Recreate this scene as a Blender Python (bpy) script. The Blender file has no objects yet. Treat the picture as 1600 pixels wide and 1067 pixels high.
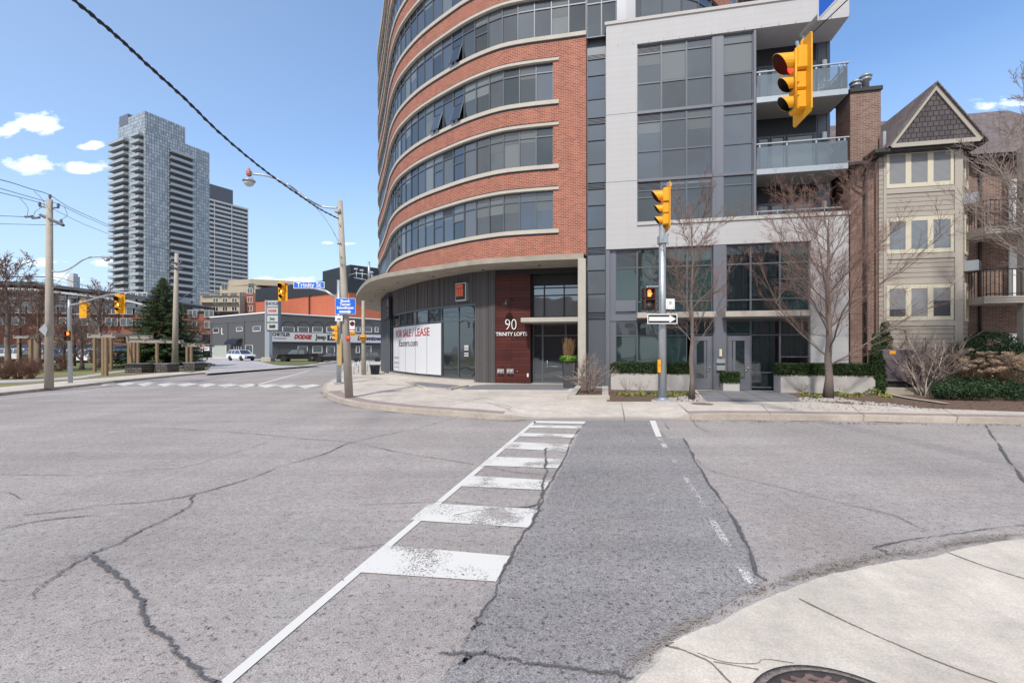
import bpy, math, random
from mathutils import Vector, Matrix
R0=random.Random(7)
D=bpy.data; SC=bpy.context.scene; COL=SC.collection
# ---------------------------------------------------------------- camera
F=700.0; HY=546.0; CH=1.85
cam=D.objects.new('camera',D.cameras.new('camera')); COL.objects.link(cam)
cam.data.sensor_width=36; cam.data.lens=F/1600*36; cam.data.shift_y=(HY-533.5)/1600
cam.location=(0,0,CH); cam.rotation_euler=(math.radians(90),0,0)
cam.data.clip_start=0.1; cam.data.clip_end=5000
SC.camera=cam
SC.view_settings.view_transform='Standard'; SC.view_settings.look='None'
SC.view_settings.exposure=0.63; SC.view_settings.gamma=1
# ---------------------------------------------------------------- sun + sky
SDIR=Vector((-0.95,-2.9,3.4)).normalized()
EL=math.asin(SDIR.z); AZ=math.atan2(SDIR.x,SDIR.y)
sl=D.lights.new('sun','SUN'); sl.energy=2.4; sl.angle=math.radians(3.5); sl.color=(1,0.94,0.86)
so=D.objects.new('sun',sl); COL.objects.link(so); so.location=(0,0,60)
so.rotation_euler=SDIR.to_track_quat('Z','Y').to_euler()
W=D.worlds.new('World'); SC.world=W; W.use_nodes=True
nt=W.node_tree; nt.nodes.clear()
def N(t,ty,**k):
    n=t.nodes.new(ty)
    for a,b in k.items(): setattr(n,a,b)
    return n
def mth(t,op,a,b=None,c=None,clamp=False):
    n=N(t,'ShaderNodeMath',operation=op,use_clamp=clamp)
    for i,x in enumerate((a,b,c)):
        if x is None: continue
        if isinstance(x,(int,float)): n.inputs[i].default_value=x
        else: t.links.new(x,n.inputs[i])
    return n.outputs[0]
sky=N(nt,'ShaderNodeTexSky',sky_type='NISHITA',sun_disc=False)
sky.sun_elevation=EL; sky.sun_rotation=AZ; sky.air_density=1.0; sky.dust_density=0.6; sky.ozone_density=1.6
tc=N(nt,'ShaderNodeTexCoord'); sx=N(nt,'ShaderNodeSeparateXYZ'); nt.links.new(tc.outputs['Generated'],sx.inputs[0])
yy=mth(nt,'MAXIMUM',mth(nt,'ABSOLUTE',sx.outputs[1]),0.02)
cx=mth(nt,'DIVIDE',sx.outputs[0],yy); cz=mth(nt,'DIVIDE',sx.outputs[2],yy)
cv=N(nt,'ShaderNodeCombineXYZ'); nt.links.new(cx,cv.inputs[0]); nt.links.new(mth(nt,'MULTIPLY',cz,2.2),cv.inputs[1]); nt.links.new(mth(nt,'GREATER_THAN',sx.outputs[1],0),cv.inputs[2])
nz=N(nt,'ShaderNodeTexNoise'); nz.inputs['Scale'].default_value=13; nz.inputs['Detail'].default_value=7; nz.inputs['Roughness'].default_value=0.62
nt.links.new(cv.outputs[0],nz.inputs['Vector'])
blob=None
for (px,py,rx,ry,a) in [(52,192,58,20,1),(48,258,52,16,1),(12,205,22,14,1),(145,229,38,9,1),(138,261,44,11,1),(70,410,70,8,.75),(150,412,80,8,.7),(545,381,26,4,.9),(515,380,14,4,.8),(1572,163,60,12,.62),(20,200,22,14,1),(205,262,20,7,.8),(420,440,160,9,.55),(120,432,60,7,.6)]:
    ex=mth(nt,'MULTIPLY',mth(nt,'SUBTRACT',cx,(px-800)/F),F/rx)
    ez=mth(nt,'MULTIPLY',mth(nt,'SUBTRACT',cz,(HY-py)/F),F/ry)
    d=mth(nt,'SQRT',mth(nt,'ADD',mth(nt,'MULTIPLY',ex,ex),mth(nt,'MULTIPLY',ez,ez)))
    m=mth(nt,'MULTIPLY',mth(nt,'SUBTRACT',1.15,d,clamp=True),a)
    blob=m if blob is None else mth(nt,'MAXIMUM',blob,m)
front=mth(nt,'GREATER_THAN',sx.outputs[1],0)
m1=mth(nt,'MULTIPLY',mth(nt,'SUBTRACT',mth(nt,'ADD',blob,mth(nt,'MULTIPLY',mth(nt,'SUBTRACT',nz.outputs[0],0.5),3.4)),0.26),1.35,clamp=True)
m1=mth(nt,'MULTIPLY',m1,mth(nt,'MULTIPLY',blob,6,clamp=True))
m1=mth(nt,'MULTIPLY',m1,front)
mk=m1
nz2=N(nt,'ShaderNodeTexNoise'); nz2.inputs['Scale'].default_value=2.2; nz2.inputs['Detail'].default_value=6
nt.links.new(tc.outputs['Generated'],nz2.inputs['Vector'])
back=mth(nt,'MULTIPLY',mth(nt,'SUBTRACT',nz2.outputs[0],0.27),5.5,clamp=True)
back=mth(nt,'MULTIPLY',back,mth(nt,'MULTIPLY',mth(nt,'SUBTRACT',-0.05,sx.outputs[1]),4,clamp=True))
mix=N(nt,'ShaderNodeMix',data_type='RGBA'); nt.links.new(mk,mix.inputs[0]); 
skv=N(nt,'ShaderNodeVectorMath',operation='MULTIPLY'); nt.links.new(sky.outputs[0],skv.inputs[0]); skv.inputs[1].default_value=(0.86,1.00,1.11)
hz_=mth(nt,'SUBTRACT',0.07,mth(nt,'MULTIPLY',sx.outputs[0],0.30),clamp=True)
hm=N(nt,'ShaderNodeMix',data_type='RGBA'); nt.links.new(hz_,hm.inputs[0]); nt.links.new(skv.outputs[0],hm.inputs[6]); hm.inputs[7].default_value=(2.75,3.30,4.05,1)
lowf=mth(nt,'MULTIPLY',mth(nt,'SUBTRACT',1.0,mth(nt,'MULTIPLY',mth(nt,'MAXIMUM',sx.outputs[2],0.0),2.15),clamp=True),0.85)
nt.links.new(mth(nt,'MAXIMUM',hz_,lowf),hm.inputs[0])
rc=N(nt,'ShaderNodeMix',data_type='RGBA'); nt.links.new(mth(nt,'MULTIPLY',back,0.9),rc.inputs[0]); nt.links.new(hm.outputs[2],rc.inputs[6])
nz3=N(nt,'ShaderNodeTexNoise'); nz3.inputs['Scale'].default_value=3.5; nz3.inputs['Detail'].default_value=5; nt.links.new(tc.outputs['Generated'],nz3.inputs['Vector'])
cg=N(nt,'ShaderNodeVectorMath',operation='SCALE'); cg.inputs[0].default_value=(3.3,3.5,3.75); nt.links.new(mth(nt,'MULTIPLY',nz3.outputs[0],2.0),cg.inputs['Scale']); nt.links.new(cg.outputs[0],rc.inputs[7])
nt.links.new(rc.outputs[2],mix.inputs[6]); mix.inputs[7].default_value=(6.6,6.8,7.1,1)
bg=N(nt,'ShaderNodeBackground'); bg.inputs[1].default_value=0.15
nt.links.new(mix.outputs[2],bg.inputs[0]); wo=N(nt,'ShaderNodeOutputWorld'); nt.links.new(bg.outputs[0],wo.inputs[0])
# ---------------------------------------------------------------- projection helpers (photo pixel -> place)
def G(px,py,z=0.0):
    Y=(CH-z)*F/(py-HY); return Vector(((px-800)/F*Y,Y,z))
def AT(px,py,Y): return Vector(((px-800)/F*Y,Y,CH+(HY-py)/F*Y))
UX,UY=0.980,-0.198
def RF(u,v,z): return Vector((u*0.980+v*0.198,-u*0.198+v*0.980,z))
def RY(px,v): k=(px-800)/F; return v/(0.198*k+0.980)
def RU(px,v): k=(px-800)/F; return RY(px,v)*(0.98*k-0.198)
def RZ(px,py,v): return CH+(HY-py)/F*RY(px,v)
def FR(o,rz=0.0):
    c,s=math.cos(rz),math.sin(rz); o=Vector(o)
    return lambda x,y,z: Vector((o.x+c*x-s*y,o.y+s*x+c*y,o.z+z))
# ---------------------------------------------------------------- materials
MAT={}
def mat(name,col,rough=0.7,metal=0.0,var=0.0,vs=3.0,bump=0.0,bs=20.0,spec=0.5,emit=None,es=0,rnd=0.0,det=4):
    if name in MAT: return MAT[name]
    m=D.materials.new(name); m.use_nodes=True; t=m.node_tree; b=t.nodes['Principled BSDF']
    b.inputs['Base Color'].default_value=(*col,1); b.inputs['Roughness'].default_value=rough; b.inputs['Metallic'].default_value=metal
    b.inputs['Specular IOR Level'].default_value=spec
    g=N(t,'ShaderNodeTexCoord')
    src=None
    if var>0:
        n=N(t,'ShaderNodeTexNoise'); n.inputs['Scale'].default_value=vs; n.inputs['Detail'].default_value=det; n.inputs['Roughness'].default_value=.6
        t.links.new(g.outputs['Object'],n.inputs['Vector'])
        f=mth(t,'ADD',mth(t,'MULTIPLY',mth(t,'SUBTRACT',n.outputs[0],0.5),var*2.6),1.0)
        src=f
    if rnd>0:
        oi=N(t,'ShaderNodeObjectInfo'); f2=mth(t,'ADD',mth(t,'MULTIPLY',mth(t,'SUBTRACT',oi.outputs['Random'],0.5),rnd*2),1.0)
        src=f2 if src is None else mth(t,'MULTIPLY',src,f2)
    if src is not None:
        vm=N(t,'ShaderNodeVectorMath',operation='SCALE'); vm.inputs[0].default_value=col; t.links.new(src,vm.inputs['Scale']); t.links.new(vm.outputs[0],b.inputs['Base Color'])
    if bump>0:
        n=N(t,'ShaderNodeTexNoise'); n.inputs['Scale'].default_value=bs; n.inputs['Detail'].default_value=5
        t.links.new(g.outputs['Object'],n.inputs['Vector'])
        bp=N(t,'ShaderNodeBump'); bp.inputs['Strength'].default_value=bump; bp.inputs['Distance'].default_value=0.02
        t.links.new(n.outputs[0],bp.inputs['Height']); t.links.new(bp.outputs[0],b.inputs['Normal'])
    if emit: b.inputs['Emission Color'].default_value=(*emit,1); b.inputs['Emission Strength'].default_value=es
    MAT[name]=m; return m
def uvmat(name,c1,c2,mortar,w,h,ms=0.006,off=0.5,rough=0.8,bump=0.4,big=0.12,spec=0.3,squash=1.0,bias=0.0,tint=None):
    """brick / siding / grid texture in metres from the UV map"""
    m=D.materials.new(name); m.use_nodes=True; t=m.node_tree; b=t.nodes['Principled BSDF']
    uv=N(t,'ShaderNodeUVMap'); uv.uv_map='UVMap'
    br=N(t,'ShaderNodeTexBrick'); br.offset=off; br.inputs['Scale'].default_value=1
    br.inputs['Brick Width'].default_value=w; br.inputs['Row Height'].default_value=h; br.inputs['Mortar Size'].default_value=ms; br.inputs['Mortar Smooth'].default_value=0.15
    br.inputs['Bias'].default_value=bias
    br.inputs['Color1'].default_value=(*c1,1); br.inputs['Color2'].default_value=(*c2,1); br.inputs['Mortar'].default_value=(*mortar,1)
    t.links.new(uv.outputs[0],br.inputs['Vector'])
    n=N(t,'ShaderNodeTexNoise'); n.inputs['Scale'].default_value=0.9; n.inputs['Detail'].default_value=8; n.inputs['Roughness'].default_value=.65
    t.links.new(uv.outputs[0],n.inputs['Vector'])
    f=mth(t,'ADD',mth(t,'MULTIPLY',mth(t,'SUBTRACT',n.outputs[0],0.5),big*2.6),1.0)
    mp=N(t,'ShaderNodeMapping'); mp.inputs['Scale'].default_value=(2.6,.22,1); t.links.new(uv.outputs[0],mp.inputs[0])
    ns=N(t,'ShaderNodeTexNoise'); ns.inputs['Scale'].default_value=1; ns.inputs['Detail'].default_value=5; t.links.new(mp.outputs[0],ns.inputs['Vector'])
    f=mth(t,'MULTIPLY',f,mth(t,'ADD',mth(t,'MULTIPLY',mth(t,'SUBTRACT',ns.outputs[0],.5),min(big*2.2,.4)),1.0))
    vm=N(t,'ShaderNodeVectorMath',operation='SCALE'); t.links.new(br.outputs[0],vm.inputs[0]); t.links.new(f,vm.inputs['Scale']); t.links.new(vm.outputs[0],b.inputs['Base Color'])
    b.inputs['Roughness'].default_value=rough; b.inputs['Specular IOR Level'].default_value=spec
    if bump>0:
        bp=N(t,'ShaderNodeBump'); bp.invert=True; bp.inputs['Strength'].default_value=bump; bp.inputs['Distance'].default_value=0.01
        t.links.new(br.outputs['Fac'],bp.inputs['Height']); t.links.new(bp.outputs[0],b.inputs['Normal'])
    MAT[name]=m; return m
def glassmat(name,col,rough=0.03,spec=1.0,ior=1.9,rnd=0.35,wav=0.012,metal=0.0):
    m=mat(name,col,rough,metal,rnd=rnd); t=m.node_tree; b=t.nodes['Principled BSDF']
    b.inputs['IOR'].default_value=ior; b.inputs['Specular IOR Level'].default_value=spec
    g=N(t,'ShaderNodeTexCoord'); n=N(t,'ShaderNodeTexNoise'); n.inputs['Scale'].default_value=0.9; n.inputs['Detail'].default_value=1
    t.links.new(g.outputs['Object'],n.inputs['Vector'])
    bp=N(t,'ShaderNodeBump'); bp.inputs['Strength'].default_value=1; bp.inputs['Distance'].default_value=wav
    t.links.new(n.outputs[0],bp.inputs['Height']); t.links.new(bp.outputs[0],b.inputs['Normal'])
    return m
def seethru(name,tint,refl=0.12,rough=0.02):
    m=D.materials.new(name); m.use_nodes=True; t=m.node_tree; t.nodes.clear()
    tr=N(t,'ShaderNodeBsdfTransparent'); tr.inputs[0].default_value=(*tint,1)
    gl=N(t,'ShaderNodeBsdfGlossy'); gl.inputs['Roughness'].default_value=rough; gl.inputs['Color'].default_value=(.9,.95,1,1)
    fr=N(t,'ShaderNodeFresnel'); fr.inputs[0].default_value=1.5
    fac=mth(t,'ADD',fr.outputs[0],refl,clamp=True)
    mx=N(t,'ShaderNodeMixShader'); t.links.new(fac,mx.inputs[0]); t.links.new(tr.outputs[0],mx.inputs[1]); t.links.new(gl.outputs[0],mx.inputs[2])
    o=N(t,'ShaderNodeOutputMaterial'); t.links.new(mx.outputs[0],o.inputs[0]); MAT[name]=m; return m
# ---------------------------------------------------------------- mesh builder
ORG={}
class MB:
    def __init__(s,fr=None): s.v=[]; s.f=[]; s.uv={}; s.fr=fr; s.sm=set()
    def _p(s,p):
        return s.fr(*p) if s.fr else Vector(p)
    def add(s,pts,faces,uvs=None,smooth=False,raw=False):
        o=len(s.v); s.v+= [Vector(p) for p in pts] if raw else [s._p(p) for p in pts]
        for i,f in enumerate(faces):
            s.f.append([o+k for k in f])
            if uvs: s.uv[len(s.f)-1]=uvs[i]
            if smooth: s.sm.add(len(s.f)-1)
        return s
    def box(s,x0,y0,z0,x1,y1,z1):
        if x0>x1:x0,x1=x1,x0
        if y0>y1:y0,y1=y1,y0
        if z0>z1:z0,z1=z1,z0
        p=[(x0,y0,z0),(x1,y0,z0),(x1,y1,z0),(x0,y1,z0),(x0,y0,z1),(x1,y0,z1),(x1,y1,z1),(x0,y1,z1)]
        return s.add(p,[(0,3,2,1),(4,5,6,7),(0,1,5,4),(1,2,6,5),(2,3,7,6),(3,0,4,7)])
    def bbox(s,x0,y0,z0,x1,y1,z1,b=0.02):
        """box with chamfered vertical + horizontal edges"""
        pr=[]
        for (z,i) in ((z0,b),(z0+b,0),(z1-b,0),(z1,b)):
            X0,X1,Y0,Y1=x0+i,x1-i,y0+i,y1-i; c=b if i==0 else b*0.6
            pr.append([(X0+c,Y0,z),(X1-c,Y0,z),(X1,Y0+c,z),(X1,Y1-c,z),(X1-c,Y1,z),(X0+c,Y1,z),(X0,Y1-c,z),(X0,Y0+c,z)])
        return s.loft(pr,True)
    def loft(s,rings,cap=False,smooth=False,close=True):
        n=len(rings[0]); pts=[p for r in rings for p in r]; fs=[]
        for i in range(len(rings)-1):
            for j in range(n if close else n-1):
                k=(j+1)%n; fs.append((i*n+j,i*n+k,(i+1)*n+k,(i+1)*n+j))
        if cap: fs.append(tuple(range(n-1,-1,-1))); fs.append(tuple((len(rings)-1)*n+j for j in range(n)))
        return s.add(pts,fs,smooth=smooth)
    def quad(s,a,b,c,d,uv=None): return s.add([a,b,c,d],[(0,1,2,3)],[uv] if uv else None)
    def poly(s,pts): return s.add(pts,[tuple(range(len(pts)))])
    def prism(s,p2,z0,z1):
        a=sum(p2[i][0]*p2[(i+1)%len(p2)][1]-p2[(i+1)%len(p2)][0]*p2[i][1] for i in range(len(p2)))
        if a<0: p2=p2[::-1]
        return s.loft([[(p[0],p[1],z0) for p in p2],[(p[0],p[1],z1) for p in p2]],True)
    def tube(s,pts,r,n=6,cap=True,smooth=True):
        P=[s._p(p) for p in pts]
        if not isinstance(r,(list,tuple)): r=[r]*len(P)
        o=len(s.v); prev=None
        for i,p in enumerate(P):
            t=(P[min(i+1,len(P)-1)]-P[max(i-1,0)])
            if t.length<1e-9: t=Vector((0,0,1))
            t.normalize()
            if prev is None:
                a=Vector((0,0,1)) if abs(t.z)<0.9 else Vector((1,0,0))
                prev=t.cross(a).normalized()
            prev=(prev-t*prev.dot(t))
            if prev.length<1e-6: prev=t.cross(Vector((0.3,1,0.2)))
            prev.normalize(); b=t.cross(prev)
            for j in range(n):
                an=2*math.pi*j/n; s.v.append(p+(prev*math.cos(an)+b*math.sin(an))*r[i])
        for i in range(len(P)-1):
            for j in range(n):
                k=(j+1)%n; s.f.append([o+i*n+j,o+i*n+k,o+(i+1)*n+k,o+(i+1)*n+j])
                if smooth: s.sm.add(len(s.f)-1)
        if cap:
            s.f.append([o+j for j in range(n-1,-1,-1)]); s.f.append([o+(len(P)-1)*n+j for j in range(n)])
        return s
    def lathe(s,prof,c,n=16,ax='z',smooth=True):
        rings=[]
        for (r,h) in prof:
            ring=[]
            for j in range(n):
                a=2*math.pi*j/n; x,y=r*math.cos(a),r*math.sin(a)
                ring.append((c[0]+x,c[1]+y,c[2]+h) if ax=='z' else ((c[0]+x,c[1]+h,c[2]+y) if ax=='y' else (c[0]+h,c[1]+x,c[2]+y)))
            rings.append(ring)
        return s.loft(rings,True,smooth)
    def build(s,name,m,parent=None,**props):
        me=D.meshes.new(name); o=ORG.get(parent.name,Vector((0,0,0))) if parent else Vector((0,0,0))
        me.from_pydata([v-o for v in s.v],[],s.f)
        ul=me.uv_layers.new(name='UVMap'); ud=ul.data
        for pi,pl in enumerate(me.polygons):
            if pi in s.uv:
                for k,li in enumerate(pl.loop_indices): ud[li].uv=s.uv[pi][k]
            else:
                n=pl.normal
                if abs(n.z)>0.75:
                    for li,vi in zip(pl.loop_indices,pl.vertices): c=me.vertices[vi].co; ud[li].uv=(c.x,c.y)
                else:
                    t=Vector((-n.y,n.x,0)).normalized()
                    for li,vi in zip(pl.loop_indices,pl.vertices): c=me.vertices[vi].co+o; ud[li].uv=(c.dot(t),c.z)
            if pi in s.sm: pl.use_smooth=True
        if m: me.materials.append(m)
        me.update()
        ob=D.objects.new(name,me); COL.objects.link(ob)
        if parent: ob.parent=parent; ORG[ob.name]=o
        for k,val in props.items(): ob[k]=val
        return ob
def thing(name,label,cat,loc=(0,0,0),group=None):
    e=D.objects.new(name,None); COL.objects.link(e); e.location=loc; e.empty_display_size=0.3
    ORG[e.name]=Vector(loc); e['label']=label; e['category']=cat
    if group: e['group']=group
    return e
def tagm(o,label,cat,group=None):
    o['label']=label; o['category']=cat
    if group:o['group']=group
    return o
def struct(mb,name,m): return mb.build(name,m,None,kind='structure')
def kids(o): return [c for c in D.objects if c.parent==o]
def dup(o,loc,rz,label,group=None):
    r=o.copy(); COL.objects.link(r); r.location=loc; r.rotation_euler=(0,0,rz); r['label']=label
    if group:r['group']=group
    for c in kids(o):
        d=c.copy(); COL.objects.link(d); d.parent=r
        for g in kids(c):
            h=g.copy(); COL.objects.link(h); h.parent=d
    return r
def text(name,s,size,m,parent,fn,ext=0.01,bold=0.0,sx=1.0,align='CENTER',shear=0.0,sp=1.0):
    cu=D.curves.new('t','FONT'); cu.body=s; cu.size=size; cu.align_x=align; cu.align_y='CENTER'; cu.extrude=ext; cu.offset=bold; cu.shear=shear; cu.space_character=sp
    cu.resolution_u=3
    to=D.objects.new('t',cu); COL.objects.link(to); bpy.context.view_layer.update()
    me=D.meshes.new_from_object(to.evaluated_get(bpy.context.evaluated_depsgraph_get()))
    D.objects.remove(to); D.curves.remove(cu)
    o=ORG.get(parent.name,Vector((0,0,0))) if parent else Vector((0,0,0))
    for v in me.vertices: v.co=fn(v.co.x*sx,-v.co.z,v.co.y)-o   # x right, y depth, z up
    me.materials.clear(); me.materials.append(m); me.name=name
    ob=D.objects.new(name,me); COL.objects.link(ob); ob.parent=parent; ORG[ob.name]=o
    return ob

# ---------------------------------------------------------------- material library
BRICK=uvmat('brick_orange',(0.40,0.125,0.072),(0.25,0.070,0.042),(0.46,0.32,0.27),0.215,0.075,0.009,rough=.85,big=.16)
BRICKD=uvmat('brick_brown',(0.25,0.155,0.122),(0.15,0.088,0.072),(0.33,0.265,0.235),0.215,0.072,0.009,rough=.9,big=.2)
BRICKF=uvmat('brick_far',(0.26,0.095,0.066),(0.21,0.075,0.052),(0.26,0.14,0.11),0.4,0.2,0.02,rough=.9,big=.15)
WHITEP=uvmat('white_cladding',(0.47,0.467,0.477),(0.46,0.457,0.467),(0.40,0.397,0.41),1.7,0.245,0.006,off=.37,rough=.6,bump=.25,big=.03)
SIDING=uvmat('beige_siding',(0.385,0.345,0.305),(0.375,0.335,0.297),(0.13,0.12,0.10),60,0.19,0.012,off=0,rough=.7,bump=.6,big=.04)
SHINGLE=uvmat('dark_shingle',(0.115,0.10,0.105),(0.085,0.075,0.08),(0.03,0.027,0.03),0.19,0.2,0.014,rough=.9,bump=.8,big=.15)
ROOF=uvmat('roof_shingle',(0.20,0.165,0.165),(0.145,0.12,0.125),(0.07,0.06,0.06),0.3,0.14,0.008,rough=.95,bump=.6,big=.2)
WOOD=uvmat('red_wood',(0.098,0.024,0.019),(0.058,0.015,0.013),(0.025,0.006,0.005),3.2,0.165,0.008,off=.4,rough=.45,bump=.5,big=.35)
CONC=mat('concrete',(0.44,0.41,0.36),.85,var=.14,vs=2.5,bump=.25,bs=30)
CONCD=mat('concrete_weathered',(0.33,0.30,0.25),.88,var=.3,vs=1.6,bump=.3,bs=25)
CONCP=mat('concrete_planter',(0.47,0.45,0.43),.75,var=.08,vs=1.5,bump=.08,bs=20)
SILL=mat('stone_sill',(0.50,0.46,0.40),.8,var=.12,vs=2,bump=.1)
PAVE=mat('dark_paving',(0.20,0.20,0.215),.7,var=.15,vs=2)
FRAME=mat('frame_grey',(0.115,0.128,0.152),.42,var=.05,vs=2,metal=.25)
PANEL=mat('panel_grey',(0.165,0.175,0.205),.38,rnd=.10,metal=.25)
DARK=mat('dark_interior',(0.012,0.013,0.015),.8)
BLACK=mat('black_metal',(0.015,0.016,0.018),.5)
CORR=uvmat('corrugated_grey',(0.15,0.14,0.142),(0.15,0.14,0.142),(0.06,0.057,0.06),0.085,60,0.016,off=0,rough=.5,bump=1,big=.025)
GLASS=glassmat('glass_grey',(0.034,0.040,0.047),.03,ior=1.85,rnd=.75)
GLASSB=glassmat('glass_blind',(0.125,0.14,0.145),.10,ior=1.6,rnd=.3)
GLASSD=glassmat('glass_dark',(0.018,0.028,0.032),.03,ior=1.7,rnd=.3)
GLASSG=glassmat('glass_green',(0.02,0.045,0.045),.03,ior=1.6,rnd=.4)
CLEAR=seethru('glass_clear',(0.78,0.84,0.84),.06)
RAILG=seethru('glass_balustrade',(0.70,0.74,0.74),.12,.10)
CURT=mat('curtain',(0.14,0.19,0.19),.9,var=.1,vs=5)
BLIND=mat('blind',(0.30,0.31,0.33),.8)
METAL=mat('galvanised',(0.42,0.46,0.50),.42,metal=.55,var=.1,vs=8)
ALU=mat('aluminium',(0.48,0.50,0.52),.35,metal=.6)
YEL=mat('signal_yellow',(0.80,0.375,0.010),.5,var=.16,vs=5)
REDL=mat('lens_red',(0.5,0.01,0.01),.2,emit=(1,.06,.05),es=1.4)
REDO=mat('lens_red_off',(0.12,0.01,0.008),.25)
AMBL=mat('lens_amber_lit',(0.8,.5,.05),.2,emit=(1,.78,.15),es=1.3)
AMBO=mat('lens_amber_off',(0.09,.035,.005),.25)
GRNO=mat('lens_green_off',(0.01,.035,.03),.25)
HAND=mat('hand_lit',(0.9,.2,.06),.4,emit=(1,.17,.04),es=2.2)
VISI=mat('visor_inside',(0.012,0.011,0.01),.6)
BLUE=mat('sign_blue',(0.02,0.16,0.72),.35)
WHITE=mat('paint_white',(0.80,0.80,0.80),.5,var=.03,vs=3)
POSTER=mat('poster_white',(0.66,0.67,0.70),.5)
RED=mat('paint_red',(0.62,0.03,0.035),.5)
DRED=mat('letter_red',(0.42,0.02,0.03),.5)
ORNG=mat('logo_orange',(0.85,0.13,0.03),.45)
CREAM=mat('window_cream',(0.60,0.555,0.44),.6)
TAUPE=mat('trim_taupe',(0.40,0.365,0.32),.65,var=.04,vs=2)
POLE=mat('concrete_pole',(0.40,0.36,0.31),.9,var=.16,vs=4,bump=.3,bs=40)
BARK=mat('bark',(0.185,0.15,0.13),.95,var=.35,vs=9,bump=.8,bs=30)
BARKP=mat('bark_pale',(0.27,0.225,0.19),.95,var=.3,vs=9,bump=.8,bs=30)
TWIG=mat('twig',(0.20,0.11,0.085),.9,var=.3,vs=2)
TWIGR=mat('twig_red_buds',(0.25,0.15,0.12),.9,var=.3,vs=2)
TWIGP=mat('twig_pale',(0.32,0.25,0.22),.9,var=.3,vs=2)
HEDGE=mat('hedge_green',(0.030,0.060,0.014),.6,var=.7,vs=14)
YEW=mat('yew_green',(0.025,0.060,0.020),.6,var=.7,vs=8)
CONI=mat('conifer_green',(0.075,0.125,0.042),.8,var=.7,vs=3)
YGRN=mat('leaf_yellow_green',(0.22,0.25,0.05),.7,var=.5,vs=9)
LEAFG=mat('leaf_green',(0.13,0.26,0.03),.6,var=.4,vs=9)
DRYF=mat('dry_flower',(0.62,0.47,0.34),.95,var=.35,vs=6)
DRYG=mat('dry_grass',(0.23,0.14,0.07),.95,var=.3,vs=6)
MULCH=mat('mulch',(0.15,0.095,0.07),.98,var=.75,vs=22,bump=1,bs=35)
STONEW=mat('white_stones',(0.40,0.38,0.375),.9,var=.3,vs=12)
PAVER=uvmat('brick_pavers',(0.38,0.29,0.265),(0.32,0.25,0.23),(0.22,0.18,0.16),0.2,0.1,0.006,rough=.9,big=.15)
TRIMD=mat('gutter_dark',(0.035,0.033,0.035),.5)
TIRE=mat('tyre',(0.02,0.02,0.021),.85)
RIM=mat('rim',(0.45,0.46,0.48),.35,metal=.7)
CARW=mat('car_white',(0.75,0.76,0.78),.25); CARK=mat('car_black',(0.012,0.012,0.014),.18,spec=.8)
CARS_=mat('car_silver',(0.42,0.44,0.46),.3,metal=.5); CARB=mat('car_blue',(0.03,0.06,0.14),.3); CARG=mat('car_grey',(0.09,0.095,0.1),.3,metal=.3)
CGLASS=glassmat('car_glass',(0.02,0.025,0.03),.04,rnd=0)
POSTW=mat('timber_post',(0.24,0.165,0.10),.85,var=.2,vs=5); BEAMW=mat('timber_beam_grey',(0.30,0.275,0.25),.9,var=.2,vs=5)
STONE=uvmat('stone_wall_dark',(0.17,0.145,0.14),(0.10,0.09,0.088),(0.03,0.027,0.027),0.4,0.18,0.02,rough=.95,big=.3,bump=1)
GREYW=uvmat('grey_painted_block',(0.105,0.107,0.113),(0.099,0.101,0.107),(0.088,0.09,0.096),0.4,0.2,0.012,rough=.75,big=.05)
BRORNG=uvmat('brick_bright',(0.46,0.125,0.065),(0.39,0.10,0.055),(0.50,0.2,0.12),0.3,0.12,0.01,rough=.85,big=.1)
BLKCL=mat('black_cladding',(0.018,0.020,0.024),.5)
BEIGE=mat('beige_precast',(0.40,0.35,0.27),.85,var=.08,vs=.3)
LGREY=mat('light_grey_slab',(0.50,0.52,0.53),.7,var=.05,vs=.2)
BLUEBOX=mat('plastic_navy',(0.015,0.025,0.045),.5)
UTILB=mat('utility_box_purple_grey',(0.125,0.105,0.125),.55,var=.06,vs=1)
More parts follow.
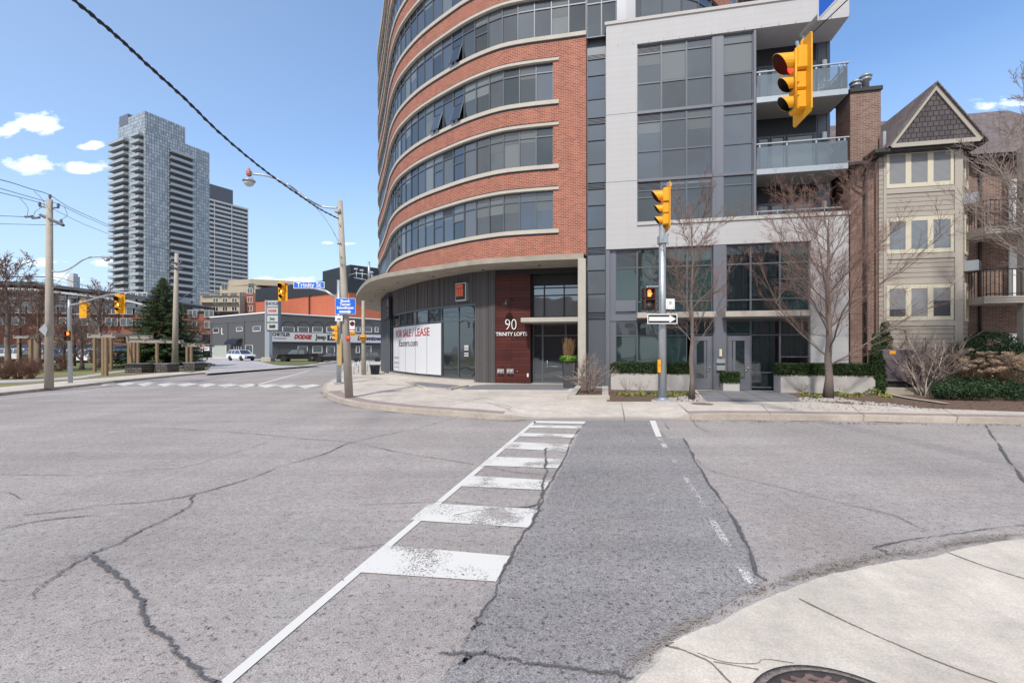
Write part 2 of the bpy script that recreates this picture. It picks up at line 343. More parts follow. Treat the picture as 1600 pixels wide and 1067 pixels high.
def ground_mats():
    # old sun-bleached asphalt with aggregate speckle, fine cracks and stains
    def asphalt(name,base,sp=1.0,dk=1.0):
        m=D.materials.new(name); m.use_nodes=True; t=m.node_tree; b=t.nodes['Principled BSDF']
        g=N(t,'ShaderNodeTexCoord')
        def nz(sc,de,ro=.6,w=None):
            n=N(t,'ShaderNodeTexNoise'); n.inputs['Scale'].default_value=sc; n.inputs['Detail'].default_value=de; n.inputs['Roughness'].default_value=ro
            t.links.new(w if w else g.outputs['Object'],n.inputs['Vector']); return n.outputs[0]
        big=mth(t,'ADD',mth(t,'MULTIPLY',mth(t,'SUBTRACT',nz(.35,5),.5),.55),1)
        mid=mth(t,'ADD',mth(t,'MULTIPLY',mth(t,'SUBTRACT',nz(9,5,.75),.5),.9),1)
        pit=mth(t,'SUBTRACT',.45,nz(26,4,.72))
        pit=mth(t,'SUBTRACT',1,mth(t,'MULTIPLY',mth(t,'MULTIPLY',pit,10,clamp=True),.62*sp))
        fine=mth(t,'ADD',mth(t,'MULTIPLY',mth(t,'SUBTRACT',nz(95,2,.8),.5),2.6*sp),1)
        v=N(t,'ShaderNodeTexVoronoi',feature='DISTANCE_TO_EDGE'); v.inputs['Scale'].default_value=.42
        wv=N(t,'ShaderNodeVectorMath',operation='ADD'); nn=N(t,'ShaderNodeTexNoise'); nn.inputs['Scale'].default_value=1.6; nn.inputs['Detail'].default_value=6
        t.links.new(g.outputs['Object'],nn.inputs['Vector']); sc=N(t,'ShaderNodeVectorMath',operation='SCALE'); t.links.new(nn.outputs['Color'],sc.inputs[0]); sc.inputs['Scale'].default_value=.9
        t.links.new(g.outputs['Object'],wv.inputs[0]); t.links.new(sc.outputs[0],wv.inputs[1]); t.links.new(wv.outputs[0],v.inputs['Vector'])
        gate=mth(t,'MULTIPLY',mth(t,'SUBTRACT',nz(.22,3),.52),9,clamp=True)
        cr=mth(t,'SUBTRACT',1,mth(t,'MULTIPLY',mth(t,'MULTIPLY',mth(t,'SUBTRACT',.006,v.outputs['Distance']),260,clamp=True),mth(t,'MULTIPLY',gate,.4)))
        mpn=N(t,'ShaderNodeMapping'); mpn.inputs['Scale'].default_value=(.10,1.1,1); mpn.inputs['Rotation'].default_value=(0,0,.2); t.links.new(g.outputs['Object'],mpn.inputs[0])
        lane=mth(t,'ADD',mth(t,'MULTIPLY',mth(t,'SUBTRACT',nz(1.0,4,.6,mpn.outputs[0]),.5),.5),1)
        mp2=N(t,'ShaderNodeMapping'); mp2.inputs['Scale'].default_value=(.9,.07,1); mp2.inputs['Rotation'].default_value=(0,0,-.15); t.links.new(g.outputs['Object'],mp2.inputs[0])
        lane=mth(t,'MULTIPLY',lane,mth(t,'ADD',mth(t,'MULTIPLY',mth(t,'SUBTRACT',nz(.8,3,.6,mp2.outputs[0]),.5),.40),1))
        st=mth(t,'SUBTRACT',1,mth(t,'MULTIPLY',mth(t,'MULTIPLY',mth(t,'SUBTRACT',nz(1.7,4,.6),.64),8,clamp=True),.30))
        big=mth(t,'MULTIPLY',big,mth(t,'MULTIPLY',lane,st))
        f=mth(t,'MULTIPLY',mth(t,'MULTIPLY',mth(t,'MULTIPLY',big,mid),mth(t,'MULTIPLY',fine,pit)),cr)
        mx=N(t,'ShaderNodeMix',data_type='RGBA'); t.links.new(nz(.8,4),mx.inputs[0])
        mx.inputs[6].default_value=(base[0]*1.06,base[1]*.97,base[2]*.99,1); mx.inputs[7].default_value=(base[0]*.96,base[1]*1.0,base[2]*1.04,1)
        vm=N(t,'ShaderNodeVectorMath',operation='SCALE'); t.links.new(mx.outputs[2],vm.inputs[0]); t.links.new(f,vm.inputs['Scale']); t.links.new(vm.outputs[0],b.inputs['Base Color'])
        b.inputs['Roughness'].default_value=.9; b.inputs['Specular IOR Level'].default_value=.3
        bp=N(t,'ShaderNodeBump'); bp.inputs['Strength'].default_value=.35; bp.inputs['Distance'].default_value=.01; t.links.new(nz(60,4,.8),bp.inputs['Height']); t.links.new(bp.outputs[0],b.inputs['Normal'])
        MAT[name]=m; return m
    asphalt('asphalt',(0.352,0.326,0.300)); asphalt('asphalt_patch',(0.272,0.262,0.252),1.1)
    # worn road paint: chips show the asphalt below
    m=D.materials.new('road_paint'); m.use_nodes=True; t=m.node_tree; b=t.nodes['Principled BSDF']; o=t.nodes['Material Output']
    b.inputs['Base Color'].default_value=(0.70,0.68,0.64,1); b.inputs['Roughness'].default_value=.7
    g=N(t,'ShaderNodeTexCoord'); n=N(t,'ShaderNodeTexNoise'); n.inputs['Scale'].default_value=1.7; n.inputs['Detail'].default_value=3
    n2=N(t,'ShaderNodeTexNoise'); n2.inputs['Scale'].default_value=60; n2.inputs['Detail'].default_value=4; n2.inputs['Roughness'].default_value=.7
    t.links.new(g.outputs['Object'],n.inputs['Vector']); t.links.new(g.outputs['Object'],n2.inputs['Vector'])
    a=mth(t,'ADD',mth(t,'MULTIPLY',mth(t,'SUBTRACT',n.outputs[0],.455),3.9),mth(t,'MULTIPLY',mth(t,'SUBTRACT',n2.outputs[0],.44),4.6))
    a=mth(t,'MULTIPLY',mth(t,'ADD',a,.12),4,clamp=True)
    tr=N(t,'ShaderNodeBsdfTransparent'); mx=N(t,'ShaderNodeMixShader'); t.links.new(a,mx.inputs[0]); t.links.new(tr.outputs[0],mx.inputs[1]); t.links.new(b.outputs[0],mx.inputs[2]); t.links.new(mx.outputs[0],o.inputs[0]); MAT['road_paint']=m
    m2=m.copy(); m2.name='road_line'; MAT['road_line']=m2
    for nd in m2.node_tree.nodes:
        if nd.type=='TEX_NOISE' and nd.inputs['Scale'].default_value<3: nd.inputs['Scale'].default_value=.8
        if nd.type=='MATH' and nd.operation=='ADD' and not nd.inputs[1].is_linked and abs(nd.inputs[1].default_value-.12)<1e-4: nd.inputs[1].default_value=.75
    m3=m.copy(); m3.name='road_line_faded'; MAT['road_line_faded']=m3
    for nd in m3.node_tree.nodes:
        if nd.type=='MATH' and nd.operation=='ADD' and not nd.inputs[1].is_linked and abs(nd.inputs[1].default_value-.12)<1e-4: nd.inputs[1].default_value=-.72
    mat('tar',(0.12,0.118,0.125),.75,var=.3,vs=12)
    mat('dirt',(0.16,0.12,0.09),.95,var=.4,vs=10)
    def ragged(name,c,T,A,us,va):
        m=mat(name,c,.9,var=.3,vs=20); t=m.node_tree; b=t.nodes['Principled BSDF']; o=t.nodes['Material Output']
        uv=N(t,'ShaderNodeUVMap'); uv.uv_map='UVMap'; sp=N(t,'ShaderNodeSeparateXYZ'); t.links.new(uv.outputs[0],sp.inputs[0])
        g=N(t,'ShaderNodeTexCoord'); n1=N(t,'ShaderNodeTexNoise'); n1.inputs['Scale'].default_value=us; n1.inputs['Detail'].default_value=3; t.links.new(g.outputs['Object'],n1.inputs['Vector'])
        n2=N(t,'ShaderNodeTexNoise'); n2.inputs['Scale'].default_value=70; n2.inputs['Detail'].default_value=5; n2.inputs['Roughness'].default_value=.75; t.links.new(g.outputs['Object'],n2.inputs['Vector'])
        Tn=mth(t,'ADD',T,mth(t,'MULTIPLY',mth(t,'SUBTRACT',n1.outputs[0],.5),va))
        a=mth(t,'SUBTRACT',Tn,mth(t,'ABSOLUTE',sp.outputs[1])); a=mth(t,'ADD',a,mth(t,'MULTIPLY',mth(t,'SUBTRACT',n2.outputs[0],.5),A)); a=mth(t,'MULTIPLY',a,5,clamp=True)
        tr=N(t,'ShaderNodeBsdfTransparent'); mx=N(t,'ShaderNodeMixShader'); t.links.new(a,mx.inputs[0]); t.links.new(tr.outputs[0],mx.inputs[1]); t.links.new(b.outputs[0],mx.inputs[2]); t.links.new(mx.outputs[0],o.inputs[0])
    ragged('tar_ragged',(0.105,0.103,0.11),.40,2.2,1.6,1.5); ragged('dirt_ragged',(0.27,0.235,0.205),.12,3.2,1.2,1.8); ragged('joint_ragged',(0.20,0.17,0.14),.55,2.0,3,1.4)
    # pavement concrete with aggregate + soft stains
    def pav(name,c):
        m=D.materials.new(name); m.use_nodes=True; t=m.node_tree; b=t.nodes['Principled BSDF']; g=N(t,'ShaderNodeTexCoord')
        f=None
        for sc,de,am in ((.5,6,.42),(1.9,6,.26),(5,5,.22),(70,3,.40),(26,3,.16)):
            n=N(t,'ShaderNodeTexNoise'); n.inputs['Scale'].default_value=sc; n.inputs['Detail'].default_value=de; n.inputs['Roughness'].default_value=.68; t.links.new(g.outputs['Object'],n.inputs['Vector'])
            q=mth(t,'ADD',mth(t,'MULTIPLY',mth(t,'SUBTRACT',n.outputs[0],.5),am*2),1); f=q if f is None else mth(t,'MULTIPLY',f,q)
        vm=N(t,'ShaderNodeVectorMath',operation='SCALE'); vm.inputs[0].default_value=c; t.links.new(f,vm.inputs['Scale']); t.links.new(vm.outputs[0],b.inputs['Base Color'])
        b.inputs['Roughness'].default_value=.9; b.inputs['Specular IOR Level'].default_value=.25
        n=N(t,'ShaderNodeTexNoise'); n.inputs['Scale'].default_value=45; n.inputs['Detail'].default_value=5; t.links.new(g.outputs['Object'],n.inputs['Vector'])
        bp=N(t,'ShaderNodeBump'); bp.inputs['Strength'].default_value=.3; bp.inputs['Distance'].default_value=.008; t.links.new(n.outputs[0],bp.inputs['Height']); t.links.new(bp.outputs[0],b.inputs['Normal'])
        MAT[name]=m
    pav('pavement',(0.54,0.485,0.43)); pav('pavement_near',(0.58,0.52,0.45)); pav('kerb_concrete',(0.44,0.385,0.33)); pav('driveway',(0.44,0.41,0.41))
    # patchy spring lawn
    m=D.materials.new('lawn'); m.use_nodes=True; t=m.node_tree; b=t.nodes['Principled BSDF']; g=N(t,'ShaderNodeTexCoord')
    n=N(t,'ShaderNodeTexNoise'); n.inputs['Scale'].default_value=.45; n.inputs['Detail'].default_value=8; n.inputs['Roughness'].default_value=.7; t.links.new(g.outputs['Object'],n.inputs['Vector'])
    cr=N(t,'ShaderNodeValToRGB'); t.links.new(n.outputs[0],cr.inputs[0]); e=cr.color_ramp.elements
    e[0].position=.40; e[0].color=(.20,.15,.09,1); e[1].position=.62; e[1].color=(.12,.17,.035,1); k=e.new(.5); k.color=(.24,.20,.08,1)
    t.links.new(cr.outputs[0],b.inputs['Base Color']); b.inputs['Roughness'].default_value=.95; MAT['lawn']=m
    m=m.copy(); m.name='lawn_green'; MAT['lawn_green']=m; e=[x for x in m.node_tree.nodes if x.type=='VALTORGB'][0].color_ramp.elements
    e[0].color=(.10,.14,.03,1); e[1].color=(.15,.13,.05,1); e[2].color=(.11,.18,.035,1)
ground_mats()
# ---------------------------------------------------------------- ground and roads
mb=MB(); mb.quad((-900,-60,0),(900,-60,0),(900,1500,0),(-900,1500,0)); struct(mb,'ground',MAT['asphalt'])
def offs(P,d):
    out=[]
    for i,p in enumerate(P):
        a=P[max(i-1,0)]; b=P[min(i+1,len(P)-1)]; t=(Vector((b[0]-a[0],b[1]-a[1]))).normalized()
        out.append(Vector((p[0]-t.y*d,p[1]+t.x*d)))
    return out
def dense(P,n=6):
    out=[]
    for i in range(len(P)-1):
        p0=P[max(i-1,0)];p1=P[i];p2=P[i+1];p3=P[min(i+2,len(P)-1)]
        for k in range(n):
            t=k/n; out.append(tuple(0.5*((2*p1[j])+(-p0[j]+p2[j])*t+(2*p0[j]-5*p1[j]+4*p2[j]-p3[j])*t*t+(-p0[j]+3*p1[j]-3*p2[j]+p3[j])*t**3) for j in range(len(p1))))
    out.append(tuple(P[-1])); return out
# far pavement: kerb line right->left, third value = kerb top height
KP=[(1900,669,.15),(1600,663,.15),(1300,657,.15),(1100,655,.14),(1060,654.5,.03),(1000,653.5,.015),(900,653,.015),(840,654,.02),(805,655.5,.10),(768,655,.14),(700,650,.15),(641,645.5,.15),(590,640,.15),(545,632.5,.14),(515,622,.13),(504,612,.12),(507,603,.11),(518,595.5,.10),(531,585,.10),(543,574,.10),(551,566,.10)]
K3=[]
for (px,py,h) in KP: g=G(px,py); K3.append((g.x,g.y,h))
K3=dense(K3,5); K2=[(p[0],p[1]) for p in K3]; H=[p[2] for p in K3]
Ki=offs(K2,-0.17); Kj=offs(K2,-0.62); Kk=offs(K2,-1.6)
mk=MB()
for i in range(len(K2)-1):
    a,b=K2[i],K2[i+1]; c,d=Ki[i],Ki[i+1]
    mk.quad((b[0],b[1],-.02),(a[0],a[1],-.02),(a[0],a[1],H[i]-.015),(b[0],b[1],H[i+1]-.015))
    mk.quad((b[0],b[1],H[i+1]-.015),(a[0],a[1],H[i]-.015),(c[0],c[1],H[i]),(d[0],d[1],H[i+1]))
struct(mk,'kerb',MAT['kerb_concrete'])
mp=MB(); mq=MB()
def hz(i,f): return H[i]+(.15-H[i])*f if H[i]<.14 else H[i]
for i in range(len(K2)-1):
    ra,rb=hz(i,.3),hz(i+1,.3); sa,sb=max(hz(i,1),.15) ,max(hz(i+1,1),.15)
    s0=K3[i][0]; bric=(H[i]>=.125 and s0>-9) 
    (mq if bric else mp).quad((Ki[i+1][0],Ki[i+1][1],H[i+1]),(Ki[i][0],Ki[i][1],H[i]),(Kj[i][0],Kj[i][1],ra),(Kj[i+1][0],Kj[i+1][1],rb))
    mp.quad((Kj[i+1][0],Kj[i+1][1],rb),(Kj[i][0],Kj[i][1],ra),(Kk[i][0],Kk[i][1],sa),(Kk[i+1][0],Kk[i+1][1],sb))
inner=[(p[0],p[1],.15) for p in Kk]
far=[(-16,70,.15),(-2,70,.15),(60,45,.15),(60,9,.15)]
mp.poly(inner+far)
struct(mp,'pavement',MAT['pavement']); struct(mq,'paver_strip',PAVER)
# pavement joints
mj=MB()
def strip(mb,P,w,z,jit=0.0,seed=1,taper=False):
    r=random.Random(seed); Q=P
    L=offs([(p[0],p[1]) for p in Q],1.0)
    pa=[];pb=[]
    for i,p in enumerate(Q):
        n=Vector((L[i][0]-p[0],L[i][1]-p[1])); ww=w*(1+r.uniform(-jit,jit))*0.5
        if taper: ww*=max(.15,min(1,min(i,len(Q)-1-i)/3+.2))
        o=r.uniform(-jit,jit)*w*.6
        pa.append((p[0]+n.x*(ww+o),p[1]+n.y*(ww+o),z)); pb.append((p[0]-n.x*(ww-o),p[1]-n.y*(ww-o),z))
    u=0
    for i in range(len(Q)-1):
        u2=u+math.hypot(Q[i+1][0]-Q[i][0],Q[i+1][1]-Q[i][1]); mb.quad(pb[i],pb[i+1],pa[i+1],pa[i],[(u,-1),(u2,-1),(u2,1),(u,1)]); u=u2
for a,b in [((971,629),(976,652)),((1060,631),(1083,650)),((740,622),(800,641)),((560,611),(470+340,618)),((810,619),(905,622)),((700,634),(760,621)),((1190,632),(1205,648)),((1330,634),(1352,650)),((1470,637),(1500,653)),((545+70,603),(540+60,597)),((845,618),(1600,636))]:
    A,B=G(*a,.15),G(*b,.15); strip(mj,[(A.x,A.y),(B.x,B.y)],.036,.154)
for px in (912,931,950):
    A,B=G(px-1,652,.03),G(px,642,.10); mj.quad((A.x-.02,A.y+.1,.075),(A.x+.02,A.y+.1,.075),(B.x+.02,B.y,.158),(B.x-.02,B.y,.158))
struct(mj,'pavement_joints',MAT['joint_ragged'])
# near pavement corner (bottom right)
NP=[(1700,822),(1600,838),(1560,842),(1500,852),(1440,868),(1390,872),(1330,884),(1270,898),(1215,918),(1180,932),(1140,950),(1110,967),(1085,975),(1045,993),(1020,1012),(1012,1030),(985,1052),(965,1075),(930,1120),(880,1200),(700,1500)]
rr=random.Random(3); K=dense([tuple(G(px,py,.02))[:2] for px,py in NP],7)
K=[(p[0]+rr.uniform(-.006,.006),p[1]+rr.uniform(-.006,.006)) for p in K]
ring1=offs(K,.10)  # inward is to the right-hand/near side
def side(P,d): return offs(P,d)
K1=[(p[0],p[1]) for p in offs(K,.06)]; 
mn=MB()
Kq=offs(K,.9)
for i in range(len(K)-1):
    mn.quad((K[i][0],K[i][1],-.01),(K[i+1][0],K[i+1][1],-.01),(K1[i+1][0],K1[i+1][1],.03),(K1[i][0],K1[i][1],.03))
mn.poly([(p[0],p[1],.03) for p in K1[::-1]]+[(40,7,.03),(40,-50,.03),(-2.0,-50,.03)][0:3])
np_=struct(mn,'pavement_corner',MAT['pavement_near'])
mj=MB()
def gp(L,z): return [tuple(G(px,py,z))[:2] for px,py in L]
strip(mj,dense(gp([(1248,935),(1330,975),(1420,1015),(1500,1047),(1590,1078)],.03),4),0.0240,.034,.1)
strip(mj,dense(gp([(1478,862),(1540,885),(1600,904),(1660,925)],.03),4),0.0320,.034,.1)
strip(mj,dense(gp([(1060,1013),(1083,1022),(1110,1035),(1125,1050),(1150,1075)],.03),4),0.0200,.034,.1,2)
strip(mj,dense(gp([(1115,1034),(1150,1040),(1185,1046)],.03),4),0.0120,.034,.1,3)
strip(mj,dense(gp([(1090,1020),(1130,1034),(1180,1037),(1195,1030),(1240,1036)],.03),4),0.0100,.034,.1,4)
strip(mj,dense(gp([(1060,1013),(1040,1008),(1052,1003)],.03),4),0.0400,.034,.1,5)
struct(mj,'pavement_cracks',MAT['joint_ragged'])
# asphalt patch strip, markings, tar seams
mb=MB(); mb.poly([tuple(G(px,py,.004)) for px,py in [(1015,657),(1044,685),(1066,684),(1090,724),(1130,790),(1168,850),(1192,912),(1100,962),(1010,1015),(900,1150),(640,1150),(735,985),(800,875),(858,770),(915,657)]][::-1]); struct(mb,'asphalt_patch',MAT['asphalt_patch'])
mb=MB()
def gq(mb,L,z=.008): mb.poly([tuple(G(px,py,z)) for px,py in L])
gl=[(836,657),(832,661),(345,1061)]
L2=MB(); gq(L2,[(340,1067),(362,1067),(838,659),(833,658)])
gq(L2,[(835,657.3),(915,658.5),(914,662),(833,660.5)])
struct(L2,'crosswalk_line',MAT['road_line'])
S=MB()
bars=[(819,667,905,671,912,666,828,664),(806,679,896,685,901,678,813,675),(792,692,884,705,891,693,799,690),(770,715,876,731,884,716,779,713),(722,748,846,770,858,752,740,745),(668,790,832,822,846,794,684,786),(572,886,786,904,803,868,612,850)]
for b in bars: pass
quads=[[(829,664),(911,665.5),(908,669.5),(825,668)],[(814,676),(902,678.5),(898,684),(807,681)],[(797,690),(892,694),(884,705),(784,700)],[(768,713),(879,717),(872,731),(750,727)],[(737,743),(862,750),(850,765),(716,759)],[(672,786),(842,795),(828,824),(640,812)],[(600,851),(797,868),(775,908),(556,893)]]
for q in quads: gq(S,q,.0095)
struct(S,'crosswalk_bars',MAT['road_paint'])
S=MB(); gq(S,[(1015,657),(1024,657),(1034,682),(1025,682)]); struct(S,'crosswalk_edge_line',MAT['road_line'])
S=MB(); gq(S,[(1026,684),(1034,684),(1068,735),(1110,800),(1182,912),(1166,912),(1100,800),(1061,735)],.0085); struct(S,'crosswalk_faded_line',MAT['road_line_faded'])
S=MB()
for i in range(11):
    x=150+i*31.5; y=599.5+i*.35
    gq(S,[(x,y),(x+17+i*.6,y-2.8),(x+30+i*.6,y-1.0),(x+12,y+3.0+i*.1)][::1],.007)
struct(S,'far_crosswalk_bars',MAT['road_paint'])
S=MB()
A=gp([(398,602.5),(430,593.5),(483,579.3)],0); strip(S,A,.16,.007)
A=gp([(483,579.3),(531,580.2)],0); strip(S,A,.22,.007)
A=gp([(140,600),(300,598),(476,603)],0)
A=gp([(175,606),(300,605.5),(478,608)],0); strip(S,A,.10,.0072)
A=gp([(0,624),(120,612.5),(240,597.5)],0); strip(S,A,.10,.0072)
struct(S,'lane_lines',MAT['road_line_faded'].copy() if False else MAT['road_line'])
T=MB()
seams=[([(0,741),(60,743),(150,742),(230,734),(300,728),(420,690)],.018),([(30,806),(90,800),(160,790),(230,785),(300,774),(390,748),(440,728),(500,712),(548,692),(600,680),(660,668),(724,648)],.03),
([(300,774),(298,790),(270,808),(230,826),(190,846),(160,858),(138,868)],.030),([(138,868),(115,885),(80,908),(48,936)],.026),([(138,868),(165,888),(190,908),(215,935),(224,965),(232,988),(262,1010),(290,1030),(320,1055),(345,1078)],.050),
([(138,868),(100,878),(60,882)],.012),([(0,828),(60,815),(145,806)],.03),([(0,670),(200,668),(350,675),(470,685),(548,692),(640,710),(740,726),(800,738),(850,742)],.022),
([(852,700),(850,712),(853,735),(848,760),(836,790),(780,792)],.055),([(915,660),(893,690),(880,720),(860,752),(848,778),(830,815),(812,850),(790,890),(768,935),(748,970),(738,985)],.035),
([(710,806),(760,797),(810,793),(850,800)],.02),([(560,790),(660,786),(700,786),(780,792)],.016),([(686,1022),(735,1026),(800,1034),(880,1048),(990,1060)],.055),([(735,1028),(715,1040)],.05),
([(1066,684),(1078,705),(1096,735),(1118,770),(1140,805),(1162,845),(1180,888),(1192,912)],.05),([(1088,718),(1110,735),(1180,752),(1250,770),(1320,788),(1380,802),(1458,834)],.018),([(1106,750),(1170,750),(1240,745)],.008),
([(1366,856),(1430,843),(1500,834),(1560,825),(1640,818)],.022),([(1540,664),(1556,690),(1580,725),(1600,748),(1640,800)],.05),([(1366,856),(1380,862),(1392,868)],.02),([(1037,661),(1045,672)],.03),([(1082,657),(1090,668),(1110,676)],.02),
([(0,688),(140,671),(280,655),(420,640)],.014),([(0,724),(120,700),(200,692),(330,676)],.010),([(330,755),(350,745),(420,742)],.010),([(530,860),(570,856),(605,851)],.012),([(1010,655),(1200,664),(1480,662)],.01),([(0,770),(18,773),(32,781)],.02),([(590,728),(630,740),(665,752)],.006)]
def wob(P,w,seed):
    r=random.Random(seed); a=0; out=[]
    for p in P:
        a=a*.8+r.gauss(0,.010); out.append((p[0]+a,p[1]+a*.6*(1 if r.random()<.5 else .4)))
    return out
for i,(P,w) in enumerate(seams): strip(T,wob(dense(gp(P,0),12),w,i),w*1.6,.0125+i*.0001,.10,i,True)
struct(T,'tar_seams',MAT['tar_ragged'])
T=MB(); strip(T,dense(gp([(1165,934),(1215,915),(1270,895),(1330,880),(1390,868),(1440,864),(1500,849),(1600,834)],0),10),.30,.0160,.1,5,True); strip(T,dense(gp([(940,1060),(985,1040),(1010,1022),(1060,985),(1110,963)],0),10),.22,.0165,.1,8,True)
strip(T,dense(gp([(1600,664),(1300,658.5),(1080,656.5)],0),9),.34,.0170,.1,9,True); strip(T,dense(gp([(800,657.5),(700,651.5),(600,642.5),(545,634.5),(512,624),(500,612)],0),9),.28,.0172,.1,10,True); strip(T,dense(gp([(745,655),(790,658),(822,656)],0),6),.55,.0176,.1,12,True); struct(T,'gutter_dirt',MAT['dirt_ragged'])
# manhole in near corner
mc=Vector((1.65,2.10,.03)); mh=thing('manhole_cover','rusty round manhole cover with diamond lattice set in the near corner of the pavement','manhole cover',(mc.x,mc.y,.03))
RUST=mat('rusty_iron',(0.22,0.15,0.13),.75,metal=.2,var=.4,vs=12,bump=.3,bs=60)
MB().lathe([(.475,.001),(.48,.006),(.43,.010),(.425,.003)],(mc.x,mc.y,.031),56).build('rim',mat('grit_ring',(.24,.20,.17),.95,var=.6,vs=30,bump=1,bs=60),mh)
MB().lathe([(.43,.001),(.43,.012),(.40,.013),(.395,.004),(.001,.004)],(mc.x,mc.y,.031),56).build('cover',mat('iron_dark',(.045,.035,.035),.8,var=.5,vs=20),mh)
m=MB()
for i in range(-9,10):
    for sg in (1,-1):
        d=i*.075*.75
        if abs(d)<.38:
            L=math.sqrt(.395**2-d*d); c,s_=math.cos(.5*sg),math.sin(.5*sg)
            p=lambda a,b,z:(mc.x+c*a-s_*b,mc.y+s_*a+c*b,z)
            z0,z1=.033,.043+.0003*sg; w=.011; q=[p(-L,d-w,z0),p(L,d-w,z0),p(L,d+w,z0),p(-L,d+w,z0),p(-L,d-w,z1),p(L,d-w,z1),p(L,d+w,z1),p(-L,d+w,z1)]
            m.add(q,[(4,5,6,7),(0,1,5,4),(2,3,7,6),(1,2,6,5),(3,0,4,7)])
m.build('lattice',RUST,mh)
mc=G(1097,631,.15); mh=thing('utility_cover','small round rusty valve cover in the far pavement beside the signal pole','manhole cover',(mc.x,mc.y,.15))
MB().lathe([(.33,0),(.33,.006),(.28,.007),(.275,.004),(.001,.004)],(mc.x,mc.y,.151),32).build('cover',RUST,mh)
# left side: pavement, lawn, driveway
LK=[(-260,652),(-100,633),(0,618.5),(50,613),(100,607.5),(140,603),(191,597),(240,592),(300,586),(345,582.5),(413,577),(450,573.5),(490,570.5),(528,567.3)]
LKg=dense([tuple(G(a,b))[:2] for a,b in LK],4); Li=offs(LKg,.18); Lj=offs(LKg,2.4)
mk=MB(); mp=MB()
for i in range(len(LKg)-1):
    a,b,c,d=LKg[i],LKg[i+1],Li[i],Li[i+1]; mk.quad((a[0],a[1],-.02),(b[0],b[1],-.02),(b[0],b[1],.12),(a[0],a[1],.12)); mk.quad((a[0],a[1],.12),(b[0],b[1],.12),(d[0],d[1],.13),(c[0],c[1],.13))
    e,f=Lj[i],Lj[i+1]; mp.quad((c[0],c[1],.13),(d[0],d[1],.13),(f[0],f[1],.13),(e[0],e[1],.13))
struct(mk,'park_kerb',MAT['kerb_concrete']); struct(mp,'park_pavement',MAT['pavement'])
mb=MB(); mb.poly([(p[0],p[1],.126) for p in offs(LKg,1.5)]+[(-30,74,.126),(-30,100,.126),(-160,100,.126),(-160,20,.126)]); struct(mb,'park_lawn',MAT['lawn'])
mb=MB(); mb.poly([tuple(G(px,py,.134)) for px,py in [(150,569),(340,568),(345,575),(300,582),(225,577),(100,581),(0,585),(0,574)]]); struct(mb,'green_lawn',MAT['lawn_green'])
mb=MB(); mb.poly([tuple(G(px,py,.142)) for px,py in [(300,558.7),(420,558.7),(500,570.6),(420,576.5),(320,584),(330,572),(300,566)]]); struct(mb,'driveway',MAT['driveway'])
mb=MB(); mb.poly([tuple(G(px,py,.150)) for px,py in [(396,562.5),(440,562),(500,566.5),(470,571.5),(432,570.5)]]); struct(mb,'sign_lawn',MAT['lawn_green'])
mb=MB(); mb.poly([tuple(G(px,py,.138)) for px,py in [(-200,600),(0,594),(60,592),(120,588),(195,578),(195,580),(125,591),(60,596),(-200,606)]]); struct(mb,'footpath',MAT['driveway'])
mb=MB(); mb.quad((-160,58,.139),(-42,58,.139),(-46,100,.139),(-160,100,.139)); struct(mb,'car_park',MAT['driveway'])

# ---------------------------------------------------------------- curve helper for the rounded building
class Path:
    def __init__(s,P,n=8):
        s.P=dense(P,n) if n else P; s.S=[0]
        for i in range(1,len(s.P)): s.S.append(s.S[-1]+math.hypot(s.P[i][0]-s.P[i-1][0],s.P[i][1]-s.P[i-1][1]))
        s.L=s.S[-1]
    def at(s,d):
        d0=min(max(d,0),s.L-1e-6); i=0
        lo,hi=0,len(s.S)-1
        while hi-lo>1:
            m=(lo+hi)//2
            if s.S[m]<=d0: lo=m
            else: hi=m
        i=lo; t=(d0-s.S[i])/(s.S[i+1]-s.S[i]); a,b=s.P[i],s.P[i+1]
        return a[0]+(b[0]-a[0])*t,a[1]+(b[1]-a[1])*t
    def nrm(s,d):
        a=s.at(max(d-.3,0)); b=s.at(min(d+.3,s.L)); t=Vector((b[0]-a[0],b[1]-a[1])).normalized(); return Vector((-t.y,t.x))
    def pt(s,d,o=0.0):
        p=s.at(d); n=s.nrm(d); return (p[0]+n.x*o,p[1]+n.y*o)
    def find(s,px):
        best=0;be=1e9
        for i,p in enumerate(s.P):
            if p[1]<=0: continue
            e=abs(800+F*p[0]/p[1]-px)
            if e<be: be=e;best=s.S[i]
        return best
def ribbon(mb,P,s0,s1,z0,z1,out,dep,step=.4,ztop=None):
    """solid band following the path: outer face at `out`, thickness `dep`"""
    n=max(1,int(math.ceil((s1-s0)/step))); ss=[s0+(s1-s0)*i/n for i in range(n+1)]
    O=[P.pt(a,out) for a in ss]; I=[P.pt(a,out-dep) for a in ss]
    for i in range(n):
        a,b,c,d=O[i],O[i+1],I[i],I[i+1]; u0,u1=ss[i],ss[i+1]
        mb.quad((b[0],b[1],z0),(a[0],a[1],z0),(a[0],a[1],z1),(b[0],b[1],z1),[(u1,z0),(u0,z0),(u0,z1),(u1,z1)])
        mb.quad((b[0],b[1],z1),(a[0],a[1],z1),(c[0],c[1],z1),(d[0],d[1],z1))
        mb.quad((a[0],a[1],z0),(b[0],b[1],z0),(d[0],d[1],z0),(c[0],c[1],z0))
    for j in (0,n): mb.quad((O[j][0],O[j][1],z0),(I[j][0],I[j][1],z0),(I[j][0],I[j][1],z1),(O[j][0],O[j][1],z1))
B=thing('loft_building','curved orange brick loft building with ribbon windows and a white clad wing','building',(0,22,0))
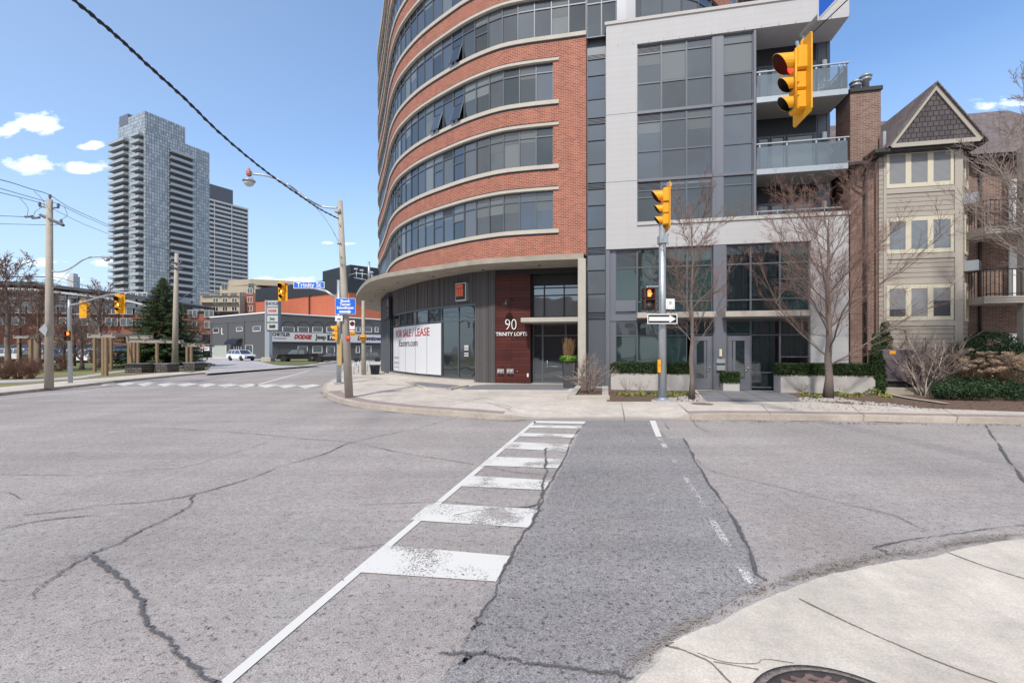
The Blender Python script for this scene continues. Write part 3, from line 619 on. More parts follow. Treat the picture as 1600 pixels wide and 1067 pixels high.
FP=Path([(3.35,20.24),(2.08,20.5),(.9,20.73),(-.3,21.05),(-1.22,21.5),(-2.3,22.2),(-3.3,23.02),(-4.3,23.9),(-5.2,24.8),(-6.1,25.9),(-6.9,27.1),(-7.55,28.4),(-8.1,29.7),(-8.9,31.9),(-9.9,34.6),(-11.0,37.4),(-11.9,39.9),(-12.4,42.3),(-12.2,44.8),(-10.8,47)],6)
FH=2.95
S862=FP.find(861.7); SEND=FP.L
def off862(k): return S862 if k<3 else 0.0
# brick bands
bk=MB()
ribbon(bk,FP,0,SEND,6.11,7.18,0,.35)
for k in range(7):
    zt=9.28+FH*k; zn=7.18+FH*(k+1)
    if k==6: zn=zt+.9
    ribbon(bk,FP,0,SEND,zt,zn,0,.35)
    if k<3: ribbon(bk,FP,0,S862,7.18+FH*k,9.28+FH*k,0,.35)
bk.build('brick_wall',BRICK,B)
sl_=MB(); dk=MB()
for k in range(7):
    s0=max(off862(k)-.27,0) if k<3 else 0
    ribbon(sl_,FP,s0,SEND,7.18+FH*k,7.36+FH*k,.07,.42)
    if k<3: ribbon(sl_,FP,s0,SEND,9.16+FH*k,9.28+FH*k,.06,.30)
    else: ribbon(sl_,FP,0,SEND,9.16+FH*k,9.28+FH*k,.06,.30)
    ribbon(dk,FP,s0+.05,SEND,9.281+FH*k,9.35+FH*k,.012,.1)   # dark soldier course
    ribbon(dk,FP,s0+.05,SEND,7.10+FH*k,7.179+FH*k,.012,.1)
sl_.build('sill_bands',SILL,B); dk.build('soldier_course',mat('brick_blue_black',(0.06,0.05,0.06),.8),B)
WN=[0]
def window_unit(parent,A,Bp,z0,z1,nrm,trs=(),fw=.045,gm=None,fm=None,name='window',dep=.09,louv=None,openp=None,pane=True,bl=0):
    """framed window between plan points A (right) and Bp (left); trs = transom heights; nrm outward"""
    a=Vector((A[0],A[1])); b=Vector((Bp[0],Bp[1])); w=(b-a).length; t=(b-a)/w; n=Vector(nrm)
    def P(x,o,z): q=a+t*x+n*o; return (q.x,q.y,z)
    def bx(mb,x0,x1,o0,o1,za,zb):
        p=[P(x0,o0,za),P(x1,o0,za),P(x1,o1,za),P(x0,o1,za),P(x0,o0,zb),P(x1,o0,zb),P(x1,o1,zb),P(x0,o1,zb)]
        mb.add(p,[(0,3,2,1),(4,5,6,7),(0,1,5,4),(1,2,6,5),(2,3,7,6),(3,0,4,7)])
    m=MB(); bx(m,0,fw*.5,-dep,.02,z0,z1); bx(m,w-fw*.5,w,-dep,.02,z0,z1)
    bx(m,fw*.5,w-fw*.5,-dep,.012,z0,z0+fw*.8); bx(m,fw*.5,w-fw*.5,-dep,.012,z1-fw*.8,z1)
    for tz in trs: bx(m,fw*.5,w-fw*.5,-dep,.008,tz-.028,tz+.028)
    if louv:
        zz=louv[0]
        while zz<louv[1]: bx(m,fw*.5,w-fw*.5,-.05,.005,zz,zz+.022); zz+=.05
    if openp:
        za,zb=openp
        c=[P(.06,.03,zb),P(w-.06,.03,zb),P(w-.06,.30,za),P(.06,.30,za)]; m.tube([c[0],c[1],c[2],c[3],c[0]],.022,4,smooth=False)
    f=m.build(name,fm or FRAME,parent)
    if pane:
        g=MB()
        g.quad(P(w,-.03,z0),P(0,-.03,z0),P(0,-.03,z1),P(w,-.03,z1))
        g.quad(P(w,-.045,z0),P(0,-.045,z0),P(0,-.045,z1),P(w,-.045,z1)) if False else None
        if openp: g.quad(P(w-.06,.30,openp[0]),P(.06,.30,openp[0]),P(.06,.03,openp[1]),P(w-.06,.03,openp[1]))
        g.build('pane',gm or GLASS,f)
        if bl:
            q=MB(); zb=z1-(z1-z0)*bl; q.quad(P(w-.03,-.026,zb),P(.03,-.026,zb),P(.03,-.026,z1-.03),P(w-.03,-.026,z1-.03)); q.build('blind',GLASSB,f)
    return f
rw=random.Random(11); MOD=.79
nmod=int((FP.find(608)-0)/MOD)
for k in range(5):
    s=off862(k); i=0
    ncol=18 if k<3 else 22
    for i in range(ncol):
        s1=s+MOD; A=FP.pt(s,-.10); Q=FP.pt(s1,-.10); n=FP.nrm((s+s1)/2)
        z0,z1=7.36+FH*k,9.16+FH*k; tr=[z1-.42]; lo=None; op=None
        if i in (7,): lo=(z1-.40,z1-.06)
        if i in (6,8): tr=[z1-.42,z1-.85]; op=(z0+.05,z1-.87) if rw.random()<.33 else None
        r=rw.random(); gm=GLASSB if r<.10 else (GLASSD if r<.24 else GLASS); bb=rw.choice((0,0,0,.25,.5,.35))
        window_unit(B,A,Q,z0,z1,n,tr,.05,gm,louv=lo,openp=op,bl=0 if op else bb)
        s=s1
# the long flank + top floors: one stuff-like part
fm=MB(); gm_=MB()
for k in range(7):
    if k<3: s=off862(k)+18*MOD
    elif k<5: s=22*MOD
    else: s=0
    z0,z1=7.36+FH*k,9.16+FH*k
    while s<SEND-.1:
        s1=min(s+MOD,SEND); A=FP.pt(s,-.10); Q=FP.pt(s1,-.10); n=FP.nrm((s+s1)/2)
        fm.tube([(A[0],A[1],z0),(A[0],A[1],z1)],.03,4,smooth=False)
        gm_.quad((Q[0],Q[1],z0),(A[0],A[1],z0),(A[0],A[1],z1),(Q[0],Q[1],z1)); 
        fm.tube([(A[0],A[1],z1-.42),(Q[0],Q[1],z1-.42)],.03,4,smooth=False)
        s=s1
o=fm.build('flank_window',FRAME,B,kind='stuff'); gm_.build('pane',GLASS,o)
# upper storeys to the right of the brick edge, above the white wing
UP=Path([(15.5,31),(13.2,25.6),(11.5,22.9),(9.75,21.1),(8.38,20.15),(7.07,19.8),(5.65,19.75),(4.6,19.98),(3.35,20.24)],6)
u2=MB(); ribbon(u2,UP,0,UP.L,18.02,19.0,0,.35); ribbon(u2,UP,0,UP.L,20.96,21.95,0,.35); u2.build('upper_brick_wall',BRICK,B)
m=MB(); ribbon(m,UP,UP.L-2.15,UP.L-1.35,16.0,18.02,-.03,.1); m.build('grey_panel',PANEL,B)
for zf in (15.9,18.95):
    s=0.3
    while s<UP.L-2.2:
        s1=min(s+.92,UP.L-2.15); A=UP.pt(s,-.06); Q=UP.pt(s1,-.06)
        if zf<17 or s>8: window_unit(B,A,Q,zf,zf+2.1,UP.nrm((s+s1)/2),[zf+1.65],.05,GLASS,name='upper_window')
        s=s1
for zf in (15.9,18.95):
    for s0,s1 in ((UP.L-1.33,UP.L-.68),(UP.L-.68,UP.L-.02)): window_unit(B,UP.pt(s0,-.06),UP.pt(s1,-.06),zf+.02,zf+2.1,UP.nrm(UP.L-.6),[zf+1.55],.05,GLASS,name='upper_window')
m=MB(); ribbon(m,UP,0,UP.L,16.0,22,-.3,.1); ribbon(m,FP,0,SEND,6.2,26.9,-.38,.1)
m.build('inner_core',DARK,B)
# roof
rp=[FP.pt(FP.L*i/30,.05) for i in range(31)]+[(20,48),(24,34)]
m=MB(); m.prism(rp,27.75,27.95); m.build('roof',TRIMD,B)
m=MB(); ribbon(m,FP,0,SEND,27.6,27.98,.10,.5); m.build('parapet',SILL,B)
# ---------------------------------------------------------------- canopy slab, column, entrance
CP=Path([(3.18,19.88),(1.3,20.25),(-.3,20.72),(-1.83,21.3),(-3.0,22.1),(-4.1,22.9),(-5.4,23.75),(-6.5,24.6),(-7.4,25.4),(-8.5,26.8),(-9.5,28.7),(-10.8,31.6),(-12.1,34.8),(-13.2,38.2),(-14.0,41.5),(-14.35,44.5),(-14.2,47.5),(-13.3,50),(-12,51.5)],6)
c=MB(); pts=[CP.pt(CP.L*i/60) for i in range(61)]
poly=pts+[(6,52),(RF(RU(917,20.35),22.9,0).x+.5,RF(RU(917,20.35),22.9,0).y)]
n_=len(poly); c.add([(p[0],p[1],6.109) for p in poly],[tuple(range(n_))]); c.add([(p[0],p[1],5.87) for p in poly],[tuple(range(n_-1,-1,-1))])
ribbon(c,CP,0,CP.L,5.87,6.11,.004,.02)
c.build('canopy',CONCD,B)
dl=MB()
for s_,o_ in ((2.2,-1.1),(5.6,-1.3),(9.2,-1.4),(13,-1.4),(17,-1.4),(21,-1.3),(25,-1.2)):
    p=CP.pt(s_,o_); dl.lathe([(.075,-.02),(.075,0)],(p[0],p[1],5.865),12)
dl.build('downlight',BLACK,B)
cu=RU(903,20.1); cu2=RU(915.5,20.1)
m=MB(RF); m.bbox(cu,20.02,0,cu2,20.50,5.87,.02); m.box(cu,20.50,0,cu+.12,22.5,5.869); m.build('column',CONC,B)
# shop front on its own tighter curve
WP=Path([(-.87,22.62),(-1.91,23.3),(-2.89,24.1),(-3.94,25.06),(-4.92,26.1),(-5.83,27.2),(-7.04,29.0),(-8.0,30.6),(-8.6,31.8)],8)
sw=WP.find(742.5); s608=WP.L
m=MB(); ribbon(m,WP,0,WP.L,4.22,5.87,0,.15); ribbon(m,WP,0,sw,.16,4.22,0,.15); w_=m.build('corrugated_cladding',CORR,B)
m=MB(); s=0.05
while s<WP.L:
    n=WP.nrm(s); p=WP.pt(s,.012); z0=.16 if s<sw-.05 else 4.24
    t=Vector((-n.y,n.x)); a=.022
    m.add([(p[0]-t.x*a-n.x*.012,p[1]-t.y*a-n.y*.012,z0),(p[0]+n.x*.01,p[1]+n.y*.01,z0),(p[0]+t.x*a-n.x*.012,p[1]+t.y*a-n.y*.012,z0),(p[0]-t.x*a-n.x*.012,p[1]-t.y*a-n.y*.012,5.86),(p[0]+n.x*.01,p[1]+n.y*.01,5.86),(p[0]+t.x*a-n.x*.012,p[1]+t.y*a-n.y*.012,5.86)],[(0,1,4,3),(1,2,5,4)])
    s+=.085
m.build('cladding_ribs',CORR,B)
m=MB(); ribbon(m,WP,sw,WP.L,-.3,.27,.12,.5); m.build('plinth',CONC,B)
for za,zb in ((.27,.34),(4.16,4.24)): m=MB(); ribbon(m,WP,sw,WP.L,za,zb,.03,.2); m.build('sill_rail',FRAME,B)
cut=[sw,WP.find(716),WP.find(690),WP.find(668),WP.find(650),WP.find(635),WP.find(624),WP.find(615),WP.L]
for i in range(len(cut)-1):
    a,b=cut[i],cut[i+1]; nn=2 if (b-a)>1.6 else 1
    for j in range(nn):
        s0,s1=a+(b-a)*j/nn,a+(b-a)*(j+1)/nn
        window_unit(B,WP.pt(s0,-.03),WP.pt(s1,-.03),.32,4.18,WP.nrm((s0+s1)/2),[3.42],.05,GLASSD,name='shop_window')
s690,s615=WP.find(690),WP.find(615.5)
m=MB(); ribbon(m,WP,s690,s615,.42,3.32,.045,.02); po=tagm(m.build('poster',POSTER,None),'white sale and lease poster covering the curved shop window under the canopy','poster'); ORG[po.name]=Vector((0,0,0))
m=MB()
for px in (668,650,635,624): s=WP.find(px); ribbon(m,WP,s-.012,s+.012,.42,3.32,.05,.01)
m.build('poster_seam',FRAME,po)
def onpath(P,s0,o,z): # text flows from left (large s) to right (small s)
    return lambda x,y,zz: Vector((*P.pt(s0-x,o-y),z+zz))
def pxs(P,a): return P.find(a)
sm=(pxs(WP,619)+pxs(WP,672))/2; wd=pxs(WP,619)-pxs(WP,672)
text('sale_text','FOR SALE / LEASE',.66,DRED,po,onpath(WP,sm,.056,2.86),.004,.004,sx=wd/5.2)
sm=(pxs(WP,623)+pxs(WP,656))/2; wd=pxs(WP,623)-pxs(WP,656)
text('site_text','iEastern.com',.62,mat('letter_grey',(0.05,0.055,0.075),.6),po,onpath(WP,sm,.056,2.24),.004,.0,sx=wd/3.7)
m=MB()
for z,a,b in ((1.32,617,624),(1.25,617,624),(.98,617,624),(.90,617,624),(.66,617,624)): ribbon(m,WP,WP.find(b),WP.find(a),z,z+.035,.056,.008)
m.build('small_print',mat('letter_grey2',(.25,.25,.22),.7),po)
m=MB()
for z in (2.02,1.93,1.82,1.62,1.5): ribbon(m,WP,WP.find(733),WP.find(725),z,z+.045,.02,.01)
m.build('window_lettering',WHITE,B)
# black side storefront past the corner
SP=Path([(-8.6,31.8),(-9.4,33.8),(-10.2,36.2),(-9.6,40),(-4,46)],5)
m=MB(); ribbon(m,SP,0,SP.L,0,5.87,0,.1); m.build('side_storefront',BLACK,B)
m=MB()
for s in (0.2,1.5,2.8,4.1): p=SP.pt(s,.12); m.box(p[0]-.14,p[1]-.14,-.2,p[0]+.14,p[1]+.14,5.86)
m.build('side_pier',FRAME,B)
for s0,s1 in ((.35,1.35),(1.65,2.65),(2.95,3.95)): window_unit(B,SP.pt(s0,.03),SP.pt(s1,.03),.4,3.5,SP.nrm(s0+.5),[2.9],.05,GLASSD,name='side_window')
m=MB()
ribbon(m,WP,WP.L-.9,WP.L,4.0,5.5,.30,.18); ribbon(m,SP,0,2.6,4.0,5.5,.30,.18); sg=tagm(m.build('shop_sign',BLACK,None),'black curved fascia sign wrapped round the shop corner under the canopy','sign'); ORG[sg.name]=Vector((0,0,0))
m=MB()
for z in (4.25,4.5): ribbon(m,WP,WP.L-.8,WP.L-.15,z,z+.09,.315,.01)
ribbon(m,WP,WP.L-.75,WP.L-.2,4.85,5.3,.315,.01); m.build('sign_lettering',PANEL,sg)
# orange emblem light box
s=WP.find(727); n=WP.nrm(s); p=WP.pt(s,.16); rz=math.atan2(-n.x,n.y)+math.pi
fr=FR((p[0],p[1],0),math.atan2(n.x,-n.y))
e=thing('emblem_box','square light box with an orange three bar emblem and white edge on the grey cladding','sign',(p[0],p[1],4.4))
m=MB(fr); m.bbox(-.40,-.14,4.40,.40,.16,5.35,.02); m.build('box_case',ALU,e)
m=MB(fr); m.box(-.345,-.150,4.46,.345,-.141,5.29); m.build('emblem_ground',BLACK,e)
m=MB(fr); m.box(-.30,-.160,5.08,.20,-.151,5.25)
for x in (-.30,-.12,.06): m.box(x,-.160,4.64,x+.14,-.151,5.05)
m.build('emblem',ORNG,e)
# wood wall
v0=22.05; ua,ub=RU(773,v0),RU(828.5,v0)
m=MB(RF); m.box(ua,v0,.17,ub,v0+.6,5.6); m.build('wood_wall',WOOD,B)
m=MB(RF); m.box(ua-.05,v0+.03,5.6,ub+4,v0+.8,5.869); m.box(ub,v0+.5,.1,ub+.12,v0+.62,5.6); m.build('recess_soffit',BLACK,B)
f90=lambda px,py,v=v0: (lambda x,y,z: RF(RU(px,v)+x,v-.05+y,RZ(px,py,v)+z))
text('number_text','90',.80,WHITE,B,f90(798.5,508),.03,-.012,sx=.80)
text('name_text','TRINITY LOFTS',.262,WHITE,B,f90(799.5,522.3),.02,.003,sx=.90)
m=MB(RF)
for px in (782.3,797.2): u=RU(px,v0); z=RZ(px,580,v0); m.bbox(u-.18,v0-.045,z-.12,u+.18,v0,z+.12,.01)
m.build('siamese_plate',ALU,B)
m=MB(RF)
for px in (782.3,797.2):
    u=RU(px,v0); z=RZ(px,580,v0)
    for d in (-.08,.08): m.lathe([(.055,-.14),(.06,-.05),(.03,0)],(u+d,v0-.04,z-.02),12,'y')
u=RU(808.5,v0); z=RZ(808.5,580,v0); m.lathe([(.03,-.05),(.03,0)],(u,v0,z),10,'y'); m.build('hose_connection',RIM,B)
u=RU(824.8,v0); z=RZ(824.8,586,v0); m=MB(RF); m.bbox(u-.04,v0-.03,z-.09,u+.04,v0,z+.09,.005); m.build('outlet_plate',WHITE,B)
# barn lamp on the wood wall
u=RU(799,v0); z=RZ(799,468,v0); lp=thing('barn_lamp','black gooseneck barn lamp over the white house number','lamp',RF(u,v0,z))
m=MB(RF); m.lathe([(.06,-.03),(.06,0)],(u,v0,z),12,'y'); m.tube([(u,v0,z),(u-.02,v0-.18,z+.05),(u-.10,v0-.42,z+.02),(u-.16,v0-.52,z-.12)],.013,6); m.build('arm',BLACK,lp)
m=MB(RF); m.lathe([(.03,.0),(.05,-.06),(.06,-.12),(.15,-.17),(.20,-.26),(.19,-.262)],(u-.16,v0-.52,z-.08),18); m.build('lamp_shade',BLACK,lp)
# lobby glazing
v1=22.55; xs=[833,850.5,881.5,904]
for i in range(3):
    a,b=RF(RU(xs[i+1],v1),v1,0),RF(RU(xs[i],v1),v1,0)
    window_unit(B,(a.x,a.y),(b.x,b.y),3.45,5.12,(-.198,-.98),[4.02+.55,4.95],.06,glassmat('glass_lobby',(0.20,0.24,0.27),.03,ior=1.9,rnd=.3) if i==0 else MAT['glass_lobby'],BLACK,'lobby_window')
m=MB(RF); m.box(RU(832,v1),v1-.02,5.12,RU(905,v1),v1+.05,5.87); m.build('lobby_header',BLACK,B)
for i,(a,b) in enumerate(((833,848),(848,884),(884,904))):
    A,Q=RF(RU(b,v1),v1,0),RF(RU(a,v1),v1,0)
    window_unit(B,(A.x,A.y),(Q.x,Q.y),.17,3.3,(-.198,-.98),[2.55],.09,GLASSD,FRAME if i!=1 else FRAME,'lobby_door' if i==1 else 'lobby_sidelight')
m=MB(RF); u=RU(853.5,v1); m.tube([(u,v1-.09,1.28),(u+.07,v1-.12,1.28),(u+.07,v1-.12,.95),(u,v1-.09,.95)],.016,6); m.tube([(u+.05,v1-.1,1.0),(u+.85,v1-.1,1.0)],.014,6); m.build('door_handle',ALU,B)
m=MB(RF); ua,ub=RU(813.5,20.9),RU(905,20.9); m.bbox(ua,20.9,RZ(860,503,20.9),ub,22.5,RZ(860,496.5,20.9)+.02,.015); m.build('entrance_slab',CONC,B)
m=MB(); m.poly([tuple(G(px,py,.156)) for px,py in [(775,600),(905,600),(886,609),(640+80,608),(740,602)]]); struct(m,'entrance_paving',PAVE)
m=MB(); m.poly([tuple(G(px,py,.158)) for px,py in [(640,597),(655,596.5),(728,603),(700,608.5),(668,606)]]); struct(m,'floor_grate',PAVE)
m=MB(); A=[tuple(G(px,py,.15))[:2] for px,py in [(636,598),(664,607),(701,609.5),(730,604)]]
for i in range(3):
    a,b=Vector(A[i]),Vector(A[i+1]); t=(b-a).normalized(); n=Vector((-t.y,t.x))*.09
    m.prism([(a-n)[:],(b-n)[:],(b+n)[:],(a+n)[:]],.1,.22+.001*i)
struct(m,'grate_kerb',MAT['kerb_concrete'])
# ---------------------------------------------------------------- recessed grey strip between brick and white wing
v2=20.75; ua,ub=RU(917.5,v2),RU(946,v2)
m=MB(RF); m.box(ua-.3,v2+.06,.1,ub+.3,v2+.2,16.0); m.build('strip_backing',FRAME,B)
m=MB(RF); rows=[]
for k in range(-2,3):
    b=9.28+FH*k
    for (z0,z1,ty) in ((b-.12+.0,b+.12,'l'),(b+.16,b+.95,'p'),(b+1.0,b+2.02,'g'),(b+2.08,b+2.76,'p')):
        rows.append((z0,z1,ty))
for (z0,z1,ty) in rows:
    if z0<.2 or z1>16: continue
    if ty=='l':
        lm=MB(RF); zz=z0
        while zz<z1-.01: lm.box(ua+.02,v2,zz,ub-.02,v2+.05,zz+.03); zz+=.06
        lm.build('strip_louvre',FRAME,B)
    else:
        q=MB(RF); q.box(ua+.02,v2,z0,ub-.02,v2+.05,z1); q.build('strip_window' if ty=='g' else 'strip_panel',GLASS if ty=='g' else glassmat('glass_panel',(.10,.115,.135),.10,ior=1.6,rnd=.2) if 'glass_panel' not in MAT else (GLASS if ty=='g' else MAT['glass_panel']),B)
# ---------------------------------------------------------------- white wing
vw=20.12; uL,uR=RU(947,vw),RU(1326.9,vw); uw0=RU(995.6,vw); uw1=RU(1182,vw)
UT=6.24; FT=.156
m=MB(RF)
m.box(uL,vw,15.08,uR,vw+1.45,16.07); m.box(uL,vw+.002,UT,uw0,vw+.6,15.08); m.box(uw0,vw+.001,UT,uR-.02,vw+.25,7.215); m.box(RU(1266.6,vw),vw+.003,.2,uR-.02,vw+1.0,UT)
m.build('white_cladding',WHITEP,B)
m=MB(RF); m.box(uL-.06,vw-.05,16.07,uR+.04,vw+1.5,16.2); m.build('coping',CONCP,B)
m=MB(RF); m.box(uw0,vw-.05,7.215,uR+.03,vw+.3,7.36); m.build('coping',CONCP,B)
m=MB(RF)
x=uL+.5
while x<uR: m.box(x,vw-.012,15.07,x+.012,vw,15.16); x+=.64
m.box(uL,vw-.004,12.12,uw0,vw,12.135); m.box(uL,vw-.004,9.17,uw0,vw,9.185); m.build('panel_clips',FRAME,B)
colpx=[995.6,1033.2,1072.4,1112.7,1129.8,1176.6]
vg=vw+.12
for k,(zb,zt) in enumerate(((7.36,9.16),(9.2,12.1),(12.15,15.06))):
    for i in range(5):
        a,b=RF(RU(colpx[i+1],vg),vg,0),RF(RU(colpx[i],vg),vg,0)
        if i==3:
            q=MB(RF); q.box(RU(colpx[i],vg),vg-.05,zb,RU(colpx[i+1],vg),vg+.1,zt); q.box(RU(colpx[i]+5.5,vg),vg-.065,zb,RU(colpx[i]+5.8,vg),vg-.05,zt); q.build('grey_pilaster',PANEL,B); continue
        if k==0: tr=[zt-.42]+([zt-.72] if i==0 else [])
        else: tr=[zt-.38,zb+1.25]
        window_unit(B,(a.x,a.y),(b.x,b.y),zb,zt,(-.198,-.98),tr,.07,(GLASSD if k==0 else GLASS),bl=rw.choice((0,0,.12,.3,.55)),louv=(zt-.36,zt-.06) if i==0 else None,name='wing_window',fm=FRAME)
q=MB(RF)
for z in (9.18,12.13): q.box(uw0,vg-.07,z-.06,uw1,vg+.1,z+.06)
q.box(RU(1176.6,vg),vg-.09,7.36,uw1,vg+1.3,15.08); q.build('mullion_band',PANEL,B)
# balconies
vb=vw+1.45; ue=RU(1297,vb)
for k,(zb,zt) in enumerate(((7.36,9.02),(9.22,11.98),(12.18,15.08))):
    q=MB(RF); q.box(uw1,vb,zb,ue,vb+.2,zt); q.build('balcony_wall',FRAME,B)
    q=MB(RF); q.box(uw1+.05,vb-.02,zt-.75,ue-.55,vb,zt-.02); q.build('shaded_header',BLACK,B)  # black stands for the header and the shade at the recess top
    for (p0,p1,gm) in ((1184,1202,GLASSD),(1204,1226,GLASSB),(1229,1272,GLASSB)):
        a,b=RF(RU(p1,vb),vb,0),RF(RU(p0,vb),vb,0)
        window_unit(B,(a.x-.198*.03,a.y-.03),(b.x-.198*.03,b.y-.03),zb,zt-.78,(-.198,-.98),[],.10,gm,name='balcony_door')
    u=RU(1287,vb); q=MB(RF); q.bbox(u-.09,vb-.12,zt-1.15,u+.09,vb,zt-.80,.03); q.build('wall_light',WHITE,B)
    q=MB(RF); q.box(RU(1277,vb),vb-.015,zb,RU(1277.5,vb),vb,zt); q.box(RU(1291,vb),vb-.015,zb,RU(1291.5,vb),vb,zt);q.build('panel_joint',TRIMD,B)
for z in (9.02,11.98):
    bal=MB(RF); bal.box(uw1,vw-.0,z,uR-.06,vw+1.45,z+.19); bal.build('balcony_slab',mat('slab_soffit',(0.26,0.255,0.24),.85,var=.08),B)
    q=MB(RF); q.box(uw1,vw-.03,z+.02,uR-.05,vw,z+.24); q.build('slab_edge',METAL,B)
    q=MB(RF); q.box(uw1+.02,vw-.012,z+.20,uR-.07,vw-.002,z+1.15); q.box(uR-.07,vw,z+.2,uR-.06,vw+1.45,z+1.15); q.build('balustrade_glass',RAILG,B)
    q=MB(RF); zr=z+1.30; q.box(uw1,vw-.03,zr-.045,uR,vw+.03,zr); q.box(uR-.09,vw,zr-.045,uR-.03,vw+1.45,zr)
    for px in (1187,1229.5,1275.5,1311,1320): u=RU(px,vw); q.box(u-.03,vw-.005,z+.05,u+.03,vw+.04,zr-.045)
    q.build('balustrade_rail',METAL,B)
q=MB(RF); q.box(uw1,vw+.08,7.53,uR-.2,vw+.12,7.57)
for px in (1185,1216,1260,1290): u=RU(px,vw); q.box(u-.015,vw+.08,7.36,u+.015,vw+.12,7.53)
q.build('low_rail',METAL,B)
# folding chair on the top balcony
u0=RU(1296,vw+.7); ch=thing('deck_chair','pale folding deck chair behind the glass balustrade of the top balcony','chair',RF(u0,vw+.7,12.17))
q=MB(RF)
for dv in (-.25,.25): q.tube([(u0-.35,vw+.7+dv,12.18),(u0-.3,vw+.7+dv,13.0)],.02,6); q.tube([(u0+.3,vw+.7+dv,12.18),(u0+.35,vw+.7+dv,13.05)],.02,6); q.tube([(u0-.38,vw+.7+dv,12.85),(u0+.4,vw+.7+dv,12.85)],.02,6)
q.build('frame',ALU,ch)
q=MB(RF); q.add([(u0-.3,vw+.47,12.62),(u0-.3,vw+.93,12.62),(u0+.3,vw+.93,12.55),(u0+.3,vw+.47,12.55),(u0+.45,vw+.93,13.1),(u0+.45,vw+.47,13.1)],[(0,1,2,3),(3,2,4,5)]); q.build('seat',POSTER,ch)
# two storey town house glazing
vt=vw+.16
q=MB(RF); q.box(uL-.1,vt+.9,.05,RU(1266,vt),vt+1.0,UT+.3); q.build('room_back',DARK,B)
cols=[961.8,995.6,1033.5,1073.4,1112.8]; cols2=[1134,1172.7,1218.5,1265.4]
q=MB(RF); q.box(uL,vt-.12,.15,RU(952.5,vt),vt+.9,UT); q.box(RU(952.5,vt),vt-.02,.15,RU(961.8,vt),vt+.1,UT); q.build('end_panel',PANEL,B)
q=MB(RF); q.box(RU(1113.5,vt),vt-.14,.15,RU(1133.5,vt),vt+.2,UT); q.box(RU(1115,vt),vt-.155,.16,RU(1131.5,vt),vt-.14,3.1); q.build('grey_pilaster',PANEL,B)
q=MB(RF); q.box(uL+.1,vt-.05,3.10,RU(1265.4,vt),vt+.12,3.40); q.box(RU(962,vt),vt-.07,3.52,RU(993,vt),vt-.05,4.0); q.build('spandrel',PANEL,B)
def wn(p0,p1,z0,z1,tr,gm,lou=None,nm='house_window',fw=.07):
    a,b=RF(RU(p1,vt),vt,0),RF(RU(p0,vt),vt,0); return window_unit(B,(a.x,a.y),(b.x,b.y),z0,z1,(-.198,-.98),tr,fw,gm,louv=lou,name=nm)
for i in range(4):
    wn(cols[i],cols[i+1],3.42,UT,[5.42,3.92],(GLASSG if i else GLASSG),(5.46,UT-.08) if i==0 else None)
for i in range(3): wn(cols2[i],cols2[i+1],3.42,UT,[5.42,3.92] if i<2 else [5.42,4.75,3.95],CLEAR if i<2 else GLASSG)
for i in range(3): wn(cols[i],cols[i+1],.6 if i==0 else .7,3.08,[2.45],GLASSG,(2.5,3.0) if i==0 else None)
wn(cols[3],cols[4],2.46,3.08,[],GLASSG); wn(cols2[0],cols2[1],2.46,3.08,[],GLASSG)
wn(cols2[1],cols2[2],.25,3.08,[2.45,.90],CLEAR); wn(cols2[2],cols2[3],.4,3.08,[2.45,1.55],CLEAR)
q=MB(RF)
q.box(RU(995.6,vt),vt-.03,1.30,RU(1033,vt),vt-.0,1.36); q.build('inner_transom',FRAME,B)
# curtains
def curtain(p0,p1,z0,z1,v,seed):
    r=random.Random(seed); q=MB(RF); u0,u1=RU(p0,v),RU(p1,v); n=int((u1-u0)/.035); P=[]
    ph=0
    for i in range(n+1): ph+=r.uniform(.5,1.3); P.append((u0+(u1-u0)*i/n,v+.05*math.sin(ph)))
    for i in range(n): q.quad((P[i][0],P[i][1],z0),(P[i+1][0],P[i+1][1],z0),(P[i+1][0],P[i+1][1],z1),(P[i][0],P[i][1],z1))
    q.build('curtain',CURT,B)
curtain(1173,1210,.2,3.05,vt+.22,1); curtain(1220,1262,1.6,3.05,vt+.22,2); curtain(1135,1168,3.5,UT,vt+.22,3); curtain(1175,1214,3.5,UT,vt+.22,4); curtain(1180,1200,.2,3.05,vt+.3,6)
# doors
def door(p0,p1,side,label):
    u0,u1=RU(p0,vt),RU(p1,vt); d=MB(RF); s0,s1=u0+(u1-u0)*.18,u0+(u1-u0)*.75
    zt,zb=2.42,.17; za,zz=.62,2.22
    d.box(u0,vt-.06,zb,s0,vt-.0,zt); d.box(s1,vt-.06,zb,u1,vt-.0,zt); d.box(s0,vt-.06,zb,s1,vt,za); d.box(s0,vt-.06,zz,s1,vt,zt)
    o=d.build('front_door',PANEL,B)
    g=MB(RF); g.box(s0,vt-.03,za,s1,vt-.02,zz); g.build('door_pane',GLASSD,o)
    g=MB(RF); x=s1-.12 if side>0 else s0+.04; g.box(x,vt-.037,za,x+.10,vt-.031,zz); g.build('frosted_strip',PANEL,o)
    h=MB(RF); hx=u1-.09; h.lathe([(.03,-.06),(.03,0)],(hx,vt-.06,1.08),10,'y'); h.tube([(hx,vt-.11,.98),(hx-.11,vt-.11,.98)],.012,6); h.build('handle',ALU,o)
    f=MB(RF); f.box(u0-.06,vt-.05,.17,u0-.005,vt+.05,2.46); f.box(u1+.005,vt-.05,.17,u1+.06,vt+.05,2.46); f.build('door_frame',FRAME,B)
door(1083,1111.5,1,''); door(1137,1171.5,-1,'')
for (p0,p1) in ((996,1119.5),(1133.8,1270.5)):
    q=MB(RF); q.bbox(RU(p0,vw-.55),vw-.55,3.17,RU(p1,vw-.55),vt,3.40,.012); q.build('door_canopy',CONC,B)
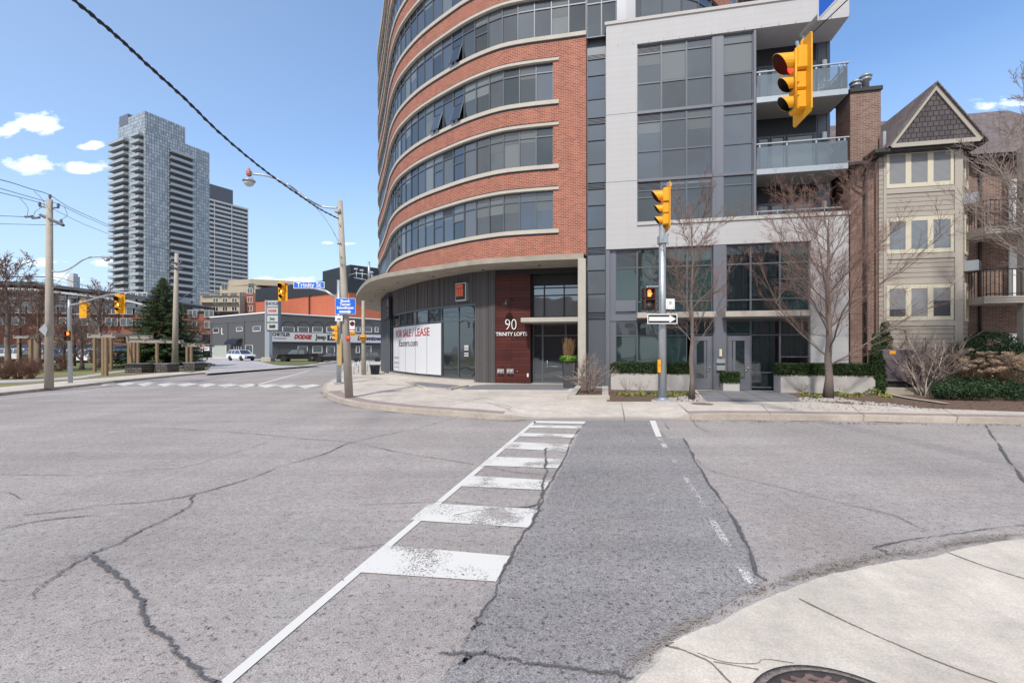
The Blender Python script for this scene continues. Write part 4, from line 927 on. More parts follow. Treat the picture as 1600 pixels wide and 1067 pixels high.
u=RU(1124,vt); q=MB(RF); q.bbox(u-.05,vt-.24,RZ(1124,557,vt-.2),u+.05,vt-.155,RZ(1124,545.5,vt-.2),.01); q.build('porch_light',mat('lamp_cream',(.8,.7,.5),.4),B)
for z0,z1 in ((567.6,561),(579,571)):
    q=MB(RF); q.bbox(u-.17,vt-.26,RZ(1124,z0,vt-.2),u+.17,vt-.155,RZ(1124,z1,vt-.2),.012); q.build('mailbox',ALU,B)
q=MB(RF); q.box(uw1,vb,.1,ue,vb+9,7.4); q.box(uL,vt+1.0,.05,uR-.4,vt+9,7.3); q.box(uL,vg+.2,7.3,uw1,vg+9,16.0); q.box(uw1,vb+.2,7.3,ue,vb+8,16.0); q.build('rear_wall',FRAME,B)

# ---------------------------------------------------------------- vegetation helpers
def bare_tree(name,label,base,H,spread,seed,r0=.13,nb=16,lean=(0,0),cat='tree',group=None,tm=None,wm=None,fork=.28,up=.9,twn=8,subn=8,lv=1.0,trunkpts=None,minr=.0035):
    r=random.Random(seed); T=thing(name,label,cat,base,group); b=Vector(base)
    tr=MB(); br=MB(); tw=MB()
    n=9; P=trunkpts or [b+Vector((lean[0]*t*t*H+r.uniform(-.03,.03)*H*.15*(0<t<1),lean[1]*t*t*H+r.uniform(-.03,.03)*H*.15,H*.82*t)) for t in [i/n for i in range(n+1)]]
    n=len(P)-1
    R=[r0*(1.35 if i==0 else 1)*(1-i/n*.88) for i in range(n+1)]
    tr.tube(P,R,9)
    def limb(mb,p,d,L,ra,sides,segs,curl,wob):
        pts=[p]; q=p.copy(); dd=d.copy()
        for i in range(segs):
            dd=(dd+Vector((r.gauss(0,wob),r.gauss(0,wob),r.gauss(0,wob)+curl))).normalized(); q=q+dd*(L/segs); pts.append(q.copy())
        mb.tube(pts,[max(ra*(1-i/segs*.8),minr*.8) for i in range(segs+1)],sides,cap=False); return pts
    for i in range(nb):
        t=fork+(1-fork)*(i/(nb-1))**.9; f=t*n; k=min(int(f),n-1); p=P[k].lerp(P[k+1],f-k)
        a=i*2.4+r.uniform(-.5,.5); el=.55+.5*t*up+r.uniform(-.1,.1)
        L=spread*(1.05-.62*t)*r.uniform(.8,1.15); d=Vector((math.cos(a)*math.cos(el),math.sin(a)*math.cos(el),math.sin(el)))
        ra=R[k]*.30
        q=limb(br,p,d,L,ra,6,6,.05,.10)
        for j in range(subn):
            g=(j+.8)/subn; m=min(int(g*6),5); s=q[m].lerp(q[m+1],g*6-m) if g<1 else q[-1]; dd=(q[m+1]-q[m]).normalized()
            e=(dd+Vector((r.uniform(-1,1),r.uniform(-1,1),r.uniform(-.45,.9)))*.75).normalized()
            L2=L*.42*(1.15-g*.55)*r.uniform(.7,1.2); w=limb(br,s,e,L2,max(ra*.35,.007),4,4,.03,.12)
            for l in range(twn):
                h=(l+.7)/twn; m2=min(int(h*4),3); s2=w[m2].lerp(w[m2+1],min(h*4-m2,1)); d2=(w[m2+1]-w[m2]).normalized()
                e2=(d2+Vector((r.uniform(-1,1),r.uniform(-1,1),r.uniform(-.4,.8)))*.8).normalized(); L3=L2*r.uniform(.25,.6)
                v=limb(tw,s2,e2,L3,minr*1.25,3,2,.03,.18)
                if lv>.5:
                    for _ in range(3):
                        e3=(e2+Vector((r.uniform(-1,1),r.uniform(-1,1),r.uniform(-.5,.8)))*.8).normalized(); limb(tw,v[1],e3,L3*r.uniform(.35,.8),minr,3,1,0,.1)
    tr.build('trunk',tm or BARK,T); br.build('branches',tm or BARK,T); tw.build('twigs',wm or TWIGR,T,kind='stuff'); return T
def leafbox(name,m,parent,x0,x1,y0,y1,z0,z1,n,s,seed,fr=None,round_=.0,depth=.12,core=None):
    r=random.Random(seed); q=MB(); mp=fr or (lambda x,y,z:Vector((x,y,z)))
    for i in range(n):
        f=r.random(); x,y,z=r.uniform(x0,x1),r.uniform(y0,y1),r.uniform(z0,z1); d=abs(r.gauss(0,depth))
        if f<.45: z=z1-d
        elif f<.75: y=y0+d
        elif f<.84: y=y1-d
        elif f<.92: x=x0+d
        else: x=x1-d
        if round_>0:
            ux,uy,uz=(x-(x0+x1)/2)/((x1-x0)/2),(y-(y0+y1)/2)/((y1-y0)/2),(z-z0)/(z1-z0)
            l=math.sqrt(ux*ux+uy*uy+uz*uz)
            if l>1: k=1-(1-1/l)*round_; x=(x0+x1)/2+ux*k*(x1-x0)/2; y=(y0+y1)/2+uy*k*(y1-y0)/2; z=z0+uz*k*(z1-z0)
        c=mp(x,y,z+r.gauss(0,.012)); a=Vector((r.gauss(0,1),r.gauss(0,1),r.gauss(0,1))).normalized(); b=a.cross(Vector((r.gauss(0,1),r.gauss(0,1),r.gauss(0,1)))).normalized(); w=s*r.uniform(.6,1.3)
        q.add([c-a*w,c+b*w*.45,c+a*w,c-b*w*.45],[(0,1,2,3)],raw=True)
    q.build(name,m,parent)
def blobleaf(name,m,parent,blobs,n,s,seed,thin=.45):
    r=random.Random(seed); q=MB(); tot=sum(b[3]**2 for b in blobs)
    for (x,y,z,rad,fz) in blobs:
        for i in range(int(n*rad*rad/tot)):
            d=Vector((r.gauss(0,1),r.gauss(0,1),r.gauss(0,1))).normalized()*rad*(1-abs(r.gauss(0,.16))); d.z*=fz
            if z+d.z<.05: continue
            c=Vector((x,y,z))+d; a=Vector((r.gauss(0,1),r.gauss(0,1),r.gauss(0,1))).normalized(); b=a.cross(Vector((r.gauss(0,1),r.gauss(0,1),r.gauss(0,1)))).normalized(); w=s*r.uniform(.6,1.4)
            q.add([c-a*w,c+b*w*thin,c+a*w,c-b*w*thin],[(0,1,2,3)],raw=True)
    return q.build(name,m,parent)
def stems(name,m,parent,base,n,H,spread,seed,r=.012,nbr=5,wob=.12,z=.15,twm=None):
    rr=random.Random(seed); q=MB(); t=MB()
    for i in range(n):
        a=rr.uniform(0,6.28); p=Vector(base)+Vector((math.cos(a),math.sin(a),0))*rr.uniform(0,.12*spread); d=Vector((math.cos(a)*spread/H*rr.uniform(.2,1),math.sin(a)*spread/H*rr.uniform(.2,1),1)).normalized()
        L=H*rr.uniform(.6,1.05); P=[p.copy()]
        for k in range(7): d=(d+Vector((rr.gauss(0,wob),rr.gauss(0,wob),rr.gauss(0,wob*.5)))).normalized(); p=p+d*L/7; P.append(p.copy())
        q.tube(P,[r*(1-k/7*.75) for k in range(8)],4,cap=False)
        for j in range(nbr):
            k=rr.randint(2,6); e=(P[k+1]-P[k]).normalized()+Vector((rr.uniform(-1,1),rr.uniform(-1,1),rr.uniform(-.2,.7)))*.9; e.normalize(); l=L*rr.uniform(.12,.35)
            o=P[k]; m1=o+e*l*.5+Vector((rr.gauss(0,.02),rr.gauss(0,.02),.01)); m2=m1+(e+Vector((rr.gauss(0,.3),rr.gauss(0,.3),.15)))*l*.5
            t.tube([o,m1,m2],[r*.4,r*.3,r*.2],3,cap=False)
            for _ in range(3): e3=e+Vector((rr.uniform(-1,1),rr.uniform(-1,1),rr.uniform(-.3,.9))); t.tube([m1,m1+e3*l*.3],[r*.25,r*.15],3,cap=False)
    q.build(name,m,parent); t.build('twigs',twm or m,parent,kind='stuff')
# ---------------------------------------------------------------- beds, planters, trees in front of the loft building
m=MB(); m.poly([tuple(G(px,py,.157)) for px,py in [(948,627),(1087,627),(1103,627.5),(1083,609),(948,605)]]); struct(m,'mulch_bed',MULCH)
m=MB(); m.poly([tuple(G(px,py,.157)) for px,py in [(1216,609),(1262,626),(1330,631),(1440,637),(1600,643),(1700,648),(1700,604),(1400,600)]]); struct(m,'garden_bed',MULCH)
m=MB(); m.poly([tuple(G(px,py,.1595)) for px,py in [(1089,609.5),(1218,609.5),(1263,627),(1103,627)]]); struct(m,'entry_walk',PAVE)
mj=MB()
for a,b in (((1097,617),(1238,617)),((1120,610),(1150,627)),((1160,610),(1205,627)),((1190,610),(1240,622)),((1102,622.5),(1250,622.5))):
    A,Bq=G(*a,.16),G(*b,.16); strip(mj,[(A.x,A.y),(Bq.x,Bq.y)],.02,.163)
struct(mj,'walk_joints',BLACK)
def stones(name,poly,n,seed):
    r=random.Random(seed); q=MB(); xs=[p[0] for p in poly]; ys=[p[1] for p in poly]
    def ins(x,y):
        c=False
        for i in range(len(poly)):
            a,b=poly[i],poly[i-1]
            if (a[1]>y)!=(b[1]>y) and x<(b[0]-a[0])*(y-a[1])/(b[1]-a[1])+a[0]: c=not c
        return c
    k=0
    while k<n:
        x,y=r.uniform(min(xs),max(xs)),r.uniform(min(ys),max(ys))
        if not ins(x,y): continue
        k+=1; c=G(x,y,.165); s=r.uniform(.02,.05); a=r.uniform(0,3)
        ca,sa=math.cos(a)*s,math.sin(a)*s; h=s*.8
        q.add([(c.x-ca,c.y-sa,.155),(c.x+sa*.7,c.y-ca*.7,.155),(c.x+ca,c.y+sa,.155),(c.x-sa*.7,c.y+ca*.7,.155),(c.x+ca*.2,c.y,.16+h)],[(0,1,4),(1,2,4),(2,3,4),(3,0,4)],smooth=False)
    q.build(name,STONEW,None,kind='stuff',label='rounded white river stones edging the planted bed',category='stones')
stones('river_stones',[(1030,622),(1060,619),(1092,616),(1104,627),(1020,629)],420,1)
stones('river_stones',[(1248,621),(1300,619),(1345,628),(1250,627)],420,2)
stones('river_stones',[(1330,626),(1400,631),(1440,637),(1330,631)],160,3)
def planter(px0,px1,v,zb,zt,zh,label,hl,n,dep=.75):
    u0,u1=RU(px0,v),RU(px1,v); p=thing('planter',label,'planter',RF((u0+u1)/2,v,zb))
    q=MB(RF); w=.06
    q.bbox(u0,v,zb,u1,v+w,zt,.01); q.bbox(u0,v+w,zb,u0+w,v+dep,zt,.01); q.bbox(u1-w,v+w,zb,u1,v+dep,zt,.01); q.box(u0+w,v+w,zb,u1-w,v+dep,zt-.06); q.build('planter_box',CONCP,p)
    h=thing('clipped_hedge',hl,'hedge',RF((u0+u1)/2,v+.2,zt))
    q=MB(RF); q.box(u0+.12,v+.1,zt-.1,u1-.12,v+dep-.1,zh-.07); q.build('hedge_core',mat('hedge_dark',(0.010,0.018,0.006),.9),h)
    leafbox('foliage',HEDGE,h,u0-.02,u1+.02,v-.02,v+dep,zt-.03,zh,n,.034,int(px0),RF,depth=.035)
planter(954.5,1082.5,19.2,.16,.86,1.30,'long pale concrete planter left of the two grey doors, behind the signal pole','clipped dark hedge in the long planter left of the grey doors',15000)
planter(1220,1368,19.2,.16,.86,1.30,'long pale concrete planter right of the grey doors, behind the larger bare tree','clipped dark hedge in the long planter right of the grey doors',15000)
planter(1130,1155.8,19.55,.16,.50,.92,'small low concrete planter between the two grey front doors','small dark shrub in the low planter between the doors',3500,.5)
# raised bed by the column
k0=G(888,625,.15); k1=G(953,625,.15)
rb=thing('raised_bed','low concrete kerbed bed with bark mulch at the foot of the entrance column','planter',(k0.x+.7,k0.y+2,.15))
q=MB(); X0,X1,Y0=k0.x,k1.x,k0.y
q.bbox(X0,Y0,.13,X1,Y0+.22,.30,.015); q.add([(X0,Y0+.22,.13),(X0+.25,Y0+.22,.13),(X0+1.15,Y0+4.4,.13),(X0+.9,Y0+4.4,.13),(X0,Y0+.22,.295),(X0+.25,Y0+.22,.295),(X0+1.15,Y0+4.4,.295),(X0+.9,Y0+4.4,.295)],[(4,5,6,7),(0,1,5,4),(3,7,6,2),(0,4,7,3),(1,2,6,5)])
q.add([(X1-.22,Y0+.22,.13),(X1,Y0+.22,.13),(X1+.8,Y0+4,.13),(X1+.55,Y0+4,.13),(X1-.22,Y0+.22,.295),(X1,Y0+.22,.295),(X1+.8,Y0+4,.295),(X1+.55,Y0+4,.295)],[(4,5,6,7),(0,1,5,4),(3,7,6,2),(0,4,7,3),(1,2,6,5)])
q.build('kerb',CONC,rb)
q=MB(); q.poly([(X0+.2,Y0+.2,.22),(X1-.2,Y0+.2,.22),(X1+.6,Y0+4,.22),(X0+1.0,Y0+4.2,.22)]); q.build('mulch',MULCH,rb)
c=Vector((X0+1.05,Y0+1.7,.2))
sh=thing('bare_shrub','knotted bare pale shrub growing in the raised bed by the entrance column','shrub',c); stems('stem',TWIGP,sh,c,26,1.45,.95,5,.016,12,.30)
sh2=0
# small plants
r5=random.Random(4)
plants=[(968,617,.16),(982,619,.2),(1001,618,.26),(1025,620,.26),(1052,620,.28),(1071,618,.2),(1258,619,.24),(1276,622,.2),(1340,619,.20),(1364,617,.33),(1384,621,.2),(1322,620,.18),(1308,617,.18)]
for i,(px,py,s) in enumerate(plants):
    c=G(px,py,.157); spot=('under the left planter, nearest the raised bed','second from the raised bed under the left planter','broad one left of the signal pole','just left of the signal pole base','just right of the signal pole base','right at the foot of the slim bare tree','left of the thick bare tree trunk','close against the left of the thick bare tree trunk','second to the right of the thick bare tree trunk','largest and brightest, right of the thick bare tree','rightmost of the row, below the utility box','first to the right of the thick bare tree trunk','just behind the thick bare tree trunk')[i]
    p=thing('perennial_plant','yellow green perennial clump, '+spot,'plant',c,'spring perennials in the mulch beds')
    blobleaf('leaves',YGRN,p,[(c.x,c.y,.17,s*.85,.75)],210,.045,i+30,.5)
for i,(px,py,h,l) in enumerate([(980,612,.65,'dry twiggy perennial standing against the left end of the left planter'),(1003,613,.55,'dry twiggy perennial left of the round shadow spot on the left planter'),(1256,615,.5,'dry twiggy perennial at the left end of the right planter'),(1312,615,.45,'dry twiggy perennial against the right planter beside the thick trunk'),(1350,615,.6,'dry twiggy perennial near the right end of the right planter')]):
    c=G(px,py,.157); p=thing('dry_perennial',l,'plant',c,'dry perennials against the planters'); stems('stem',TWIGP,p,c,12,h,.5,i+60,.006,4,.12)
# trees
c=G(1081,624,.157)
T1=bare_tree('street_tree','slim bare young street tree with reddish twigs behind the signal pole',c,7.5,3.1,21,r0=.085,nb=19,fork=.26,up=.72,subn=9,twn=6,wm=TWIGR,tm=BARK,minr=.0032)
c=G(1294,622,.157)
T2=bare_tree('street_tree','thick trunked bare street tree with wide spreading reddish twigs in front of the right planter',c,7.6,4.5,33,r0=.135,nb=24,fork=.18,up=.66,subn=10,twn=8,wm=TWIGR,tm=BARK,minr=.0032)
c=Vector((16.5,12.9,.15))
T3=bare_tree('street_tree','pale bare tree at the right edge of the photo reaching across the brown brick house',c,9.8,5.3,44,r0=.2,nb=28,fork=.33,up=.8,subn=10,twn=9,wm=TWIGP,tm=BARKP,minr=.0048)
# tall planter with grasses by the lobby door
c=G(888,606,.15); tp=thing('tall_planter','tall square dark grey planter with dry brown grass and green leaves beside the lobby door','planter',c)
q=MB(); x,y=c.x,c.y
q.loft([[(x-.20,y-.20,.15),(x+.20,y-.20,.15),(x+.20,y+.20,.15),(x-.20,y+.20,.15)],[(x-.25,y-.25,1.27),(x+.25,y-.25,1.27),(x+.25,y+.25,1.27),(x-.25,y+.25,1.27)]],True); q.build('pot',mat('pot_grey',(0.06,0.063,0.07),.5),tp)
rr=random.Random(9); q=MB()
for i in range(260):
    a=rr.uniform(0,6.28); d=rr.uniform(0,.16); p=Vector((x+math.cos(a)*d,y+math.sin(a)*d,1.25)); h=rr.uniform(.5,1.15); e=Vector((math.cos(a)*rr.uniform(0,.16),math.sin(a)*rr.uniform(0,.16),h)); q.tube([p,p+e*.6,p+e+Vector((math.cos(a)*.03,0,-.02))],[.006,.006,.004],3,cap=False)
q.build('dry_grass',DRYG,tp)
q=MB()
for i in range(150):
    a=rr.uniform(0,6.28); p=Vector((x+math.cos(a)*.15,y+math.sin(a)*.15,1.25)); o=Vector((math.cos(a),math.sin(a),0)); h=rr.uniform(.1,.35); L=rr.uniform(.1,.34); s=Vector((-o.y,o.x,0))*.03
    q.add([p-s,p+s,p+o*L*.6+s+Vector((0,0,h)),p+o*L+Vector((0,0,h*.7)),p+o*L*.6-s+Vector((0,0,h))],[(0,1,2,4),(4,2,3)],raw=True)
q.build('leaves',LEAFG,tp)
# ---------------------------------------------------------------- brown brick town house
HS=thing('brick_house','brown brick town house with a beige sided bay, cream windows and a shingled gable','house',RF(17,21,0))
vB=20.9; vM=21.7
uh0,uh1=RU(1328.5,vM),RU(1720,vM)
q=MB(RF); q.box(uh0,vM,0,uh1,vM+11,10.0); q.build('brick_wall',BRICKD,HS)
uc0,uc1=RU(1328.5,21.3),RU(1376.3,21.3)
q=MB(RF); q.box(uc0,21.3,0,uc1,22.5,12.62); q.box(RU(1355,21.15),21.15,0,RU(1369,21.15),21.69,9.6); q.build('chimney_stack',BRICKD,HS)
q=MB(RF); q.bbox(uc0-.05,21.22,12.62,uc1+.05,22.55,12.80,.02); q.build('chimney_cap',TRIMD,HS)
for px,h,l in ((1337,.30,''),(1352.5,.52,'')):
    u=RU(px,21.8); q=MB(RF); q.lathe([(.13,0),(.13,h),(.20,h+.01),(.22,h+.06),(.20,h+.1),(.14,h+.11),(.14,h+.16),(.24,h+.17),(.24,h+.2),(.12,h+.3),(.02,h+.33)],(u,21.8,12.8),16); q.build('flue_pipe',METAL,HS)
# bay
ub0,ub1=RU(1380,vB),RU(1503.5,vB)
q=MB(RF); q.prism([(ub0,vB),(ub1,vB),(ub1+.78,vB+.85),(ub1+.78,vM+.01),(ub0-.15,vM+.01),(ub0-.15,vB+.0)],1.2,9.75); q.build('bay_siding',SIDING,HS)
q=MB(RF); q.box(RU(1369,21.0),21.0,0,ub0-.15,vM,9.6); q.prism([(ub0+.05,vB+.05),(ub1-.02,vB+.05),(ub1+.7,vB+.85),(ub1+.7,vM),(ub0,vM)],0,1.2); q.build('brick_pier',BRICKD,HS)
q=MB(RF)
for a,b in ((1380,1384.5),(1491,1503.5)): q.box(RU(a,vB),vB-.035,1.3,RU(b,vB),vB,9.75)
for z0,z1 in ((9.93,10.0),(8.16,8.36),(7.20,7.36),(5.50,5.70),(4.48,4.64),(2.80,3.0)): q.box(RU(1384.5,vB),vB-.033,z0,RU(1491,vB),vB,z1)
q.build('trim_board',TAUPE,HS)
r6=random.Random(2)
for (z0,z1,kind) in ((8.38,9.88,0),(5.72,7.18,1),(3.02,4.46,2)):
    pxs_=[1385,1419,1453.5,1489.5]
    for i in range(3):
        a,b=RF(RU(pxs_[i+1],vB-.03),vB-.03,0),RF(RU(pxs_[i],vB-.03),vB-.03,0)
        w=window_unit(HS,(a.x,a.y),(b.x,b.y),z0,z1,(-.198,-.98),[],.20,CLEAR,CREAM,'bay_window',dep=.02)
        u0,u1=RU(pxs_[i]+2,vB-.05),RU(pxs_[i+1]-2,vB-.05)
        bl=MB(RF); zz=z1-.12; lim=z0+.1 if not(kind==2 and i!=1) else z0+(.75 if i==2 else .45)
        while zz>lim: bl.box(u0,vB-.028,zz,u1,vB-.018,zz+.034); zz-.0; zz-=.045
        bl.build('blind',BLIND if not(kind==1) else mat('blind_dim',(.25,.29,.33),.8),w)
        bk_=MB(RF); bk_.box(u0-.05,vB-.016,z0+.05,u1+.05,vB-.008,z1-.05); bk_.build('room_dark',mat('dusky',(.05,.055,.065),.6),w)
    # narrow window in the canted side with an air conditioner below
    d45=Vector((.676,.737)); p0=Vector((ub1,vB))+d45*.36; p1=Vector((ub1,vB))+d45*.90
    a=RF(p1.x+.02,p1.y-.02,0); b=RF(p0.x+.02,p0.y-.02,0)
    nn=RF(.737,-.676,0)
    window_unit(HS,(a.x,a.y),(b.x,b.y),z0-.05,z1+.05,(nn.x,nn.y),[],.16,GLASSD,CREAM,'side_bay_window',dep=.02)
for z in (7.62,4.95):
    p0=Vector((ub1,vB))+Vector((.676,.737))*.55; o=RF(p0.x,p0.y,z); fr=FR(o,math.atan2(-UX*0-.0,1)*0+math.radians(-11.4+47.5))
    q=MB(fr); q.bbox(-.30,-.42,0,.30,.05,.42,.015); q.build('air_conditioner',ALU,HS)
    q=MB(fr); zz=.05
    while zz<.38: q.box(.301,-.36,zz,.306,.0,zz+.02); q.box(-.25,-.427,zz,.25,-.421,zz+.02); zz+=.045
    q.build('air_conditioner_grille',TRIMD,HS)
# gable
vG=20.45; ug0,ug1,ugm=RU(1389.5,vG),RU(1537,vG),RU(1463,vG); zb_,za_=9.98,12.25
q=MB(RF); q.add([(ug0+.2,vG+.06,zb_),(ug1-.2,vG+.06,zb_),(ugm,vG+.06,za_-.2)],[(0,1,2)]); q.build('gable_shingles',SHINGLE,HS)
q=MB(RF)
def rake(q,a,b,w,v,t=.05):
    d=(Vector(b)-Vector(a)).normalized(); n=Vector((-d.y,d.x)); 
    if n.y>0:n=-n
    p=[Vector(a),Vector(b),Vector(b)+n*w,Vector(a)+n*w]
    q.add([(x.x,v,x.y) for x in p]+[(x.x,v+t,x.y) for x in p],[(0,1,2,3),(7,6,5,4),(0,4,5,1),(1,5,6,2),(2,6,7,3),(3,7,4,0)])
rake(q,(ug0,zb_-.02),(ugm,za_+.0),.15,vG); rake(q,(ug1,zb_-.02),(ugm,za_+.0),.15,vG+.001); q.box(ug0+.1,vG-.01,zb_-.12,ug1-.1,vG+.05,zb_+.04); q.build('rake_board',TAUPE,HS)
q=MB(RF)
for s in (0,1):
    u=ug0-.12 if s==0 else ug1+.12
    a=(u,vG-.08,zb_-.10); b=(ugm,vG-.08,za_+.06); c_=(ugm,vG+5,za_+.06); d_=(u,vG+5,zb_-.10)
    q.add([a,b,c_,d_]+[(p[0],p[1],p[2]-.07) for p in (a,b,c_,d_)],[(0,1,2,3),(7,6,5,4),(0,4,5,1),(3,2,6,7)])
q.build('gable_roof',ROOF,HS)
q=MB(RF); q.box(ub0-.35,vG+.1,9.76,ub1+.5,vM,9.84); q.bbox(ub0-.55,vG-.02,9.70,ug0+.05,vM,9.86,.02); q.bbox(uh0-.5,vM-.9,9.42,uh0+.25,vM+10,9.56,.02); q.bbox(ub1+.8,vM-.55,9.45,uh1+.3,vM+.1,9.60,.02); q.build('gutter',TRIMD,HS)
q=MB(RF)
e=(uh0-.5,uh1+.3); q.add([(e[0],vM-.6,9.6),(e[1],vM-.6,9.6),(e[1],26.2,13.5),(e[0],26.2,13.5),(e[1],33,9.6),(e[0],33,9.6)],[(0,1,2,3),(3,2,4,5)]); q.build('main_roof',ROOF,HS)
q=MB(RF); q.add([(uh0,vM,9.7),(uh0,26.2,13.4),(uh0,33,9.7)],[(0,1,2)]); q.build('end_gable',BRICKD,HS)
q=MB(RF)
u=RU(1352.5,21.1); q.tube([(u,21.08,9.5),(u,21.08,.5)],.05,6); q.tube([(RU(1338,21.1),21.0,9.5),(RU(1333,21.1),21.1,8.9),(RU(1340,21.1),21.15,8.65),(u,21.08,8.5)],.045,6); u=RU(1531,vM-.05); q.tube([(u,vM-.07,9.5),(u,vM-.07,.5)],.055,6); q.build('downspout',TRIMD,HS)
q=MB(RF); q.bbox(RU(1378,21),20.9,10.0,RU(1383,21),21.2,10.75,.02); q.build('roof_flashing',ALU,HS)
# house balconies
for z in (3.62,6.30):
    vd=20.55; u0=RU(1538,vd)
    q=MB(RF); q.box(u0,vd,z-.0,uh1,vM,z+.28)
    for i in range(3): q.box(u0-.02,vd-.02-.012*(i),z+.02+i*.09,uh1,vd,z+.09+i*.09)
    q.build('balcony_deck',TAUPE,HS)
    q=MB(RF); q.box(u0+.1,vd+.05,z+1.30,uh1,vd+.09,z+1.34); q.box(u0+.1,vd+.05,z+.36,uh1,vd+.09,z+.39); u=u0+.1
    while u<uh1: q.box(u,vd+.06,z+.28,u+.018,vd+.078,z+1.3); u+=.14
    v=vd+.05
    while v<vM: q.box(u0+.1,v,z+.28,u0+.118,v+.018,z+1.3); v+=.14
    q.box(u0+.1,vd+.05,z+1.30,u0+.14,vM,z+1.34); q.build('balcony_rail',BLACK,HS)
for z in (.4,3.9,6.6):
    u=RU(1575,vM); q=MB(RF); q.box(u,vM-.06,z,u+.45,vM-.005,z+2.1); q.build('balcony_panel',WHITE,HS)
    a,b=RF(u+1.5,vM-.02,0),RF(u+.45,vM-.02,0); window_unit(HS,(a.x,a.y),(b.x,b.y),z,z+2.1,(-.198,-.98),[],.12,GLASSD,TRIMD,'balcony_door')
q=MB(RF); u=RU(1600,20.6); q.box(u,20.6,.1,u+.3,20.9,9.6); q.build('balcony_post',TAUPE,HS)
# utility box
u0,u1=RU(1379.5,19.6),RU(1441,19.6); ub_=thing('utility_cabinet','large purplish grey utility cabinet half hidden behind the pale shrub','cabinet',RF((u0+u1)/2,19.9,.3))
q=MB(RF); q.bbox(u0,19.6,.62,u1,20.6,1.85,.03); q.build('cabinet_body',UTILB,ub_)
q=MB(RF); q.box(u0+.02,19.7,.3,u1-.02,20.6,.62); q.box(u0+.9,19.585,.65,u0+.92,19.6,1.8); q.build('cabinet_base',TRIMD,ub_)
q=MB(RF); q.box(u0+.22,19.59,1.68,u0+.42,19.6,1.80); q.build('warning_label',YEL,ub_)
q=MB(RF); q.bbox(u0-.1,19.3,.14,u1+.6,19.55,.42,.02); struct(q,'garden_edging',CONCD)
q=MB(); P=[tuple(G(a,b,.16))[:2] for a,b in [(1390,617),(1420,623),(1460,629),(1480,632)]]; strip(q,dense(P,3),.22,.20); struct(q,'bed_kerb',MAT['kerb_concrete'])
# cedars
for i,(px,vv,h,w,l) in enumerate([(1368,19.35,2.30,.22,'narrow dark green cedar nearest the right planter'),(1384,20.75,2.85,.32,'narrow dark green cedar behind the left edge of the utility cabinet'),(1375,19.45,1.55,.20,'shortest narrow cedar, in front of the other two beside the cabinet')]):
    c=RF(RU(px,vv),vv,.15); t=thing('cedar_tree',l,'tree',c,'narrow cedars beside the utility cabinet')
    q=MB(); q.tube([c,c+Vector((0,0,h*.8))],[.04,.01],6); q.build('trunk',BARK,t)
    blobleaf('crown',mat('cedar_green',(0.035,0.070,0.018),.85,var=.6,vs=9),t,[(c.x+.04*math.sin(j*2.3),c.y,c.z+.2+h*.11*j,w*(1-(j/9)**2*.75),1.0) for j in range(9)],3600,.055,i+80,.35)
# pale twiggy shrub, hydrangeas, yews
c=G(1445,617.5,.16); sh=thing('bare_shrub','large vase shaped bare pale shrub in front of the utility cabinet','shrub',c); stems('stem',mat('stem_pale',(.58,.52,.47),.9,var=.2,vs=8),sh,c,26,2.2,1.7,8,.030,16,.20,twm=TWIGP)
for i,(px,vv,h,l) in enumerate([(1512,19.9,1.55,'dried tan hydrangea clump nearest the pale bare shrub'),(1552,19.5,1.5,'dried tan hydrangea clump, middle one behind the low yew'),(1600,19.1,1.45,'dried tan hydrangea clump at the right edge of the photo')]):
    c=RF(RU(px,vv),vv,.15); t=thing('hydrangea_bush',l,'shrub',c,'dried hydrangeas behind the low yew'); stems('stem',mat('stem_tan',(.36,.26,.17),.95,var=.3,vs=5),t,c,80,h,1.25,i+90,.007,6,.06)
    rr=random.Random(i+5); bl=[]
    for j in range(60):
        a=rr.uniform(0,6.28); d=math.sqrt(rr.random())*1.15; bl.append((c.x+math.cos(a)*d,c.y+math.sin(a)*d*.8,c.z+h*(1.08-.30*(d/1.15)**2)+rr.uniform(-.35,.06),rr.uniform(.075,.12),.5))
    blobleaf('flower_heads',DRYF,t,bl,6500,.022,i+95,.7)
    blobleaf('dry_leaves',DRYG if False else mat('leaf_litter_tan',(.38,.27,.17),.95,var=.4,vs=9),t,[(c.x,c.y,c.z+h*.45,1.05,.62)],160,.04,i+99,.4)
c=RF(RU(1535,20.6),20.6,.15); t=thing('yew_bush','rounded dark green yew bush behind the dried hydrangeas','shrub',c)
blobleaf('foliage',YEW,t,[(c.x-.6,c.y,1.6,.75,.8),(c.x+.3,c.y,1.85,.9,.8),(c.x+1.0,c.y,1.6,.7,.8),(c.x,c.y,.9,1.1,.9)],9000,.07,7,.3)
q=MB(); q.tube([c,c+Vector((0,0,1.4))],[.06,.03],6); q.build('trunk',BARK,t)
c=G(1540,618,.15); t=thing('low_yew_hedge','low spreading dark green yew along the pavement at the right edge','hedge',c)
bl=[]; rr=random.Random(12)
for j in range(52):
    px=rr.uniform(1468,1700); y=rr.uniform(610,627); g=G(px,y,.15); bl.append((g.x,g.y,.15+rr.uniform(.18,.50),rr.uniform(.28,.46),.72))
blobleaf('foliage',YEW,t,bl,30000,.05,13,.3)
q=MB()
for b in bl[::3]: q.tube([(b[0],b[1],.15),(b[0]+.05,b[1],b[2])],.012,4)
q.build('stem',BARK,t)
q=MB(RF); u=RU(1394,20.0); ar=thing('garden_hoop','dark bent branch loop above the left corner of the utility cabinet','branch',RF(u,20.2,1.8)); q.tube([(u+.35,20.2,1.85),(u+.62,20.2,2.25),(u+.55,20.2,2.6),(u+.2,20.2,2.68),(u-.1,20.2,2.5)],.035,6); tagm(q.build('bent_stem',BARK,ar),'','') if False else q.build('bent_stem',BARK,ar)

